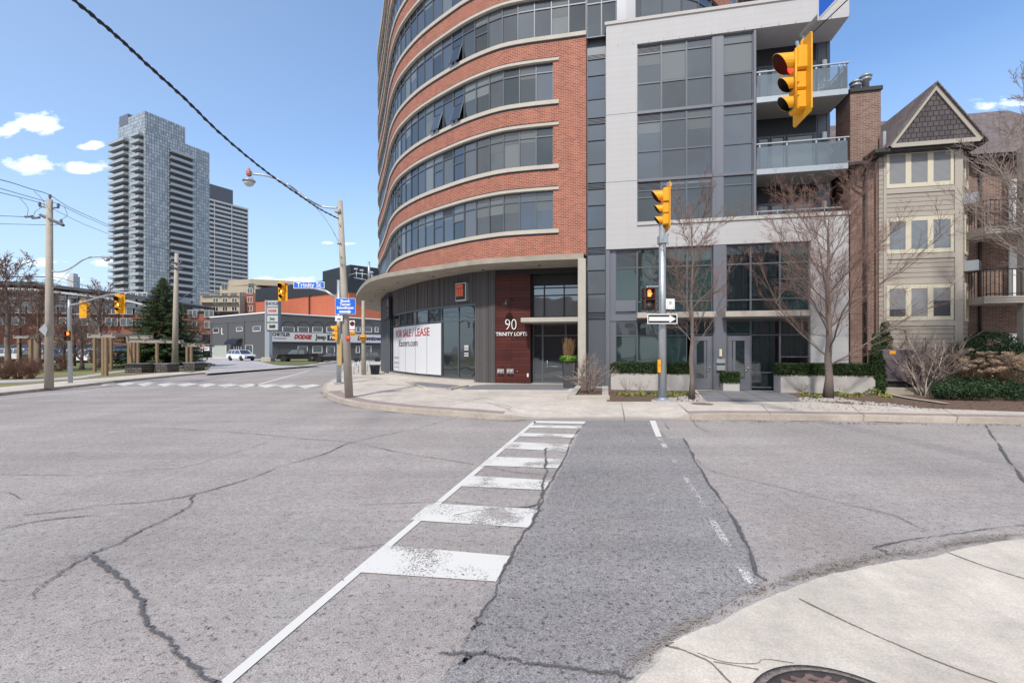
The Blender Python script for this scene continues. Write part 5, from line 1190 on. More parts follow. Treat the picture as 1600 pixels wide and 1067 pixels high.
# grit and leaf litter along the gutters and in the beds
r=random.Random(91); q=MB()
def litter(px,py,z,sz):
    c=G(px,py,z); a=r.uniform(0,3.1); b=sz*r.uniform(.4,1.2); ca,sa=math.cos(a)*b,math.sin(a)*b
    q.add([(c.x-ca,c.y-sa,z),(c.x+sa*.5,c.y-ca*.5,z+b*.3),(c.x+ca,c.y+sa,z+b*.15),(c.x-sa*.5,c.y+ca*.5,z+b*.35)],[(0,1,2,3)])
GP=[(1110,966),(1180,930),(1215,913),(1300,888),(1390,867),(1450,862),(1600,833)]
for i in range(170):
    k=r.randint(0,5); t=r.random(); x=GP[k][0]+(GP[k+1][0]-GP[k][0])*t; y=GP[k][1]+(GP[k+1][1]-GP[k][1])*t; litter(x+r.gauss(0,6),y-abs(r.gauss(0,5)),.019,.013)
for i in range(260): x=r.uniform(1080,1600); litter(x,656.5+(x-1080)*.014+abs(r.gauss(0,1.2)),.019,.03)
for i in range(60): litter(r.uniform(200,1500),r.uniform(665,1000),.016,.014)
for i in range(500): litter(r.uniform(1235,1600),r.uniform(622,641),.162,.035)
for i in range(260): litter(r.uniform(955,1095),r.uniform(611,627),.162,.035)
for i in range(90): litter(r.uniform(620,1600),r.uniform(618,650),.156,.022)
q.build('leaf_litter',mat('litter_brown',(.17,.11,.07),.95,var=.5,vs=5),None,kind='stuff',label='brown leaf litter and grit scattered along the kerbs and beds',category='leaf litter')

# ---------------------------------------------------------------- signals
def sig_head(parent,c,rz,S=1.0,lit=None,back=True,board=True):
    fr0=FR(c,rz); fr=lambda x,y,z: fr0(x*S,y*S,z*S)
    if board:
        m=MB(fr); w,h,k=.36,.745,.16
        P=[(-w,-h),(w,-h),(w,h-k),(w-k*.8,h),(-w+k*.8,h),(-w,h-k)] if False else [(-w+.05,-h),(w-.05,-h),(w,-h+.05),(w,h-.05),(w-.05,h),(-w+.05,h),(-w,h-.05),(-w,-h+.05)]
        m.loft([[(x,.0,z) for x,z in P],[(x,.025,z) for x,z in P]],True); m.build('backboard',YEL,parent)
    m=MB(fr)
    for (z,a,b) in ((.36,.215,.225),(-.05,.165,.175),(-.42,.165,.175)): m.bbox(-a,-.17,z-b,a,.05,z+b,.03)
    m.bbox(-.05,-.02,.58,.05,.12,.80,.02); hb=m.build('signal_housing',YEL,parent)
    for i,(z,r,L) in enumerate(((.36,.165,.34),(-.05,.115,.25),(-.42,.115,.25))):
        m=MB(fr); m.lathe([(r,-.002),(r*.93,-.02),(r*.5,-.035),(.002,-.04)],(0,-.17,z),20,'y')
        m.build('lens',[REDL if lit=='red' else REDO, AMBL if lit=='amber' else AMBO, GRNO][i],hb)
        m=MB(fr); mi=MB(fr); n=18; A=[math.radians(-58+296*j/n) for j in range(n+1)]; R=r*1.14
        for j in range(n):
            q=[]
            for a in (A[j],A[j+1]):
                f=max(0,math.sin(a)*.5+.5)**.8; l=L*(.25+.75*f)
                q.append((R*math.cos(a),-.17,z+R*math.sin(a),l))
            # cutaway lower front
            p0=(q[0][0],-.17,q[0][2]);p1=(q[1][0],-.17,q[1][2]);p2=(q[1][0],-.17-q[1][3],q[1][2]);p3=(q[0][0],-.17-q[0][3],q[0][2])
            m.quad(p0,p1,p2,p3); s=.955; g=lambda p:(p[0]*s,p[1]-.0005,z+(p[2]-z)*s)
            mi.quad(g(p3),g(p2),g(p1),g(p0)); m.quad(p3,p2,g(p2),g(p3))
        m.build('visor',YEL,hb); mi.build('visor_inside',VISI,hb)
    return hb
def pole(parent,c,h,r0,r1,name='pole',m=METAL,base=True):
    q=MB(); c=Vector(c); q.tube([c,c+Vector((0,0,h))],[r0,r1],14); q.build(name,m,parent)
    if base: q=MB(); q.bbox(c.x-r0*1.7,c.y-r0*1.7,c.z,c.x+r0*1.7,c.y+r0*1.7,c.z+.05,.01); q.build('base_plate',m,parent)
def ped(parent,c,rz,S=1.0,both=False):
    fr0=FR(c,rz); fr=lambda x,y,z: fr0(x*S,y*S,z*S)
    m=MB(fr); m.bbox(-.18,-.05,.005,.18,.2,.36,.02); m.bbox(-.18,-.05,-.36,.18,.2,-.005,.02); hb=m.build('pedestrian_housing',VISI if not both else YEL,parent)
    m=MB(fr)
    for z0 in (.015,-.35):
        for (a,b,c_,d) in ((-.18,z0,-.155,z0+.335),(.155,z0,.18,z0+.335),(-.155,z0+.31,.155,z0+.335)): m.box(a,-.17,b,c_,-.05,d)
    m.build('hood',mat('hood_brown',(.10,.035,.02),.6),hb)
    m=MB(fr); m.box(-.15,-.056,.03,.15,-.051,.33); m.box(-.15,-.056,-.335,.15,-.051,-.03); m.build('lens',VISI,hb)
    m=MB(fr); m.bbox(-.05,-.066,.07,.055,-.057,.20,.002)
    for i,x in enumerate((-.055,-.025,.005,.035)): m.bbox(x,-.066,.19,x+.022,-.057,(.27,.295,.30,.28)[i],.002)
    m.add([(.05,-.062,.10),(.10,-.062,.17),(.085,-.062,.20),(.05,-.062,.15)],[(0,1,2,3)]); m.build('lit_hand',HAND,hb)
    m=MB(fr); m.lathe([(.09,-.006),(.09,0)],(0,-.056,-.18),14,'y'); m.build('dark_lens',mat('lens_dim',(.16,.14,.14),.3),hb)
th=math.radians(-98.5)
# near corner signal: pole is just right of the frame behind the camera
NS=thing('traffic_signal','nearest yellow traffic signal with red lens hanging at the top right','traffic light',(6.2,-1.5,.03))
pole(NS,(6.2,-1.5,.03),7.9,.13,.09)
q=MB(); q.tube([(6.2,-1.5,7.4),(5.9,1.5,7.75),(5.72,5,7.95),(5.66,8.0,8.0),(5.66,8.75,7.98)],[.075,.065,.055,.05,.045],10); q.build('mast_arm',METAL,NS)
q=MB(); q.tube([(5.66,8.7,7.98),(5.70,8.72,7.80)],.035,8); q.tube([(5.72,9.0,8.02),(5.72,8.85,7.62),(5.70,8.7,7.55)],.03,8); q.build('hanger',METAL,NS)
sig_head(NS,(5.60,8.66,7.03),th,1.0,'red')
q=MB(FR((5.60,8.66,7.03),th)); q.tube([(.2,-.19,.52),(.2,-.19,-.62)],.02,6)
for z in (.52,.2,-.1,-.35,-.6): q.tube([(.2,-.19,z),(.14,-.1,z)],.018,6)
q.build('signal_bracket',YEL,NS)
q=MB(); q.tube([(5.72,8.9,7.95),(5.80,8.8,7.85),(5.79,8.72,7.5),(5.70,8.7,7.45)],.012,5); q.tube([(5.70,6.6,7.86),(5.72,7.6,7.80),(5.75,8.6,7.9)],.010,5); q.build('signal_cable',BLACK,NS)
# street blade on the same arm
sb=thing('street_sign','blue street name blade with white edge seen almost edge on above the near traffic signal','street sign',(5.5,7.2,7.7))
y0,y1=8.05,5.6; xx=5.52
q=MB(); q.box(xx-.008,y1,7.80,xx+.008,y0,8.25); q.build('blade_face',BLUE,sb)
q=MB(); q.box(xx-.012,y1-.03,7.77,xx+.012,y0+.03,7.80); q.box(xx-.012,y1-.03,8.25,xx+.012,y0+.03,8.28); q.box(xx-.012,y0,7.80,xx+.012,y0+.03,8.25); q.box(xx-.012,y1-.03,7.80,xx+.012,y1,8.25); q.build('blade_border',WHITE,sb)
text('blade_text','Eastern Ave',.34,WHITE,sb,lambda x,y,z: Vector((xx-.016+y,(y0+y1)/2-x,8.02+z)),.003,.004)
# corner signal by the town house
c=G(1035,627,.15); P1=thing('traffic_signal','galvanised signal pole in front of the left planter with yellow head and lit hand','traffic light',c)
q=MB(); q.lathe([(.36,0),(.36,.03),(.30,.035),(.001,.035)],(c.x,c.y,.15),28); q.build('footing',CONCP,P1)
pole(P1,(c.x,c.y,.18),5.95,.135,.105); q=MB(); q.lathe([(.17,0),(.17,.05),(.14,.06),(.13,.12)],(c.x,c.y,.18),20); q.build('base_collar',METAL,P1)
hc=AT(1043,324,14.62); sig_head(P1,hc,th,1.0,'red')
q=MB(); q.bbox(c.x-.13,c.y-.14,5.30,c.x+.14,c.y+.14,5.58,.02); q.tube([(c.x,c.y,5.5),(hc.x+.03,hc.y,5.62)],.04,8); q.bbox(hc.x-.03,hc.y-.1,7.14,hc.x+.12,hc.y+.1,7.26,.01); q.tube([(c.x,c.y,6.1),(c.x+.02,c.y,7.0),(hc.x,hc.y,7.1)],.03,8); q.build('bracket',METAL,P1)
pc=AT(1013.5,467,14.5); ped(P1,pc,math.radians(4),.98)
q=MB(); q.tube([(c.x,c.y,pc.z+.42),(pc.x,c.y,pc.z+.42),(pc.x,pc.y+.1,pc.z+.34)],.03,8); q.tube([(c.x,c.y,pc.z-.42),(pc.x,c.y,pc.z-.42),(pc.x,pc.y+.1,pc.z-.34)],.03,8); q.build('pedestrian_bracket',METAL,P1)
b=AT(1029.5,572,14.5); q=MB(); q.bbox(b.x-.04,b.y-.07,b.z-.21,b.x+.05,b.y+.05,b.z+.21,.012); q.lathe([(.025,-.02),(.025,0)],(b.x,b.y-.07,b.z+.05),10,'y'); q.build('push_button',YEL,P1)
a0=AT(1011.5,506,14.45); a1=AT(1058.5,490.5,14.45); y=14.45
s=thing('one_way_sign','black one way sign with a white arrow pointing right on the signal pole','sign',(c.x,y,a0.z))
q=MB(); q.bbox(a0.x,y,a0.z,a1.x,y+.006,a1.z,.001); q.build('border',WHITE,s)
q=MB(); q.box(a0.x+.03,y-.004,a0.z+.03,a1.x-.03,y-.001,a1.z-.03); q.build('sign_face',BLACK,s)
zc=(a0.z+a1.z)/2; x0,x1=a0.x+.055,a1.x-.05; q=MB(); q.add([(x0,y-.006,zc-.065),(x1-.21,y-.006,zc-.065),(x1-.21,y-.006,zc-.125),(x1,y-.006,zc),(x1-.21,y-.006,zc+.125),(x1-.21,y-.006,zc+.065),(x0,y-.006,zc+.065)],[(0,1,2,3,4,5,6)]); q.build('arrow',WHITE,s)
a=AT(1047.5,475,14.5); s=thing('small_sign','small tilted white sign plate with faint black marks beside the signal pole','sign',a)
fr=FR(a,math.radians(12)); q=MB(fr); q.bbox(-.16,0,-.17,.16,.012,.17,.004); q.build('sign_plate',WHITE,s); q=MB(fr); q.box(-.03,-.004,-.02,-.01,-.001,.05); q.box(-.03,-.004,.05,.03,-.001,.068); q.box(.02,-.004,.0,.035,-.001,.05)
for x,z in ((-.12,-.12),(.12,-.12)): q.box(x-.012,-.004,z-.012,x+.012,-.001,z+.012)
q.build('marks',BLACK,s); q=MB(); q.tube([(a.x-.3,c.y,a.z),(a.x,a.y+.02,a.z)],.015,6); q.build('bracket',METAL,s)
# centre signal + poles at the shop corner
c=G(529.5,599,.14); P2=thing('traffic_signal','signal pole behind the leaning concrete pole, its arm holding an amber lit head','traffic light',c)
pole(P2,c,5.2,.115,.09)
e=AT(455,443,23.5); q=MB(); q.tube([(c.x,c.y,4.35),AT(510,455,c.y),AT(484,449,23.2),e,AT(440,441,23.7)],[.07,.06,.05,.045,.04],10); q.build('mast_arm',METAL,P2)
sig_head(P2,AT(442,455,23.7),math.radians(-3),.70,'amber')
hc=AT(527,523,c.y-.2); sig_head(P2,AT(527,520,c.y-.25),math.radians(-80),.62,None,board=False)
q=MB(); b=AT(532,560,c.y); q.bbox(b.x-.12,b.y-.16,b.z-.35,b.x+.12,b.y-.05,b.z+1.0,.02); q.build('signal_cabinet',mat('cabinet_tan',(.45,.33,.14),.6),P2)
def sign_plate(name,label,px0,py0,px1,py1,Y,face,border,lines,tcol,cat='sign',bw=.03,arrow=None,fit=.86,grp=None):
    A=AT(px0,py1,Y); Bq=AT(px1,py0,Y); s=thing(name,label,cat,((A.x+Bq.x)/2,Y,A.z),grp)
    q=MB(); q.bbox(A.x,Y,A.z,Bq.x,Y+.012,Bq.z,.003); q.build('sign_border',border,s)
    q=MB(); q.box(A.x+bw,Y-.004,A.z+bw,Bq.x-bw,Y-.001,Bq.z-bw); q.build('sign_face',face,s)
    for (tx,fy,sz,sx) in lines: text('lettering',tx,sz,tcol,s,(lambda fy:(lambda x,y,z: Vector(((A.x+Bq.x)/2+x,Y-.008+y,A.z+(Bq.z-A.z)*fy+z))))(fy),.002,.006,sx=sx)
    if arrow:
        zc=A.z+(Bq.z-A.z)*arrow; w=(Bq.x-A.x); x0=A.x+w*.2; x1=A.x+w*.8; h=w*.045
        q=MB(); q.add([(x0,Y-.008,zc-h),(x1-h*3,Y-.008,zc-h),(x1-h*3,Y-.008,zc-h*2.2),(x1,Y-.008,zc),(x1-h*3,Y-.008,zc+h*2.2),(x1-h*3,Y-.008,zc+h),(x0,Y-.008,zc+h)],[(0,1,2,3,4,5,6)]); q.build('arrow',tcol,s)
    return s
sign_plate('street_sign','blue Trinity street name blade on the mast arm right of the amber signal','',0,0,0,0,0,0,[],0) if False else None
sign_plate('street_sign','blue Trinity St name blade on the mast arm right of the amber signal head',458.5,440.3,507,450.8,22.9,BLUE,WHITE,[('Trinity St',.50,.33,1.0)],WHITE,'street sign')
sign_plate('direction_sign','blue Enoch Turner Schoolhouse sign with a white arrow on the leaning concrete pole',523.5,466,555.5,491,15.70,BLUE,WHITE,[('Enoch',.82,.13,1.0),('Turner',.61,.13,1.0),('Schoolhouse',.40,.125,.92)],WHITE,'sign',.012,arrow=.15)
sign_plate('small_sign','small plain white plate under the blue schoolhouse sign',523.5,492.5,535.5,502,15.75,WHITE,ALU,[('AVE',.35,.07,1)],FRAME,'sign',.008)
sp=sign_plate('parking_sign','white no parking sign with a red circle right of the leaning concrete pole',546,500.5,554.5,518.5,15.80,WHITE,ALU,[('ANY TIME',.18,.04,1)],RED,'sign',.006)
cc=AT(550.2,505.5,15.78); q=MB(); q.lathe([(.075,-.004),(.075,0),(.058,0),(.058,-.004),(.075,-.004)],(cc.x,cc.y,cc.z),24,'y'); q.build('red_ring',RED,sp)
text('letter_p','P',.11,BLACK,sp,lambda x,y,z: Vector((cc.x+x,cc.y-.004+y,cc.z+z)),.002,.003)
q=MB(); q.add([(cc.x-.055,cc.y-.008,cc.z+.04),(cc.x-.04,cc.y-.008,cc.z+.055),(cc.x+.055,cc.y-.008,cc.z-.04),(cc.x+.04,cc.y-.008,cc.z-.055)],[(0,1,2,3)]); q.build('red_slash',RED,sp)
s=sign_plate('small_sign','small yellow tab sign with black marks under the no parking sign',547,519.5,555,525,15.80,YEL,YEL,[],BLACK,'sign',.004); 
a=AT(551,522.3,15.79); q=MB(); q.box(a.x-.07,a.y-.01,a.z-.02,a.x-.03,a.y-.006,a.z+.02); q.box(a.x-.01,a.y-.01,a.z-.015,a.x+.07,a.y-.006,a.z+.015); q.build('marks',BLACK,s)
# leaning concrete lamp pole
c=G(545.5,621,.14); b=c; t=AT(531,314,15.96); LP=thing('street_lamp','leaning concrete pole at the kerb corner carrying a long curved lamp arm','street lamp',b)
q=MB(); q.tube([b,b.lerp(t,.5),t],[.145,.12,.088],14); q.build('pole',POLE,LP)
def px_tube(mb,L,r,n=8): mb.tube(dense([tuple(AT(*p)) for p in L],5),r,n)
q=MB(); px_tube(q,[(527,325,15.96),(513,324.5,15.9),(498,321,15.85),(480,311,15.4),(466,301,15.7),(452,290,15.3),(435,281,15.5),(415,274.5,15.4),(395,272,15.3)],.033); px_tube(q,[(530.5,381,15.96),(515,352,15.9),(495,326,15.85),(470,306,15.75),(460,297,15.7)],.014,6); q.build('lamp_arm',METAL,LP)
a=AT(389,272,15.25); q=MB(); q.lathe([(.03,.2),(.045,.14),(.06,.12),(.085,.1),(.085,-.05),(.05,-.08)],a,14); q.build('lamp_socket',mat('socket_red',(.45,.16,.13),.6),LP)
q=MB(); z=-.26; q.lathe([(.20,z),(.21,z+.02),(.19,z+.05),(.10,z+.10),(.03,z+.12)],a,22); q.tube([a+Vector((-.16,0,z+.04)),a+Vector((-.08,0,0))],.008,4); q.tube([a+Vector((.12,0,z+.06)),a+Vector((.10,0,.02))],.008,4); q.build('lamp_shade',METAL,LP)
q=MB(); q.lathe([(.17,z-.01),(.15,z-.08),(.10,z-.14),(.03,z-.17),(.002,z-.172)],a,22); q.build('lamp_globe',mat('globe_glass',(.55,.56,.55),.15,spec=.8),LP)
q=MB()
for py in (330,352,381,402,414): p=AT(531+(py-314)*.046,py,15.96); q.lathe([(.02,-.17),(.025,-.13)],(p.x,p.y,p.z),8,'y')
a=AT(532,381,15.96); q.lathe([(.115,-.02),(.115,.02)],a,14); a=AT(528,329,15.9); q.bbox(a.x-.1,a.y-.1,a.z-.08,a.x+.1,a.y+.1,a.z+.04,.01); q.build('pole_fittings',METAL,LP)
# thick twisted service cable from that pole over the street
q=MB(); C0=[(529,342,15.9),(500,327,15.2),(470,307,13.5),(430,279,11.7),(390,248,10.2),(340,205,8.8),(290,156,7.7),(235,106,6.8),(180,55,6.1),(115,0,5.5),(30,-75,4.9)]
W0=dense([tuple(AT(*p)) for p in C0],14); q.tube(W0,.017,6)
W1=[(p[0]+.020*math.cos(i*1.05),p[1]+.0,p[2]+.020*math.sin(i*1.05)) for i,p in enumerate(W0)]; q.tube(W1,.012,5); W1=[(p[0]-.018*math.cos(i*1.05),p[1]+.01,p[2]-.018*math.sin(i*1.05)) for i,p in enumerate(W0)]; q.tube(W1,.010,5)
tagm(q.build('overhead_cable',BLACK,None),'thick black twisted overhead cable crossing the upper left sky','cable')
# utility pole on the left
b=G(76.5,606,.13); t=AT(77.5,312,b.y); UP1=thing('utility_pole','tall round wooden utility pole at the left with two crossarms and a curved lamp arm','utility pole',b)
q=MB(); q.tube([b,t],[.158,.108],16); q.build('pole',POLE,UP1); Yp=b.y
q=MB(); px_tube(q,[(62,323,Yp),(70,324,Yp),(77,327,Yp),(85,325,Yp),(92,325,Yp)],.03,6); A=AT(63,336,Yp+.6); Bq=AT(99,352,Yp-1.0); q.tube([A,Bq],.07,4,smooth=False); q.build('crossarm',mat('crossarm',(.13,.12,.13),.8),UP1)
q=MB()
for px,py in ((62,318),(91,320),(78,306),(95.5,345)): a=AT(px,py,Yp); q.lathe([(.03,-.16),(.03,-.1),(.07,-.09),(.03,-.06),(.075,-.03),(.035,0),(.06,.03),(.02,.07)],a,10)
for px,py in ((39,339),(50,341)): q.tube([AT(px,py,Yp),AT(px+12,py-1,Yp)],.05,6)
q.build('insulator',mat('porcelain_grey',(.16,.19,.23),.4),UP1)
q=MB(); px_tube(q,[(81,424,Yp),(92,425,Yp),(106,421,Yp+.1),(118,414,Yp+.2),(130,406,Yp+.3),(142,402,Yp+.4),(160,401,Yp+.5)],.035); px_tube(q,[(82,452,Yp),(92,440,Yp),(104,428,Yp),(118,415,Yp+.2)],.012,5); q.build('lamp_arm',METAL,UP1)
a=AT(167,403,Yp+.5); q=MB(); q.bbox(a.x-.18,a.y-.12,a.z-.05,a.x+.25,a.y+.12,a.z+.06,.03); q.lathe([(.12,-.05),(.10,-.13),(.04,-.17)],a,12); q.build('lamp_head',ALU,UP1)
s=AT(70,556.5-0,Yp-.25); s=AT(71,560,Yp); 
a=AT(70,511+35,Yp); a=AT(71,515,Yp-.28); s=thing('sign_board','diamond road sign seen from behind on the left utility pole','sign',a); q=MB(); d=.30; q.add([(a.x-d,a.y,a.z),(a.x,a.y,a.z-d),(a.x+d*.3,a.y,a.z),(a.x,a.y,a.z+d)]+[(a.x-d,a.y+.01,a.z),(a.x,a.y+.01,a.z-d),(a.x+d*.3,a.y+.01,a.z),(a.x,a.y+.01,a.z+d)],[(3,2,1,0),(4,5,6,7),(0,1,5,4),(3,0,4,7)]); q.build('sign_back',ALU,s)
def wire(L,r=.012,lab=None):
    q=MB(); px_tube(q,L,r,4); return tagm(q.build('overhead_wire',BLACK,None),lab,'cable','power lines at the left')
wire([(-60,275,Yp-7),(0,281,Yp-4),(50,296,Yp-1),(78,305,Yp),(110,325,Yp+3),(165,350,Yp+9),(220,378,38),(277,396,42)],.014,'topmost thin power line over the left utility pole')
wire([(-60,276,Yp-6),(0,294.5,Yp-3),(72,315,Yp),(91,319,Yp),(130,338,Yp+5),(165,353,Yp+9),(270,401,42)],.012,'middle power line passing the upper crossarm of the left pole')
wire([(-60,288,Yp-6),(0,301,Yp-3),(62,317,Yp),(85,328,Yp+1),(130,350,Yp+6),(165,364,Yp+10),(270,408,42)],.012,'lowest of the three sloping power lines at the left pole')
wire([(-60,337,Yp),(0,337.5,Yp),(38,339,Yp)],.012,'level power line ending at the lower crossarm from the left')
wire([(-60,349,Yp),(0,350,Yp),(73,351.5,Yp),(91,351,Yp-.5)],.010,'level thin line just under the lower crossarm')
wire([(-60,431,Yp),(0,432,Yp),(75,433,Yp),(100,436,Yp+3),(140,449,Yp+8),(185,459,Yp+14),(280,470,42)],.02,'dark telecom cable crossing the left pole above the brick block')
wire([(-60,440,Yp),(0,440.5,Yp),(75,442,Yp),(100,448,Yp+3),(150,462,Yp+9)],.02,'lower dark telecom cable crossing the left pole')
wire([(31,300+10,Yp),(40,320,Yp),(44,328,Yp),(42,338,Yp)],.01,'short curved jumper wire left of the left pole')
wire([(53,299,Yp),(62,307,Yp),(68,315,Yp),(68,322,Yp),(55,331,Yp),(53,339,Yp)],.01,'short jumper wire from the top line to the lower crossarm')
wire([(100,323,Yp),(105,334,Yp),(103,339,Yp),(96,343,Yp)],.01,'short curved jumper wire right of the left pole')
# utility pole 2 + 3 by the spruce
for (px,base,top,r,l) in ((273,578,396,.20,'far wooden utility pole with crossarms in front of the spruce'),(285.5,566,493,.13,'short distant wooden pole right behind the far utility pole')):
    b=G(px,base,.13); t=AT(px+(3 if px<280 else 1),top,b.y); u=thing('utility_pole',l,'utility pole',b); q=MB(); q.tube([b,t],[r*1.2,r*.7],12); q.build('pole',POLE,u)
    if px<280:
        q=MB()
        for z,w in ((410,14),(418,16)): a=AT(px+3-w/2,z,b.y); d=AT(px+3+w/2,z+3,b.y-.5); q.tube([a,d],.08,4,smooth=False); 
        for x,z in ((267,407),(283,409),(266,416),(284,419),(276,398)): a=AT(x,z,b.y); q.lathe([(.06,-.15),(.12,-.08),(.06,0),(.1,.05),(.03,.12)],a,8)
        px_tube(q,[(277,470,b.y),(290,462,b.y+1),(305,455,b.y+2)],.05,5); q.build('crossarm',FRAME,u)
b=G(568.5,596-10,.13); u=thing('utility_pole','slim tan pole behind the shop corner with a round yellow sign','utility pole',b); q=MB(); q.tube([b,AT(567.5,470,b.y)],[.16,.10],10); q.build('pole',POLE,u)
a=AT(567,528,b.y-.25); s=thing('round_sign','round yellow sign with dark lettering on the slim tan pole','sign',a); q=MB(); q.lathe([(.27,0),(.27,.02)],a,8,'y'); q.build('sign_disc',mat('sign_amber',(.55,.27,.03),.6),s); q=MB(); q.box(a.x-.2,a.y-.02,a.z-.04,a.x+.2,a.y-.01,a.z+.03); q.build('marks',BLACK,s)
a=AT(553.5-10,529,17.0); b=AT(543.8,528.6,15.78); s=thing('reflector','round red reflector disc on the leaning concrete pole','reflector',b); q=MB(); q.lathe([(.085,0),(.085,.02)],b,14,'y'); q.build('disc',mat('reflector_red',(.75,.08,.04),.4),s)
# left traffic signal
c=G(110,598,.13); P3=thing('traffic_signal','signal pole at the far left corner with two yellow heads on its arm','traffic light',c)
q=MB(); q.tube([c,AT(108.5,484,c.y),AT(108.5,468,c.y)],[.10,.08,.07],12); q.build('pole',METAL,P3)
q=MB(); px_tube(q,[(108,477,c.y),(125,474,c.y-.3),(150,466,c.y-.6),(170,461,c.y-.9),(187,460,c.y-1.1)],.05); q.tube([AT(113,491,c.y),AT(126,491,c.y)],.02,6); q.build('mast_arm',METAL,P3)
sig_head(P3,AT(187.5,475,c.y-1.2),math.radians(8),.64,'amber')
sig_head(P3,AT(130,483,c.y-.3),math.radians(172),.60,None)
ped(P3,AT(106,525,c.y-.35),math.radians(30),.72,True)
# ---------------------------------------------------------------- left park: pergolas, walls, trees
def posts(parent,L,top,w,nm='post'):
    for (px,py) in L:
        b=G(px,py,.13); q=MB(); z=CH+(HY-top)/F*b.y; q.bbox(b.x-w,b.y-w,.1,b.x+w,b.y+w,z,.01); q.build(nm,POSTW,parent)
    return
def pergola(label,L,top,bx0,bx1,Y,w=.13,depth=2.2):
    b=G(L[0][0],L[0][1],.13); p=thing('pergola',label,'pergola',b); posts(p,L,top,w)
    A=AT(bx0,top,Y); Bq=AT(bx1,top,Y); q=MB(); q.bbox(A.x,A.y-.1,A.z-.05,Bq.x,A.y+.1,A.z+.17,.01); q.bbox(A.x,A.y+depth,A.z-.05,Bq.x,A.y+depth+.2,A.z+.17,.01)
    n=3
    for i in range(n): x=A.x+.15+(Bq.x-A.x-.3)*i/(n-1); q.bbox(x-.07,A.y-.2,A.z+.17,x+.07,A.y+depth+.3,A.z+.26,.01)
    q.build('beam',BEAMW,p)
pergola('timber pergola with four posts right of the far left signal pole',[(161.5,587),(148,581),(166,587),(174,578)],527,138,182,31.0,.085,3)
pergola('timber pergola behind the tall left utility pole',[(48.5,570),(58,568),(57,577-5),(30,567)],528,22,72,44,.15,3)
pergola('timber pergola standing on low stone walls in front of the spruce',[(205,581.5),(210,581.5),(201.5,579),(245.5,581.5),(216,579)],535,199,257,36.8,.085,2.0)
pergola('timber pergola with slim posts right of the spruce',[(292.5,578.5),(299,578.5)],541,285,309,38.5,.085,2.0)
def stonewall(label,px0,px1,py,h,d=1.2):
    A=G(px0,py,.12);Bq=G(px1,py,.12); p=thing('stone_wall',label,'wall',((A.x+Bq.x)/2,A.y,.12)); q=MB(); q.box(A.x,A.y,.05,Bq.x,A.y+d,.12+h); q.build('stonework',STONE,p); q=MB(); q.bbox(A.x-.06,A.y-.06,.12+h,Bq.x+.06,A.y+d+.06,.20+h,.01); q.build('coping',PAVE,p)
stonewall('low dark stone wall at the left foot of the spruce pergola',195,221,583,.62)
stonewall('low dark stone wall at the right foot of the spruce pergola',242,261,582,.60)
stonewall('low dark stone wall right of the far utility pole',287,304,579.5,.60)
stonewall('long low stone edge behind the three low walls',222,285,576,.16,.4)
def far_tree(name,label,px,base,top,spread,seed,r0,nb=14,sub=6,tw=5,wm=TWIG,tm=BARK,minr=.012,fork=.25,cat='tree'):
    b=G(px,base,.13); H=(base-top)/F*b.y/.9; return bare_tree(name,label,b,H,spread,seed,r0=r0,nb=nb,subn=sub,twn=tw,wm=wm,tm=tm,minr=minr,fork=fork,lv=.6,cat=cat)
far_tree('bare_tree','large dark bare tree at the left edge of the photo',11,582,418,4.6,5,.21,20,7,6)
far_tree('bare_tree','leaning dark bare tree between the left utility pole and the pergola',60,578,455,4.2,6,.21,18,6,6)
far_tree('bare_tree','dark bare tree with a pale lopped trunk behind the amber left signal',156,574,452,4.0,8,.25,18,7,6)
far_tree('bare_tree','low wide bare brownish tree between the two left pergolas',128,577,505,2.7,9,.16,18,7,6,wm=TWIGP,fork=.1)
far_tree('bare_tree','small bare tree behind the far left signal pole',100,577,510,2.2,10,.14,16,7,5,wm=TWIGP,fork=.12)
far_tree('bare_tree','small bare tree right of the spruce beside the driveway',303,571,500,2.6,14,.12,16,6,5,fork=.3)
for i,(px,l) in enumerate(((8,'brown bare bush at the left edge'),(28,'brown bare bush second from the left edge'),(48,'brown bare bush left of the utility pole'),(92,'low brown bush right of the utility pole'))):
    c=G(px,592 if i<3 else 580,.13); t=thing('bare_bush',l,'bush',c,'brown bushes along the park path'); stems('stem',mat('stem_redbrown',(.19,.10,.075),.95,var=.3,vs=3),t,c,46,1.35,1.5,i+120,.014,12,.16)
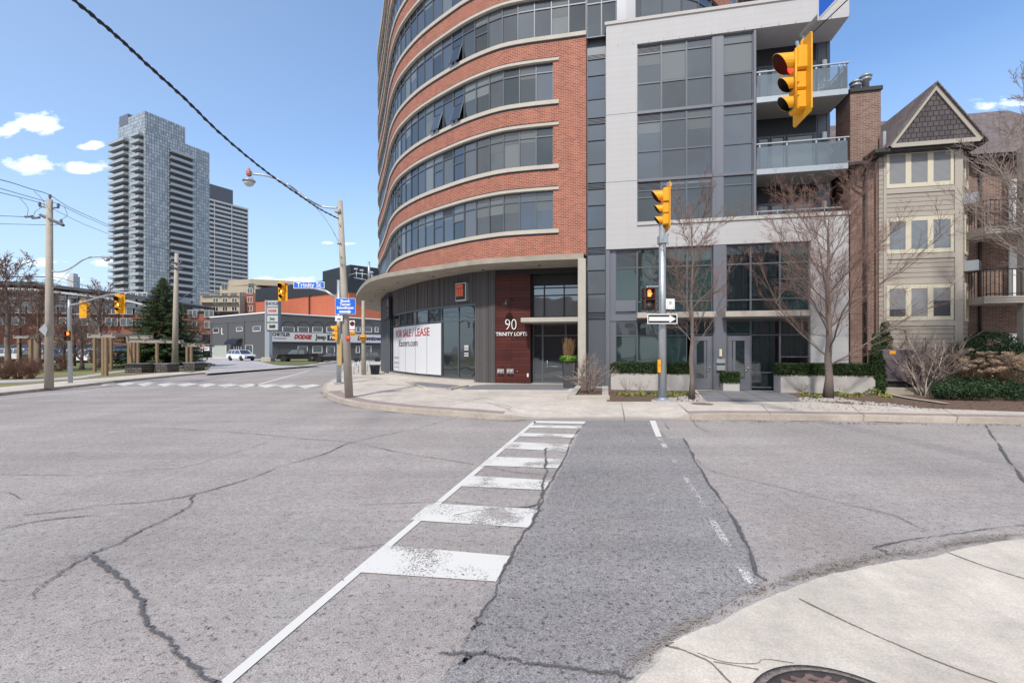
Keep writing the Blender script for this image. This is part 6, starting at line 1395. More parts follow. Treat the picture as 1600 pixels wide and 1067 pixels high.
# spruce
b=G(255,574,.13); sp_=thing('spruce_tree','tall dark green spruce behind the pergola and far utility pole','tree',b); H=(571-429)/F*b.y
q=MB(); q.tube([b,b+Vector((0,0,H))],[.22,.02],8); q.build('trunk',BARK,sp_)
q=MB(); br=MB(); r=random.Random(77)
for i in range(330):
    t=(i/330)**.95; z=.6+t*(H-.7); R=(1-t)**.85*4.1*r.uniform(.72,1.12)+.10; a=i*2.39996+r.uniform(-.3,.3); dr=-.10-.12*(1-t)
    tip=b+Vector((math.cos(a)*R,math.sin(a)*R,z+R*dr+R*.08)); o=b+Vector((0,0,z)); br.tube([o,tip],[.03,.008],3,cap=False)
    ns=int(6+R*20)
    for j in range(ns):
        f=.2+.8*(j/ns)**.8; p=o.lerp(tip,f)+Vector((r.gauss(0,.03),r.gauss(0,.03),r.gauss(0,.03)+.08*R*math.sin(f*3)*-.5)); s=1 if j%2 else -1
        an=a+s*r.uniform(.5,1.1); L=(.16+.42*R*.3*(1.15-f))*r.uniform(.7,1.2); e=Vector((math.cos(an),math.sin(an),r.uniform(-.5,.15)))*L; w=Vector((-math.sin(an),math.cos(an),r.uniform(-.4,.4)))*L*.20
        q.add([p-w,p+w,p+e],[(0,1,2)],raw=True); e2=e.copy(); e2.z-=L*.35; q.add([p+Vector((0,0,L*.12)),p-Vector((0,0,L*.15)),p+e2*.9],[(0,1,2)],raw=True)
q.build('crown',CONI,sp_); br.build('branches',BARK,sp_)
# ---------------------------------------------------------------- vehicles
def car(kind,label,group,paint,loc,rz):
    """front faces -x ; origin at ground centre"""
    c=thing(kind,label,'car' if kind!='pickup_truck' else 'pickup truck',(0,0,0),group)
    if kind=='suv': body=[(-2.3,.35),(-2.32,.62),(-2.2,.88),(-1.25,1.03),(2.1,1.06),(2.28,.95),(2.3,.35)]; cab=[(-1.35,1.02),(-.55,1.62),(1.75,1.66),(2.15,1.05)]; W_=.93; wx=(-1.42,1.38); wr=.36
    elif kind=='pickup_truck': body=[(-2.75,.45),(-2.78,.8),(-2.65,1.08),(-1.45,1.18),(2.7,1.2),(2.78,1.1),(2.78,.5)]; cab=[(-1.5,1.16),(-.85,1.83),(.75,1.86),(.98,1.18)]; W_=1.0; wx=(-1.85,1.75); wr=.42
    elif kind=='jeep': body=[(-2.05,.5),(-2.08,.9),(-1.95,1.12),(-.85,1.17),(2.0,1.17),(2.05,1.0),(2.05,.5)]; cab=[(-.88,1.15),(-.6,1.8),(1.95,1.82),(2.02,1.15)]; W_=.92; wx=(-1.4,1.35); wr=.41
    else: body=[(-2.25,.3),(-2.28,.55),(-2.1,.75),(-1.05,.88),(1.9,.95),(2.25,.85),(2.28,.32)]; cab=[(-1.1,.87),(-.3,1.4),(1.1,1.42),(1.85,.94)]; W_=.88; wx=(-1.38,1.35); wr=.33
    q=MB(); P=body
    q.loft([[(x*.985,-W_+.0,z*.98+.02) for x,z in P],[(x,-W_+.07,z) for x,z in P],[(x,W_-.07,z) for x,z in P],[(x*.985,W_,z*.98+.02) for x,z in P]],True); b=q.build('body',paint,c)
    q=MB(); a0,a1,a2,a3=cab; wi=W_-.06; wt=W_-.24
    q.add([(a0[0],-wi,a0[1]),(a1[0],-wt,a1[1]),(a2[0],-wt,a2[1]),(a3[0],-wi,a3[1]),(a0[0],wi,a0[1]),(a1[0],wt,a1[1]),(a2[0],wt,a2[1]),(a3[0],wi,a3[1])],[(0,1,2,3),(7,6,5,4),(4,5,1,0),(3,2,6,7)]); q.build('windows',CGLASS,c)
    q=MB(); q.bbox(a1[0]-.06,-wt-.02,a1[1]-.03,a2[0]+.05,wt+.02,a1[1]+.05,.02)
    for s in (-1,1):
        for f in ((a0,a1),(a3,a2)): q.tube([(f[0][0],s*wi,f[0][1]),(f[1][0],s*wt,f[1][1])],.045,4)
        for t in (.38,.72) if kind!='pickup_truck' else (.55,): x=a1[0]+(a2[0]-a1[0])*t; q.tube([(x,s*(wi+.0),a0[1]),(x,s*(wt+.01),a1[1])],.045,4)
    q.build('roof',paint,c)
    if kind=='pickup_truck': q=MB(); q.box(1.15,-W_+.14,1.19,2.6,W_-.14,1.215); q.build('bed_cover',BLACK,c)
    if kind=='jeep': q=MB(); q.lathe([(.36,0),(.38,.1),(.36,.22),(.02,.22)],(2.06,0,1.0),16,'x'); q.build('spare_wheel',TIRE,c)
    for x in wx:
        for s in (-1,1):
            y=s*(W_-.10); q=MB(); q.lathe([(wr*.62,-.11),(wr*.95,-.11),(wr,-.07),(wr,.07),(wr*.95,.11),(wr*.62,.11)],(x,y,wr),20,'y'); t=q.build('wheel',TIRE,c); q=MB(); q.lathe([(wr*.62,-.105),(wr*.3,-.08),(.02,-.085),(.02,.085),(wr*.3,.08),(wr*.62,.105)],(x,y,wr),14,'y'); q.build('rim',RIM,t)
            q=MB(); n=10; q.tube([(x+math.cos(math.pi*k/n)*(wr+.06),s*(W_+.005),wr+math.sin(math.pi*k/n)*(wr+.06)) for k in range(n+1)],.035,4); q.build('wheel_arch',BLACK,c)
    fx,fz=body[1]; q=MB(); q.box(fx-.015,-W_*.55,fz-.10,fx+.05,W_*.55,fz+.12); q.bbox(fx-.05,-W_+.05,body[0][1]-.02,fx+.1,W_-.05,body[0][1]+.16,.02); q.build('grille',BLACK,c)
    for s in (-1,1): q=MB(); q.bbox(fx-.0,s*W_*.78-.14,fz+.06,fx+.16,s*W_*.78+.14,fz+.20,.02); q.build('headlight',ALU,c)
    for s in (-1,1): q=MB(); q.bbox(body[-1][0]-.06,s*W_*.85-.08,fz+.1,body[-1][0]+.02,s*W_*.85+.08,fz+.4,.02); q.build('tail_light',RED,c)
    c.location=loc; c.rotation_euler=(0,0,rz); return c
def gnd(px,py): g=G(px,py,.14); return g
g=G(377,563.5,.14); car('suv','white SUV parked on the driveway in front of the grey dealership wall',None,CARW,(g.x,g.y,.14),math.radians(180-28))
DK='dark vehicles parked by the dealership road'
g=G(460,565.5,.1); car('pickup_truck','black pickup parked nearest the pylon sign on the grass verge',DK,CARK,(g.x,g.y+1.5,.02),math.radians(12))
g=G(505,567,.1); car('sedan','black sedan parked right of the black pickup',DK,CARK,(g.x,g.y+2.5,.02),math.radians(14))
g=G(537,567,.1); car('sedan','dark grey sedan parked behind the leaning concrete pole',DK,CARG,(g.x+1.5,g.y+5,.02),math.radians(14))
PK='vehicles in the dealership car park behind the park'
CL=[(5,'suv',CARK,'black SUV at the left edge of the car park',95),(33,'jeep',CARW,'white boxy jeep left of the tall utility pole',200),(70,'suv',CARK,'black SUV behind the tall left utility pole',185),(93,'jeep',CARS_,'silver jeep right of the tall left utility pole',250),(118,'sedan',CARG,'grey sedan behind the left signal pole',190),(140,'jeep',CARS_,'silver jeep behind the twiggy bush',195),(157,'suv',CARW,'white SUV behind the first pergola post',260),(176,'jeep',CARW,'white jeep between the first pergola and the black jeep',250),(196,'jeep',CARK,'black jeep left of the spruce pergola posts',265),(222,'suv',CARB,'dark blue SUV between the spruce pergola posts',270),(244,'suv',CARW,'white SUV behind the lower branches of the spruce',265),(262,'suv',CARW,'white SUV just left of the far utility pole',250),(281,'sedan',CARS_,'silver sedan right of the far utility pole',240)]
for px,kd,pt,lb,dg in CL:
    g=G(px,566.5,.14); car(kd,lb,PK,pt,(g.x,g.y,.14),math.radians(dg))
r=random.Random(31)
for i,px in enumerate((20,52,84,108,130,150,168,188,210,232)):
    g=G(px,562.8,.14); car(('suv','jeep','sedan')[i%3],('dark','white','silver','grey','white','black','white','silver','white','grey')[i]+' back row vehicle '+('behind the left edge black SUV','between the white boxy jeep and the utility pole','right behind the utility pole','above the bushes left of the signal pole','above the grey sedan','between the two silver and white jeeps','behind the first pergola','behind the yellow stickered jeep','left inside the spruce pergola','right inside the spruce pergola')[i],PK,(CARK,CARW,CARS_,CARG,CARW,CARK,CARW,CARS_,CARW,CARG)[i],(g.x,g.y,.14),math.radians(250+r.uniform(-20,20)))
a=G(191,567,.14); s=thing('yellow_placard','yellow placard on the black jeep left of the spruce pergola','placard',(a.x,a.y-2.4,1.2)); q=MB(); q.bbox(a.x-.3,a.y-2.5,.95,a.x+.45,a.y-2.46,1.55,.01); q.build('placard',mat('placard_yellow',(.75,.7,.02),.5),s)
for px,py,sx_,lb in ((219,553,.55,'round red and white sign in front of the spruce pergola'),(316,544,.30,'red stop sign by the driveway entrance of the dealership')):
    a=AT(px,py,60 if px<300 else 74); s=thing('stop_sign',lb,'sign',(a.x,a.y,.14)); q=MB(); q.lathe([(.5*sx_/.45,0),(.5*sx_/.45,.04)],a,8,'y'); q.build('sign_face',RED,s); q=MB(); q.box(a.x-.3,a.y-.02,a.z-.07,a.x+.3,a.y-.01,a.z+.07); q.build('white_bar',WHITE,s); q=MB(); q.tube([(a.x,a.y+.06,.14),(a.x,a.y+.06,a.z)],.05,6); q.build('post',METAL,s)
a=AT(323,544.5,74); s=thing('gate_sign','white rectangular sign on a black post beside the red stop sign','sign',(a.x,a.y,.14)); q=MB(); q.bbox(a.x-.42,a.y,a.z-.35,a.x+.42,a.y+.06,a.z+.35,.01); q.build('sign_face',WHITE,s); q=MB(); q.box(a.x-.1,a.y+.07,.1,a.x+.05,a.y+.2,a.z+.4); q.build('post',BLACK,s); q=MB(); q.box(a.x-.3,a.y-.02,a.z-.08,a.x+.3,a.y-.01,a.z+.08); q.build('lettering',FRAME,s)
# tub, bollards by the shop corner
c=G(586,586,.1); s=thing('waste_tub','black plastic tub standing by the shop corner pier','bin',c); q=MB(); q.lathe([(.26,0),(.34,.62),(.38,.64),(.38,.70),(.33,.70),(.26,.1),(.01,.1)],c,20); q.build('tub',BLUEBOX,s)
for i,(px,py,l) in enumerate(((553,585,'nearest the leaning pole'),(560,582.5,'middle one of three'),(574,581,'nearest the shop corner'))):
    c=G(px,py,.12); s=thing('bike_ring','thin grey metal bicycle post on the pavement, '+l,'bicycle stand',c,'bicycle stands at the shop corner'); q=MB(); q.tube([c,c+Vector((0,0,.9))],.03,8); q.build('post',METAL,s); q=MB(); q.tube([c+Vector((.2*math.cos(a*.63),0,.62+.2*math.sin(a*.63))) for a in range(11)],.02,6); q.build('ring',METAL,s)
# ---------------------------------------------------------------- grey dealership
DL=thing('dealership_building','low grey painted block dealership with a long white sign band and small windows','building',(-44.8,82,0))
C0_=Vector((-44.8,81.5)); dR=Vector((15.4,19)).normalized(); dLf=Vector((-18,12)).normalized()
LR,LL=48,22
def DP(side,t,o=0.0):
    d=dR if side else dLf; n=Vector((d.y,-d.x)) if side else Vector((-d.y,d.x)); 
    if n.y>0: n=-n
    p=C0_+d*t+n*o; return p
fp=[C0_,C0_+dR*LR,C0_+dR*LR+dLf*LL,C0_+dLf*LL]
q=MB(); q.prism([p[:] for p in fp],0,8.45); q.build('block_wall',GREYW,DL)
q=MB(); fo=[C0_+(-dR-dLf)*.12,C0_+dR*(LR+.1)-dLf*.12,C0_+dR*(LR+.1)+dLf*(LL+.1),C0_+dLf*(LL+.1)-dR*.12]; q.prism([p[:] for p in fo],8.45,8.68); q.build('coping',WHITE,DL)
def dbox(q,side,t0,t1,z0,z1,o0,o1):
    a,b,c,d=DP(side,t0,o0),DP(side,t1,o0),DP(side,t1,o1),DP(side,t0,o1); q.prism([a[:],b[:],c[:],d[:]],z0,z1)
def dt(side,px):
    d=dR if side else dLf; k=(px-800)/F; # C+d t -> X=kY
    return (k*C0_.y-C0_.x)/(d.x-k*d.y)
def dz(side,px,py): return CH+(HY-py)/F*(DP(side,dt(side,px)).y)
def dwin(side,p0,p1,y0,y1,gm=GLASSD,fm=WHITE,nm='window',refpx=None):
    t0,t1=dt(side,p0),dt(side,p1); pm=(p0+p1)/2; z1,z0=dz(side,pm,y0),dz(side,pm,y1)
    q=MB(); f=.12; dbox(q,side,t0,t1,z0-f,z0,.0,.10); dbox(q,side,t0,t1,z1-f*.3,z1,.0,.08); dbox(q,side,t0,t0+f,z0,z1-f*.3,.0,.07); dbox(q,side,t1-f,t1,z0,z1-f*.3,.0,.07); w=q.build(nm,fm,DL)
    q=MB(); dbox(q,side,t0+f,t1-f,z0,z1-f*.3,.0,.03); q.build('pane',gm,w)
for p0,p1 in ((441,460),(465,482.5),(488,504),(510,523),(556,563),(567,581),(585.5,591)): dwin(1,p0,p1,511,518.5)
for p0,p1 in ((465,480.5),(488,503.5),(510,523),(556,562),(569,580)): dwin(1,p0,p1,540.5,550.5)
q=MB()
for p0,p1 in ((441,460),(465,483),(488,504),(510,525),(556,563),(567,581)):
    t0,t1=dt(1,p0-1),dt(1,p1+1); pts=[]
    for k in range(11):
        a=math.pi*k/10; p=DP(1,(t0+t1)/2-(t1-t0)/2*math.cos(a),.03); pts.append((p.x,p.y,dz(1,(p0+p1)/2,508)+.75*math.sin(a)))
    q.tube(pts,.05,4)
q.build('arch_moulding',GREYW,DL)
for p0,p1,y0,y1 in ((333.5,342,513,519.5),(370,379,511,517),(396,407,509.5,517)): dwin(0,p0,p1,y0,y1)
q=MB(); t0,t1=dt(0,347.3),dt(0,346.4); dbox(q,0,t0,t1,dz(0,347,522.5),dz(0,347,512.5),.0,.08); dbox(q,0,dt(0,349.2),dt(0,347),dz(0,347,522.7),dz(0,347,521.8),.0,.08); q.build('wall_conduit',WHITE,DL)
dwin(0,333,353.5,540,558.5,mat('garage_pane',(.40,.42,.38),.5),WHITE,'garage_door')
dwin(0,343,352,545,551,GLASSD,WHITE,'garage_window') if False else None
dwin(0,362,380,541,559,GLASSD,FRAME,'entrance_door'); dwin(0,384,395,539,551,GLASSD,WHITE)
q=MB()
for pp in (367,371,374.5,378): dbox(q,0,dt(0,pp),dt(0,pp-1),0,dz(0,pp,541),.05,.14)
q.build('door_mullion',WHITE,DL)
q=MB(); t0,t1=dt(0,379.5),dt(0,373); za,zb=dz(0,376,538),dz(0,376,531)
n=8
for k in range(n):
    a0,a1=math.pi/2*k/n,math.pi/2*(k+1)/n
    p=[DP(0,t0,1.3*math.cos(a0)),DP(0,t1+3.0,1.3*math.cos(a0)),DP(0,t1+3.0,1.3*math.cos(a1)),DP(0,t0,1.3*math.cos(a1))]; z=[za+1.1*math.sin(a0),za+1.1*math.sin(a1)]
    q.add([(p[0].x,p[0].y,z[0]),(p[1].x,p[1].y,z[0]),(p[2].x,p[2].y,z[1]),(p[3].x,p[3].y,z[1])],[(0,1,2,3)])
q.build('awning',mat('awning_navy',(.008,.012,.03),.8),DL)
q=MB(); dbox(q,0,dt(0,371),dt(0,361.5),dz(0,366,537.5),dz(0,366,535),.9,1.0); q.build('entrance_sign',BLUE,DL)
q=MB()
for pp in (331.5,356.5,382.5): dbox(q,0,dt(0,pp),dt(0,pp-.4),.1,7.3,.0,.12)
dbox(q,0,LL*.99,0,7.1,7.16,.0,.05)
for pp in (423+12,460.5,485,506): dbox(q,1,dt(1,pp),dt(1,pp+.35),0,3.3,.0,.06)
q.build('wall_pipe',FRAME,DL)
# sign band
b0,b1=dt(1,421),dt(1,598); zb0,zb1=3.35,5.15
q=MB(); dbox(q,1,b0,b1,zb0,zb1,.02,.35); q.build('sign_band',mat('band_white',(.62,.62,.65),.5),DL)
q=MB(); dbox(q,1,b0,b1,zb0-.16,zb0,.02,.40); dbox(q,1,b0,b1,zb1,zb1+.08,.02,.4); q.build('band_edge',FRAME,DL)
def dtext(s,p0,p1,m,size,zc,nm='lettering',sh=0.0,bold=.03,nat=None):
    t0,t1=dt(1,p0),dt(1,p1); tm=(t0+t1)/2
    def fn(x,y,z):
        p=DP(1,tm+x,.36-y); return Vector((p.x,p.y,zc+z))
    o=text(nm,s,size,m,DL,fn,.02,bold,shear=sh)
    # squeeze to the measured width
    xs=[(Vector((v.co.x+ORG[DL.name].x,v.co.y+ORG[DL.name].y))-C0_).dot(dR) for v in o.data.vertices]; w=max(xs)-min(xs); mid=(max(xs)+min(xs))/2; k=(t1-t0)/w
    for v,x in zip(o.data.vertices,xs): d=(x-mid)*(k-1)+(tm-mid); v.co.x+=dR.x*d; v.co.y+=dR.y*d
dtext('CHRYSLER',424,452,mat('letter_dark',(.05,.05,.06),.6),.85,4.62)
q=MB(); dbox(q,1,dt(1,426),dt(1,446),3.85,3.98,.36,.38); q.build('sign_line',FRAME,DL)
dtext('DODGE',458,486,mat('letter_red2',(.40,.03,.03),.6),1.1,4.25,sh=.3,bold=.07)
dtext('Jeep',491,508,mat('letter_olive',(.06,.08,.05),.6),1.25,4.3,bold=.05)
q=MB(); tm=dt(1,516.5); dbox(q,1,tm-.9,tm+.9,3.7,4.8,.36,.385); q.build('emblem_shield',BLACK,DL)
q=MB(); dbox(q,1,tm-.4,tm-.15,3.95,4.6,.386,.40); dbox(q,1,tm+.15,tm+.4,3.95,4.6,.386,.40); dbox(q,1,tm-.15,tm+.15,4.4,4.6,.386,.40); q.build('emblem_mark',WHITE,DL)
dtext('RAM',521,530,BLACK,1.1,4.2,bold=.07); dtext('Downtown',557,597,mat('letter_navy',(.03,.03,.10),.6),1.3,4.25,sh=.25,bold=.06)
# pylon sign
b=G(426,565,.14); PY=thing('pylon_sign','tall grey pylon sign with four stacked white panels in front of the dealership','sign',b); Yp2=b.y
q=MB(); A=AT(421,563,Yp2); B2=AT(431.5,563,Yp2); zt=AT(0,469,Yp2).z; q.bbox(AT(413.5,0,Yp2).x,Yp2,.1,AT(421,0,Yp2).x,Yp2+.8,zt,.03); q.build('pylon_post',METAL,PY)
q=MB(); q.bbox(AT(409,0,Yp2).x,Yp2-.2,.1,AT(424,0,Yp2).x,Yp2+1.1,.75,.03); q.build('pylon_base',CONC,PY)
x0,x1=AT(417.5,0,Yp2).x,AT(435.3,0,Yp2).x
q=MB(); q.bbox(x0-.05,Yp2-.12,AT(0,517,Yp2).z,x1+.12,Yp2+.5,zt,.02); q.build('sign_case',FRAME,PY)
for i,(a,b_,tx,cl) in enumerate(((470,479.5,'CHRYSLER',FRAME),(481,491,'DODGE',RED),(493,503,'Jeep',FRAME),(505,515.5,'RAM',BLACK))):
    za,zb_2=AT(0,b_,Yp2).z,AT(0,a,Yp2).z; q=MB(); q.box(x0+.08,Yp2-.15,za,x1-.02,Yp2-.121,zb_2); pn=q.build('sign_panel',LGREY,PY)
    text('lettering',tx,.55 if i!=1 else .42,cl,PY,(lambda zc:(lambda x,y,z: Vector(((x0+x1)/2+x*.72,Yp2-.165+y,zc+z))))((za+zb_2)/2),.01,.02 if i<3 else .05)
# ---------------------------------------------------------------- buildings further away
def gridbuild(parent,A,Bq,z0,fh,rows,w,h,gap,mf,mg,zoff=.8,maxn=100,frame=.12,skip=0.0,seed=1,name='window',proud=.05):
    a=Vector(A);b=Vector(Bq);d=(b-a);L=d.length;d/=L;n=Vector((d.y,-d.x)); 
    if n.y>0:n=-n
    cols=int(L/(w+gap)); st=L/cols; r=random.Random(seed); rz=math.atan2(d.y,d.x); O=ORG[parent.name]
    ms=[]
    q=MB(); q.box(-w/2,-proud,0,w/2,.05,frame);q.box(-w/2,-proud,h-frame,w/2,.05,h);q.box(-w/2,-proud,frame,-w/2+frame,.05,h-frame);q.box(w/2-frame,-proud,frame,w/2,.05,h-frame);q.box(-.05,-proud*.8,frame,.05,.05,h-frame)
    w0=q.build(name,mf,None); q=MB(); q.box(-w/2+frame,-.02,frame,w/2-frame,.04,h-frame); p0=q.build('pane',mg,None); p0.parent=w0
    first=True; cnt=0; rest=[]
    for i in range(rows):
        for j in range(cols):
            if r.random()<skip: continue
            p=a+d*(st*(j+.5)); z=z0+i*fh+zoff
            if cnt<maxn:
                if first: o=w0; first=False
                else:
                    o=w0.copy(); COL.objects.link(o); c=p0.copy(); COL.objects.link(c); c.parent=o
                o.parent=parent; o.location=(p.x-O.x,p.y-O.y,z-O.z); o.rotation_euler=(0,0,rz); cnt+=1
            else: rest.append((p,z))
    return cnt
# orange brick block with a black cladding top
OB=thing('brick_hall','tall orange brick hall with black upper cladding behind the grey dealership','building',(-38,112,0))
Ya=104
A=Vector((AT(400,0,Ya).x,Ya)); Cn=Vector((AT(545,0,128).x,128)) ; A=Vector(AT(400,0,119)[:2]); Cn=Vector(AT(545,0,100)[:2]); Dn=Vector(AT(612,0,112)[:2])
def zof(py,Y): return CH+(HY-py)/F*Y
P4=[A[:],Cn[:],Dn[:],(Dn+Vector((0,40)))[:],(A+Vector((10,30)))[:]]
q=MB(); q.prism(P4,0,zof(456,100)); 
q.build('brick_wall',BRORNG,OB)
zb1_=zof(456.5,100)
q=MB(); P5=[(p[0]*1.0,p[1]-.3) for p in P4]; q.prism(P5,zof(457,100)-.6-1.2,zof(434,100)) if False else q.prism(P5,zb1_-.01+0,zof(434,100)+0.0)
q.build('black_cladding',BLKCL,OB)
q=MB(); a=Cn.lerp(A,.62); b=Cn.lerp(A,.60); e=Vector(AT(489,0,107)[:2])
q.prism([(AT(480,0,110).x,110.5),(AT(492,0,110).x,106.5),(AT(492,0,110).x,112),(AT(480,0,110).x,114)],4,zb1_); q.build('tall_window',GLASSB,OB)
q=MB(); q.prism([(AT(478.5,0,110).x,110.6),(AT(482.5,0,110).x,108.9),(AT(482.5,0,110).x,112),(AT(478.5,0,110).x,113)],4,zb1_+.1); q.build('window_frame',BLKCL,OB)
q=MB(); Yq=118; x0,x1=AT(489,0,Yq).x,AT(556,0,Yq).x; q.prism([(x0,Yq+6),(x1,Yq-4),(AT(595,0,Yq).x,Yq+2),(AT(595,0,Yq).x,Yq+14),(x0,Yq+16)],10,zof(418,Yq)); q.build('penthouse',BLKCL,OB)
q=MB()
for px,py in ((557,421),(566,423),(581,426)): a=AT(px,py,104); q.tube([(a.x,a.y,a.z-3),a],.09,5); q.bbox(a.x-.5,a.y-.3,a.z-.1,a.x+.3,a.y+.2,a.z+.25,.03)
q.tube([AT(545,430,104),AT(556,427,104),AT(568,428,104),AT(584,431,104)],.10,4); q.tube([AT(553,434,104),AT(575,438,104)],.12,4); a=AT(576.5,409,112); q.tube([(a.x,a.y,a.z-6),a],.3,8); q.build('roof_mast',METAL,OB)
# beige stepped apartment block
BE=thing('beige_apartments','beige stepped apartment block with a curved roofline behind the dealership','building',(-90,150,0)); 
Yb=150
def xs_(px,Y=Yb): return AT(px,0,Y).x
q=MB(); arc=[(xs_(348+i*8.5),Yb+ (i-8)**2*.05*0+abs(i-5)*.6) for i in range(14)]
q.prism(arc+[(xs_(460),Yb+25),(xs_(348),Yb+25)],zof(445,Yb),zof(436,Yb)); q.prism([(xs_(340),Yb+1.2),(xs_(402),Yb-.5),(xs_(402),Yb+20),(xs_(340),Yb+20)],0,zof(446.5,Yb)); q.build('precast_wall',BEIGE,BE)
q=MB(); q.prism([(xs_(384),Yb-1.2),(xs_(470),Yb+2),(xs_(470),Yb+20),(xs_(384),Yb+20)],0,zof(459,Yb)); q.build('brick_wall',BRICKF,BE)
q=MB(); q.prism([(xs_(326),Yb-4),(xs_(386),Yb-4),(xs_(386),Yb+5),(xs_(326),Yb+5)],0,zof(464,Yb)); q.build('lower_block',BEIGE,BE)
gridbuild(BE,(xs_(341),Yb+1.1),(xs_(401),Yb-.55),zof(467,Yb),2.9,2,2.2,2.0,.9,BEIGE,GLASSD,.3,30,.12,.1,3)
gridbuild(BE,(xs_(328),Yb-4.02),(xs_(385),Yb-4.02),zof(490,Yb)-.2,2.7,2,1.8,1.9,.7,WHITE,GLASSD,.3,40,.10,.1,4,'lower_window')
gridbuild(BE,(xs_(386),Yb-1.1),(xs_(440),Yb+.9),zof(488,Yb),2.9,3,1.7,1.9,1.1,WHITE,GLASS,.3,40,.1,.0,5,'brick_window')
q=MB(); 
for i in range(3): z=zof(488,Yb)+i*2.9; q.box(xs_(328),Yb-5.2,z-.15,xs_(384),Yb-4,z+.05)
q.build('balcony_slab',BEIGE,BE)
# long curved roof red brick block at the left
RB=thing('brick_apartments','long red brick apartment block with glass upper floors and a swooping roof behind the park','building',(-115,118,0))
Yr=112
def X2(px,Y): return AT(px,0,Y).x
q=MB(); wl=[(X2(-260,Yr),Yr),(X2(255,Yr+8),Yr+8),(X2(335,Yr+10),Yr+10),(X2(335,Yr+10),Yr+28),(X2(-260,Yr),Yr+28)]
q.prism(wl,0,zof(486,Yr)); q.build('brick_wall',BRICKF,RB)
q=MB(); wl2=[(X2(-260,Yr),Yr+1.5),(X2(228,Yr+9),Yr+9.5),(X2(228,Yr+9),Yr+26),(X2(-260,Yr),Yr+26)]; q.prism(wl2,zof(486,Yr),zof(449,Yr)); q.build('upper_wall',LGREY,RB)
q=MB(); q.box(X2(255,Yr+8),Yr+10.3,zof(486,Yr),X2(335,Yr+8),Yr+25,zof(481,Yr)); q.build('terrace_wall',BLKCL,RB)
# swooping roof: height follows the photo's outline
prof=[(-260,436,100),(-60,438,106),(0,441,112),(60,443,113),(90,446,114),(140,452,116),(180,457,118),(215,462,119),(238,468,120)]
q=MB(); R_=[[ (X2(p[0],p[2]),p[2]-2.5,zof(p[1],p[2])),(X2(p[0],p[2]),p[2]+25,zof(p[1],p[2])),(X2(p[0],p[2]),p[2]+25,zof(p[1],p[2])-.8),(X2(p[0],p[2]),p[2]-2.5,zof(p[1],p[2])-.8)] for p in prof]; q.loft(R_,True); q.build('roof',mat('roof_edge_dark',(.06,.065,.075),.5),RB)
q=MB(); R_=[[(X2(p[0],p[2]),p[2]-1.9,zof(p[1]+9,p[2])),(X2(p[0],p[2]),p[2]+4,zof(p[1]+9,p[2])),(X2(p[0],p[2]),p[2]+4,zof(p[1]+12,p[2])),(X2(p[0],p[2]),p[2]-1.9,zof(p[1]+12,p[2]))] for p in prof]; q.loft(R_,True); q.build('balcony_band',LGREY,RB)
q=MB()
for i in range(len(prof)-1):
    for f in (0,.33,.66):
        a,b=prof[i],prof[i+1]; px=a[0]+(b[0]-a[0])*f; py=a[1]+(b[1]-a[1])*f; Y=a[2]+(b[2]-a[2])*f
        if px>-60: q.tube([(X2(px,Y),Y-2,zof(py,Y)),(X2(px,Y),Y-2,zof(py-7,Y))],.05,4)
q.tube([AT(p[0],p[1]-6.5,p[2]-2) for p in prof[1:-1]],.06,4); q.build('roof_railing',METAL,RB)
q=MB(); a=AT(115,432,130); q.box(a.x-.9,129,10,a.x+.9,131,a.z); q.box(a.x-.6,129.3,a.z,a.x+.6,130.7,a.z+.8); q.build('stair_tower',LGREY,RB)
gridbuild(RB,(X2(-60,Yr),Yr-.05+.0),(X2(255,Yr+8),Yr+7.95),zof(510,Yr)+.3,3.0,2,2.9,2.0,.55,LGREY,GLASSD,.2,75,.09,.05,6)
gridbuild(RB,(X2(-60,Yr),Yr+1.4),(X2(225,Yr+8),Yr+9.3),zof(486,Yr)+.1,3.0,2,2.2,2.4,.35,WHITE,GLASS,.2,100,.08,.05,7,'upper_window')
gridbuild(RB,(X2(262,Yr+8),Yr+7.9),(X2(333,Yr+8),Yr+9.7),zof(512,Yr),3.0,2,2.3,1.9,.9,LGREY,GLASSD,.3,40,.1,.0,8,'east_window')
gridbuild(RB,(X2(-60,Yr),Yr-.05),(X2(250,Yr+8),Yr+7.9),1.2,3,1,2.4,2.0,7.5,LGREY,GLASSB,.3,20,.1,.0,9,'ground_window')
q=MB(); q.prism([(X2(-260,86),88),(X2(185,90),90),(X2(185,90),100),(X2(-260,86),100)],0,3.3) ; 
# parkade hedge of dark netting / fence behind the cars
q=MB(); q.box(X2(-150,96),95.9,0,X2(330,96),96.1,2.9); fb=tagm(q.build('mesh_fence',mat('fence_navy',(.035,.05,.085),.8),None),'dark blue mesh fence behind the parked vehicles','fence')
# slim dark lamp posts
for px,top,l in ((32,448,'slim black lamp post left of the tall utility pole'),(117,468,'slim black lamp post right of the left signal pole')):
    c=G(px,572,.13); s=thing('lamp_post',l,'street lamp',c); q=MB(); q.tube([c,AT(px,top,c.y)],[.10,.06],8); q.build('post',BLACK,s); a=AT(px,top,c.y); q=MB(); q.bbox(a.x-.35,a.y-.2,a.z-.05,a.x+.35,a.y+.2,a.z+.12,.03); q.build('lamp_head',BLACK,s)
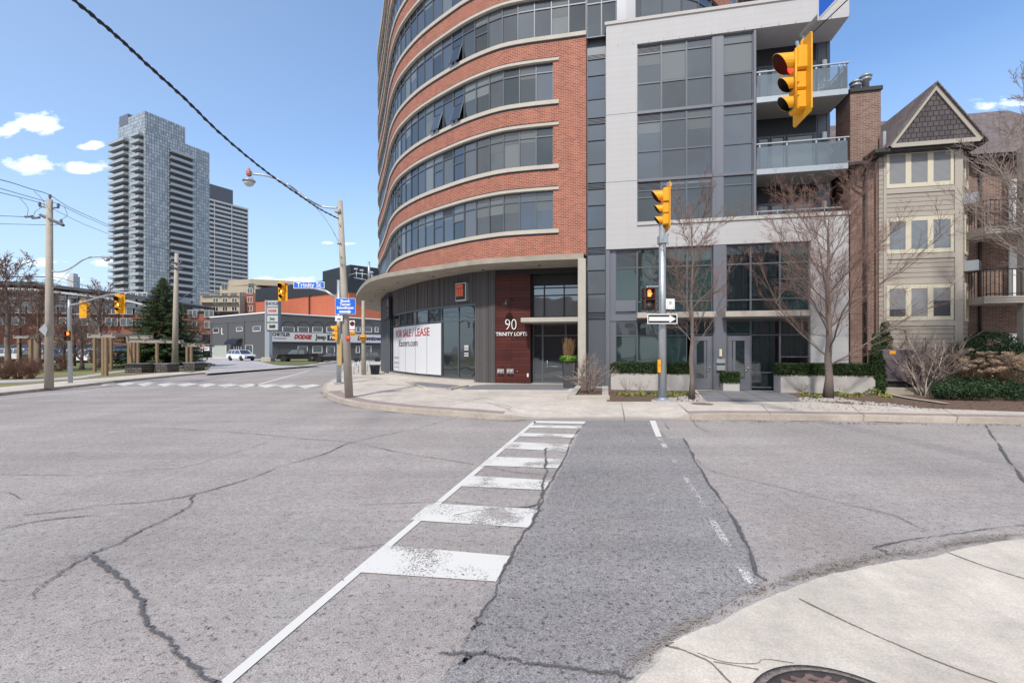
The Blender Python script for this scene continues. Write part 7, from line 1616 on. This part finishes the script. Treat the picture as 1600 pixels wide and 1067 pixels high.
# ---------------------------------------------------------------- towers
TG=uvmat('tower_glass',(.46,.485,.49),(.23,.265,.28),(.10,.11,.12),1.0,1.465,.10,off=0,rough=.15,bump=0,big=.10,spec=1.0)
TG2=uvmat('tower_glass_dark',(.06,.07,.085),(.03,.035,.045),(.20,.21,.22),2.4,1.45,.10,off=0,rough=.2,bump=0,big=.2,spec=.8)
def frame2(C,dx,dy):
    return lambda x,y,z: Vector((C[0]+dx[0]*x+dy[0]*y,C[1]+dx[1]*x+dy[1]*y,z))
CT=(AT(227,0,188).x,188); dr=Vector((.47,1)).normalized(); dl_=Vector((-1,.47)).normalized()
TW=thing('glass_tower','tall silvery glass condominium tower with stacked balconies on its left and front faces','building',(CT[0],CT[1],0))
f=frame2(CT,dr,dl_)   # x along right face, y along left face
Hm=zof(186,188)
q=MB(f); q.box(0,0,0,26,26,Hm-4); q.build('curtain_wall',TG,TW)
q=MB(f); q.box(.3,1,Hm-4,16,22,zof(172,188)); q.box(16,2,Hm-4,25.8,24,zof(172,188)-8); q.build('penthouse',TG,TW)
q=MB(f); q.box(2,5,zof(172,188),12,18,zof(172,188)+.8); q.box(.2,14,Hm+1,3,21,Hm+5.5); q.build('plant_room',PANEL,TW)
DKR=mat('recess_shade',(.06,.065,.075),.6); BSL=mat('balcony_slab_grey',(.34,.35,.36),.7); BGL=mat('balcony_glass_grey',(.34,.375,.39),.15,spec=.8)
q=MB(f); q.box(-.15,1.5,8,0,7.2,Hm-6.5); q.box(-.15,13.5,8,0,24,Hm-6.5); q.box(9,-.15,8,18.5,0,Hm-9); q.build('recess_shade',DKR,TW)  # dark sheets behind the balconies, recess shade put into their colour
nf=33
for i in range(nf):
    z=Hm-7-i*2.93
    if z<4: break
    for (y0,y1,st) in ((1.0,7.4,0),(12.6,25.6,1)):
        if st and i<0: continue
        q=MB(f); q.box(-2.0,y0,z,-.16,y1,z+.22); o=q.build('balcony',BSL,TW); q=MB(f); q.box(-2.0,y0,z+.22,-1.93,y1,z+1.15); q.box(-1.93,y0,z+.22,-.16,y0+.06,z+1.15); q.build('balustrade',BGL,o)
    if i>0 and i<31:
        q=MB(f); q.box(8.8,-1.5,z-.3,18.7,-.16,z-.08); o=q.build('balcony',BSL,TW); q=MB(f); q.box(8.8,-1.5,z-.08,18.7,-1.43,z+.85); q.build('balustrade',BGL,o)
q=MB(f)
for i in range(34): z=Hm-5.5-i*2.93; q.box(-.04,-.04,z,26.03,-.0,z+.10)
q.build('floor_line',LGREY,TW)
q=MB(f); q.box(2,26,0,12,28.2,zof(262,200)); q.build('red_brick_edge',mat('brick_pink',(.22,.11,.10),.8),TW)
q=MB(f)
for i in range(24): z=6+i*2.93; q.box(1.7,26.5,z,1.99,27.6,z+1.6)
q.build('edge_window',WHITE,TW)
C2=(AT(305,0,285).x,285); T2_=thing('dark_tower','dark slab tower with white balcony bands behind the silvery glass tower','building',(C2[0],C2[1],0)); f2=frame2(C2,Vector((.60,1)).normalized(),Vector((-1,.6)).normalized())
H2=zof(305,285)
Lx=None
k=(386.5-800)/F; d=Vector((.60,1)).normalized(); Lx=(k*C2[1]-C2[0])/(d.x-k*d.y)
q=MB(f2); q.box(0,0,0,Lx,16,H2); q.box(0,1,H2,Lx*.72,15,zof(287,285)+3); q.build('dark_wall',TG2,T2_)
q=MB(f2); q.box(0,.5,H2+.5,Lx*.70,.9,zof(290,285)+3.5); q.build('roof_screen',mat('screen_slate',(.085,.095,.12),.6),T2_)
for i in range(34):
    z=H2-1.2-i*2.95
    if z<8: break
    q=MB(f2); q.box(0,-1.3,z,Lx,-.01,z+.22); o=q.build('balcony',LGREY,T2_); q=MB(f2); q.box(0,-1.3,z+.22,Lx,-1.2,z+1.15); q.build('balustrade',mat('balustrade_pale',(.46,.48,.50),.4),o)
q=MB(f2)
for x in (Lx*.33,Lx*.66,Lx*.99): q.box(x,-1.35,5,x+.25,0,H2)
q.build('divider',LGREY,T2_)
# low grey annex left of the dealership and a tree line far off
AX=thing('annex_building','low grey annex left of the dealership behind the small bare tree','building',(-66,95,0)); q=MB(); Y=97; q.prism([(X2(262,Y),Y),(X2(331,Y),Y-3),(X2(331,Y),Y+8),(X2(262,Y),Y+12)],0,zof(523,Y)); q.build('block_wall',GREYW,AX); q=MB(); q.prism([(X2(261.5,Y),Y-.2),(X2(331,Y),Y-3.2),(X2(331,Y),Y+8),(X2(262,Y),Y+12)],zof(523,Y),zof(522,Y)); q.build('coping',WHITE,AX)
# buildings across the road behind the camera, seen only as reflections in the glass
BG=thing('brown_block','tall brown brick block behind the camera, seen only reflected in the windows','building',(20,-45,0)); q=MB(); q.box(2,-60,0,34,-40,17); q.build('brick_wall',BRICKD,BG); gridbuild(BG,(2,-39.95),(34,-39.95),1.0,3.0,5,1.6,1.7,1.2,WHITE,GLASSD,.3,90,.12,.0,40)
BH=thing('red_warehouse','red brick warehouse behind the camera, seen only reflected in the windows','building',(0,-30,0)); q=MB(); q.box(-45,-46,0,-6,-32,11); q.box(16,-46,0,60,-34,8); q.build('brick_wall',BRICKF,BH)
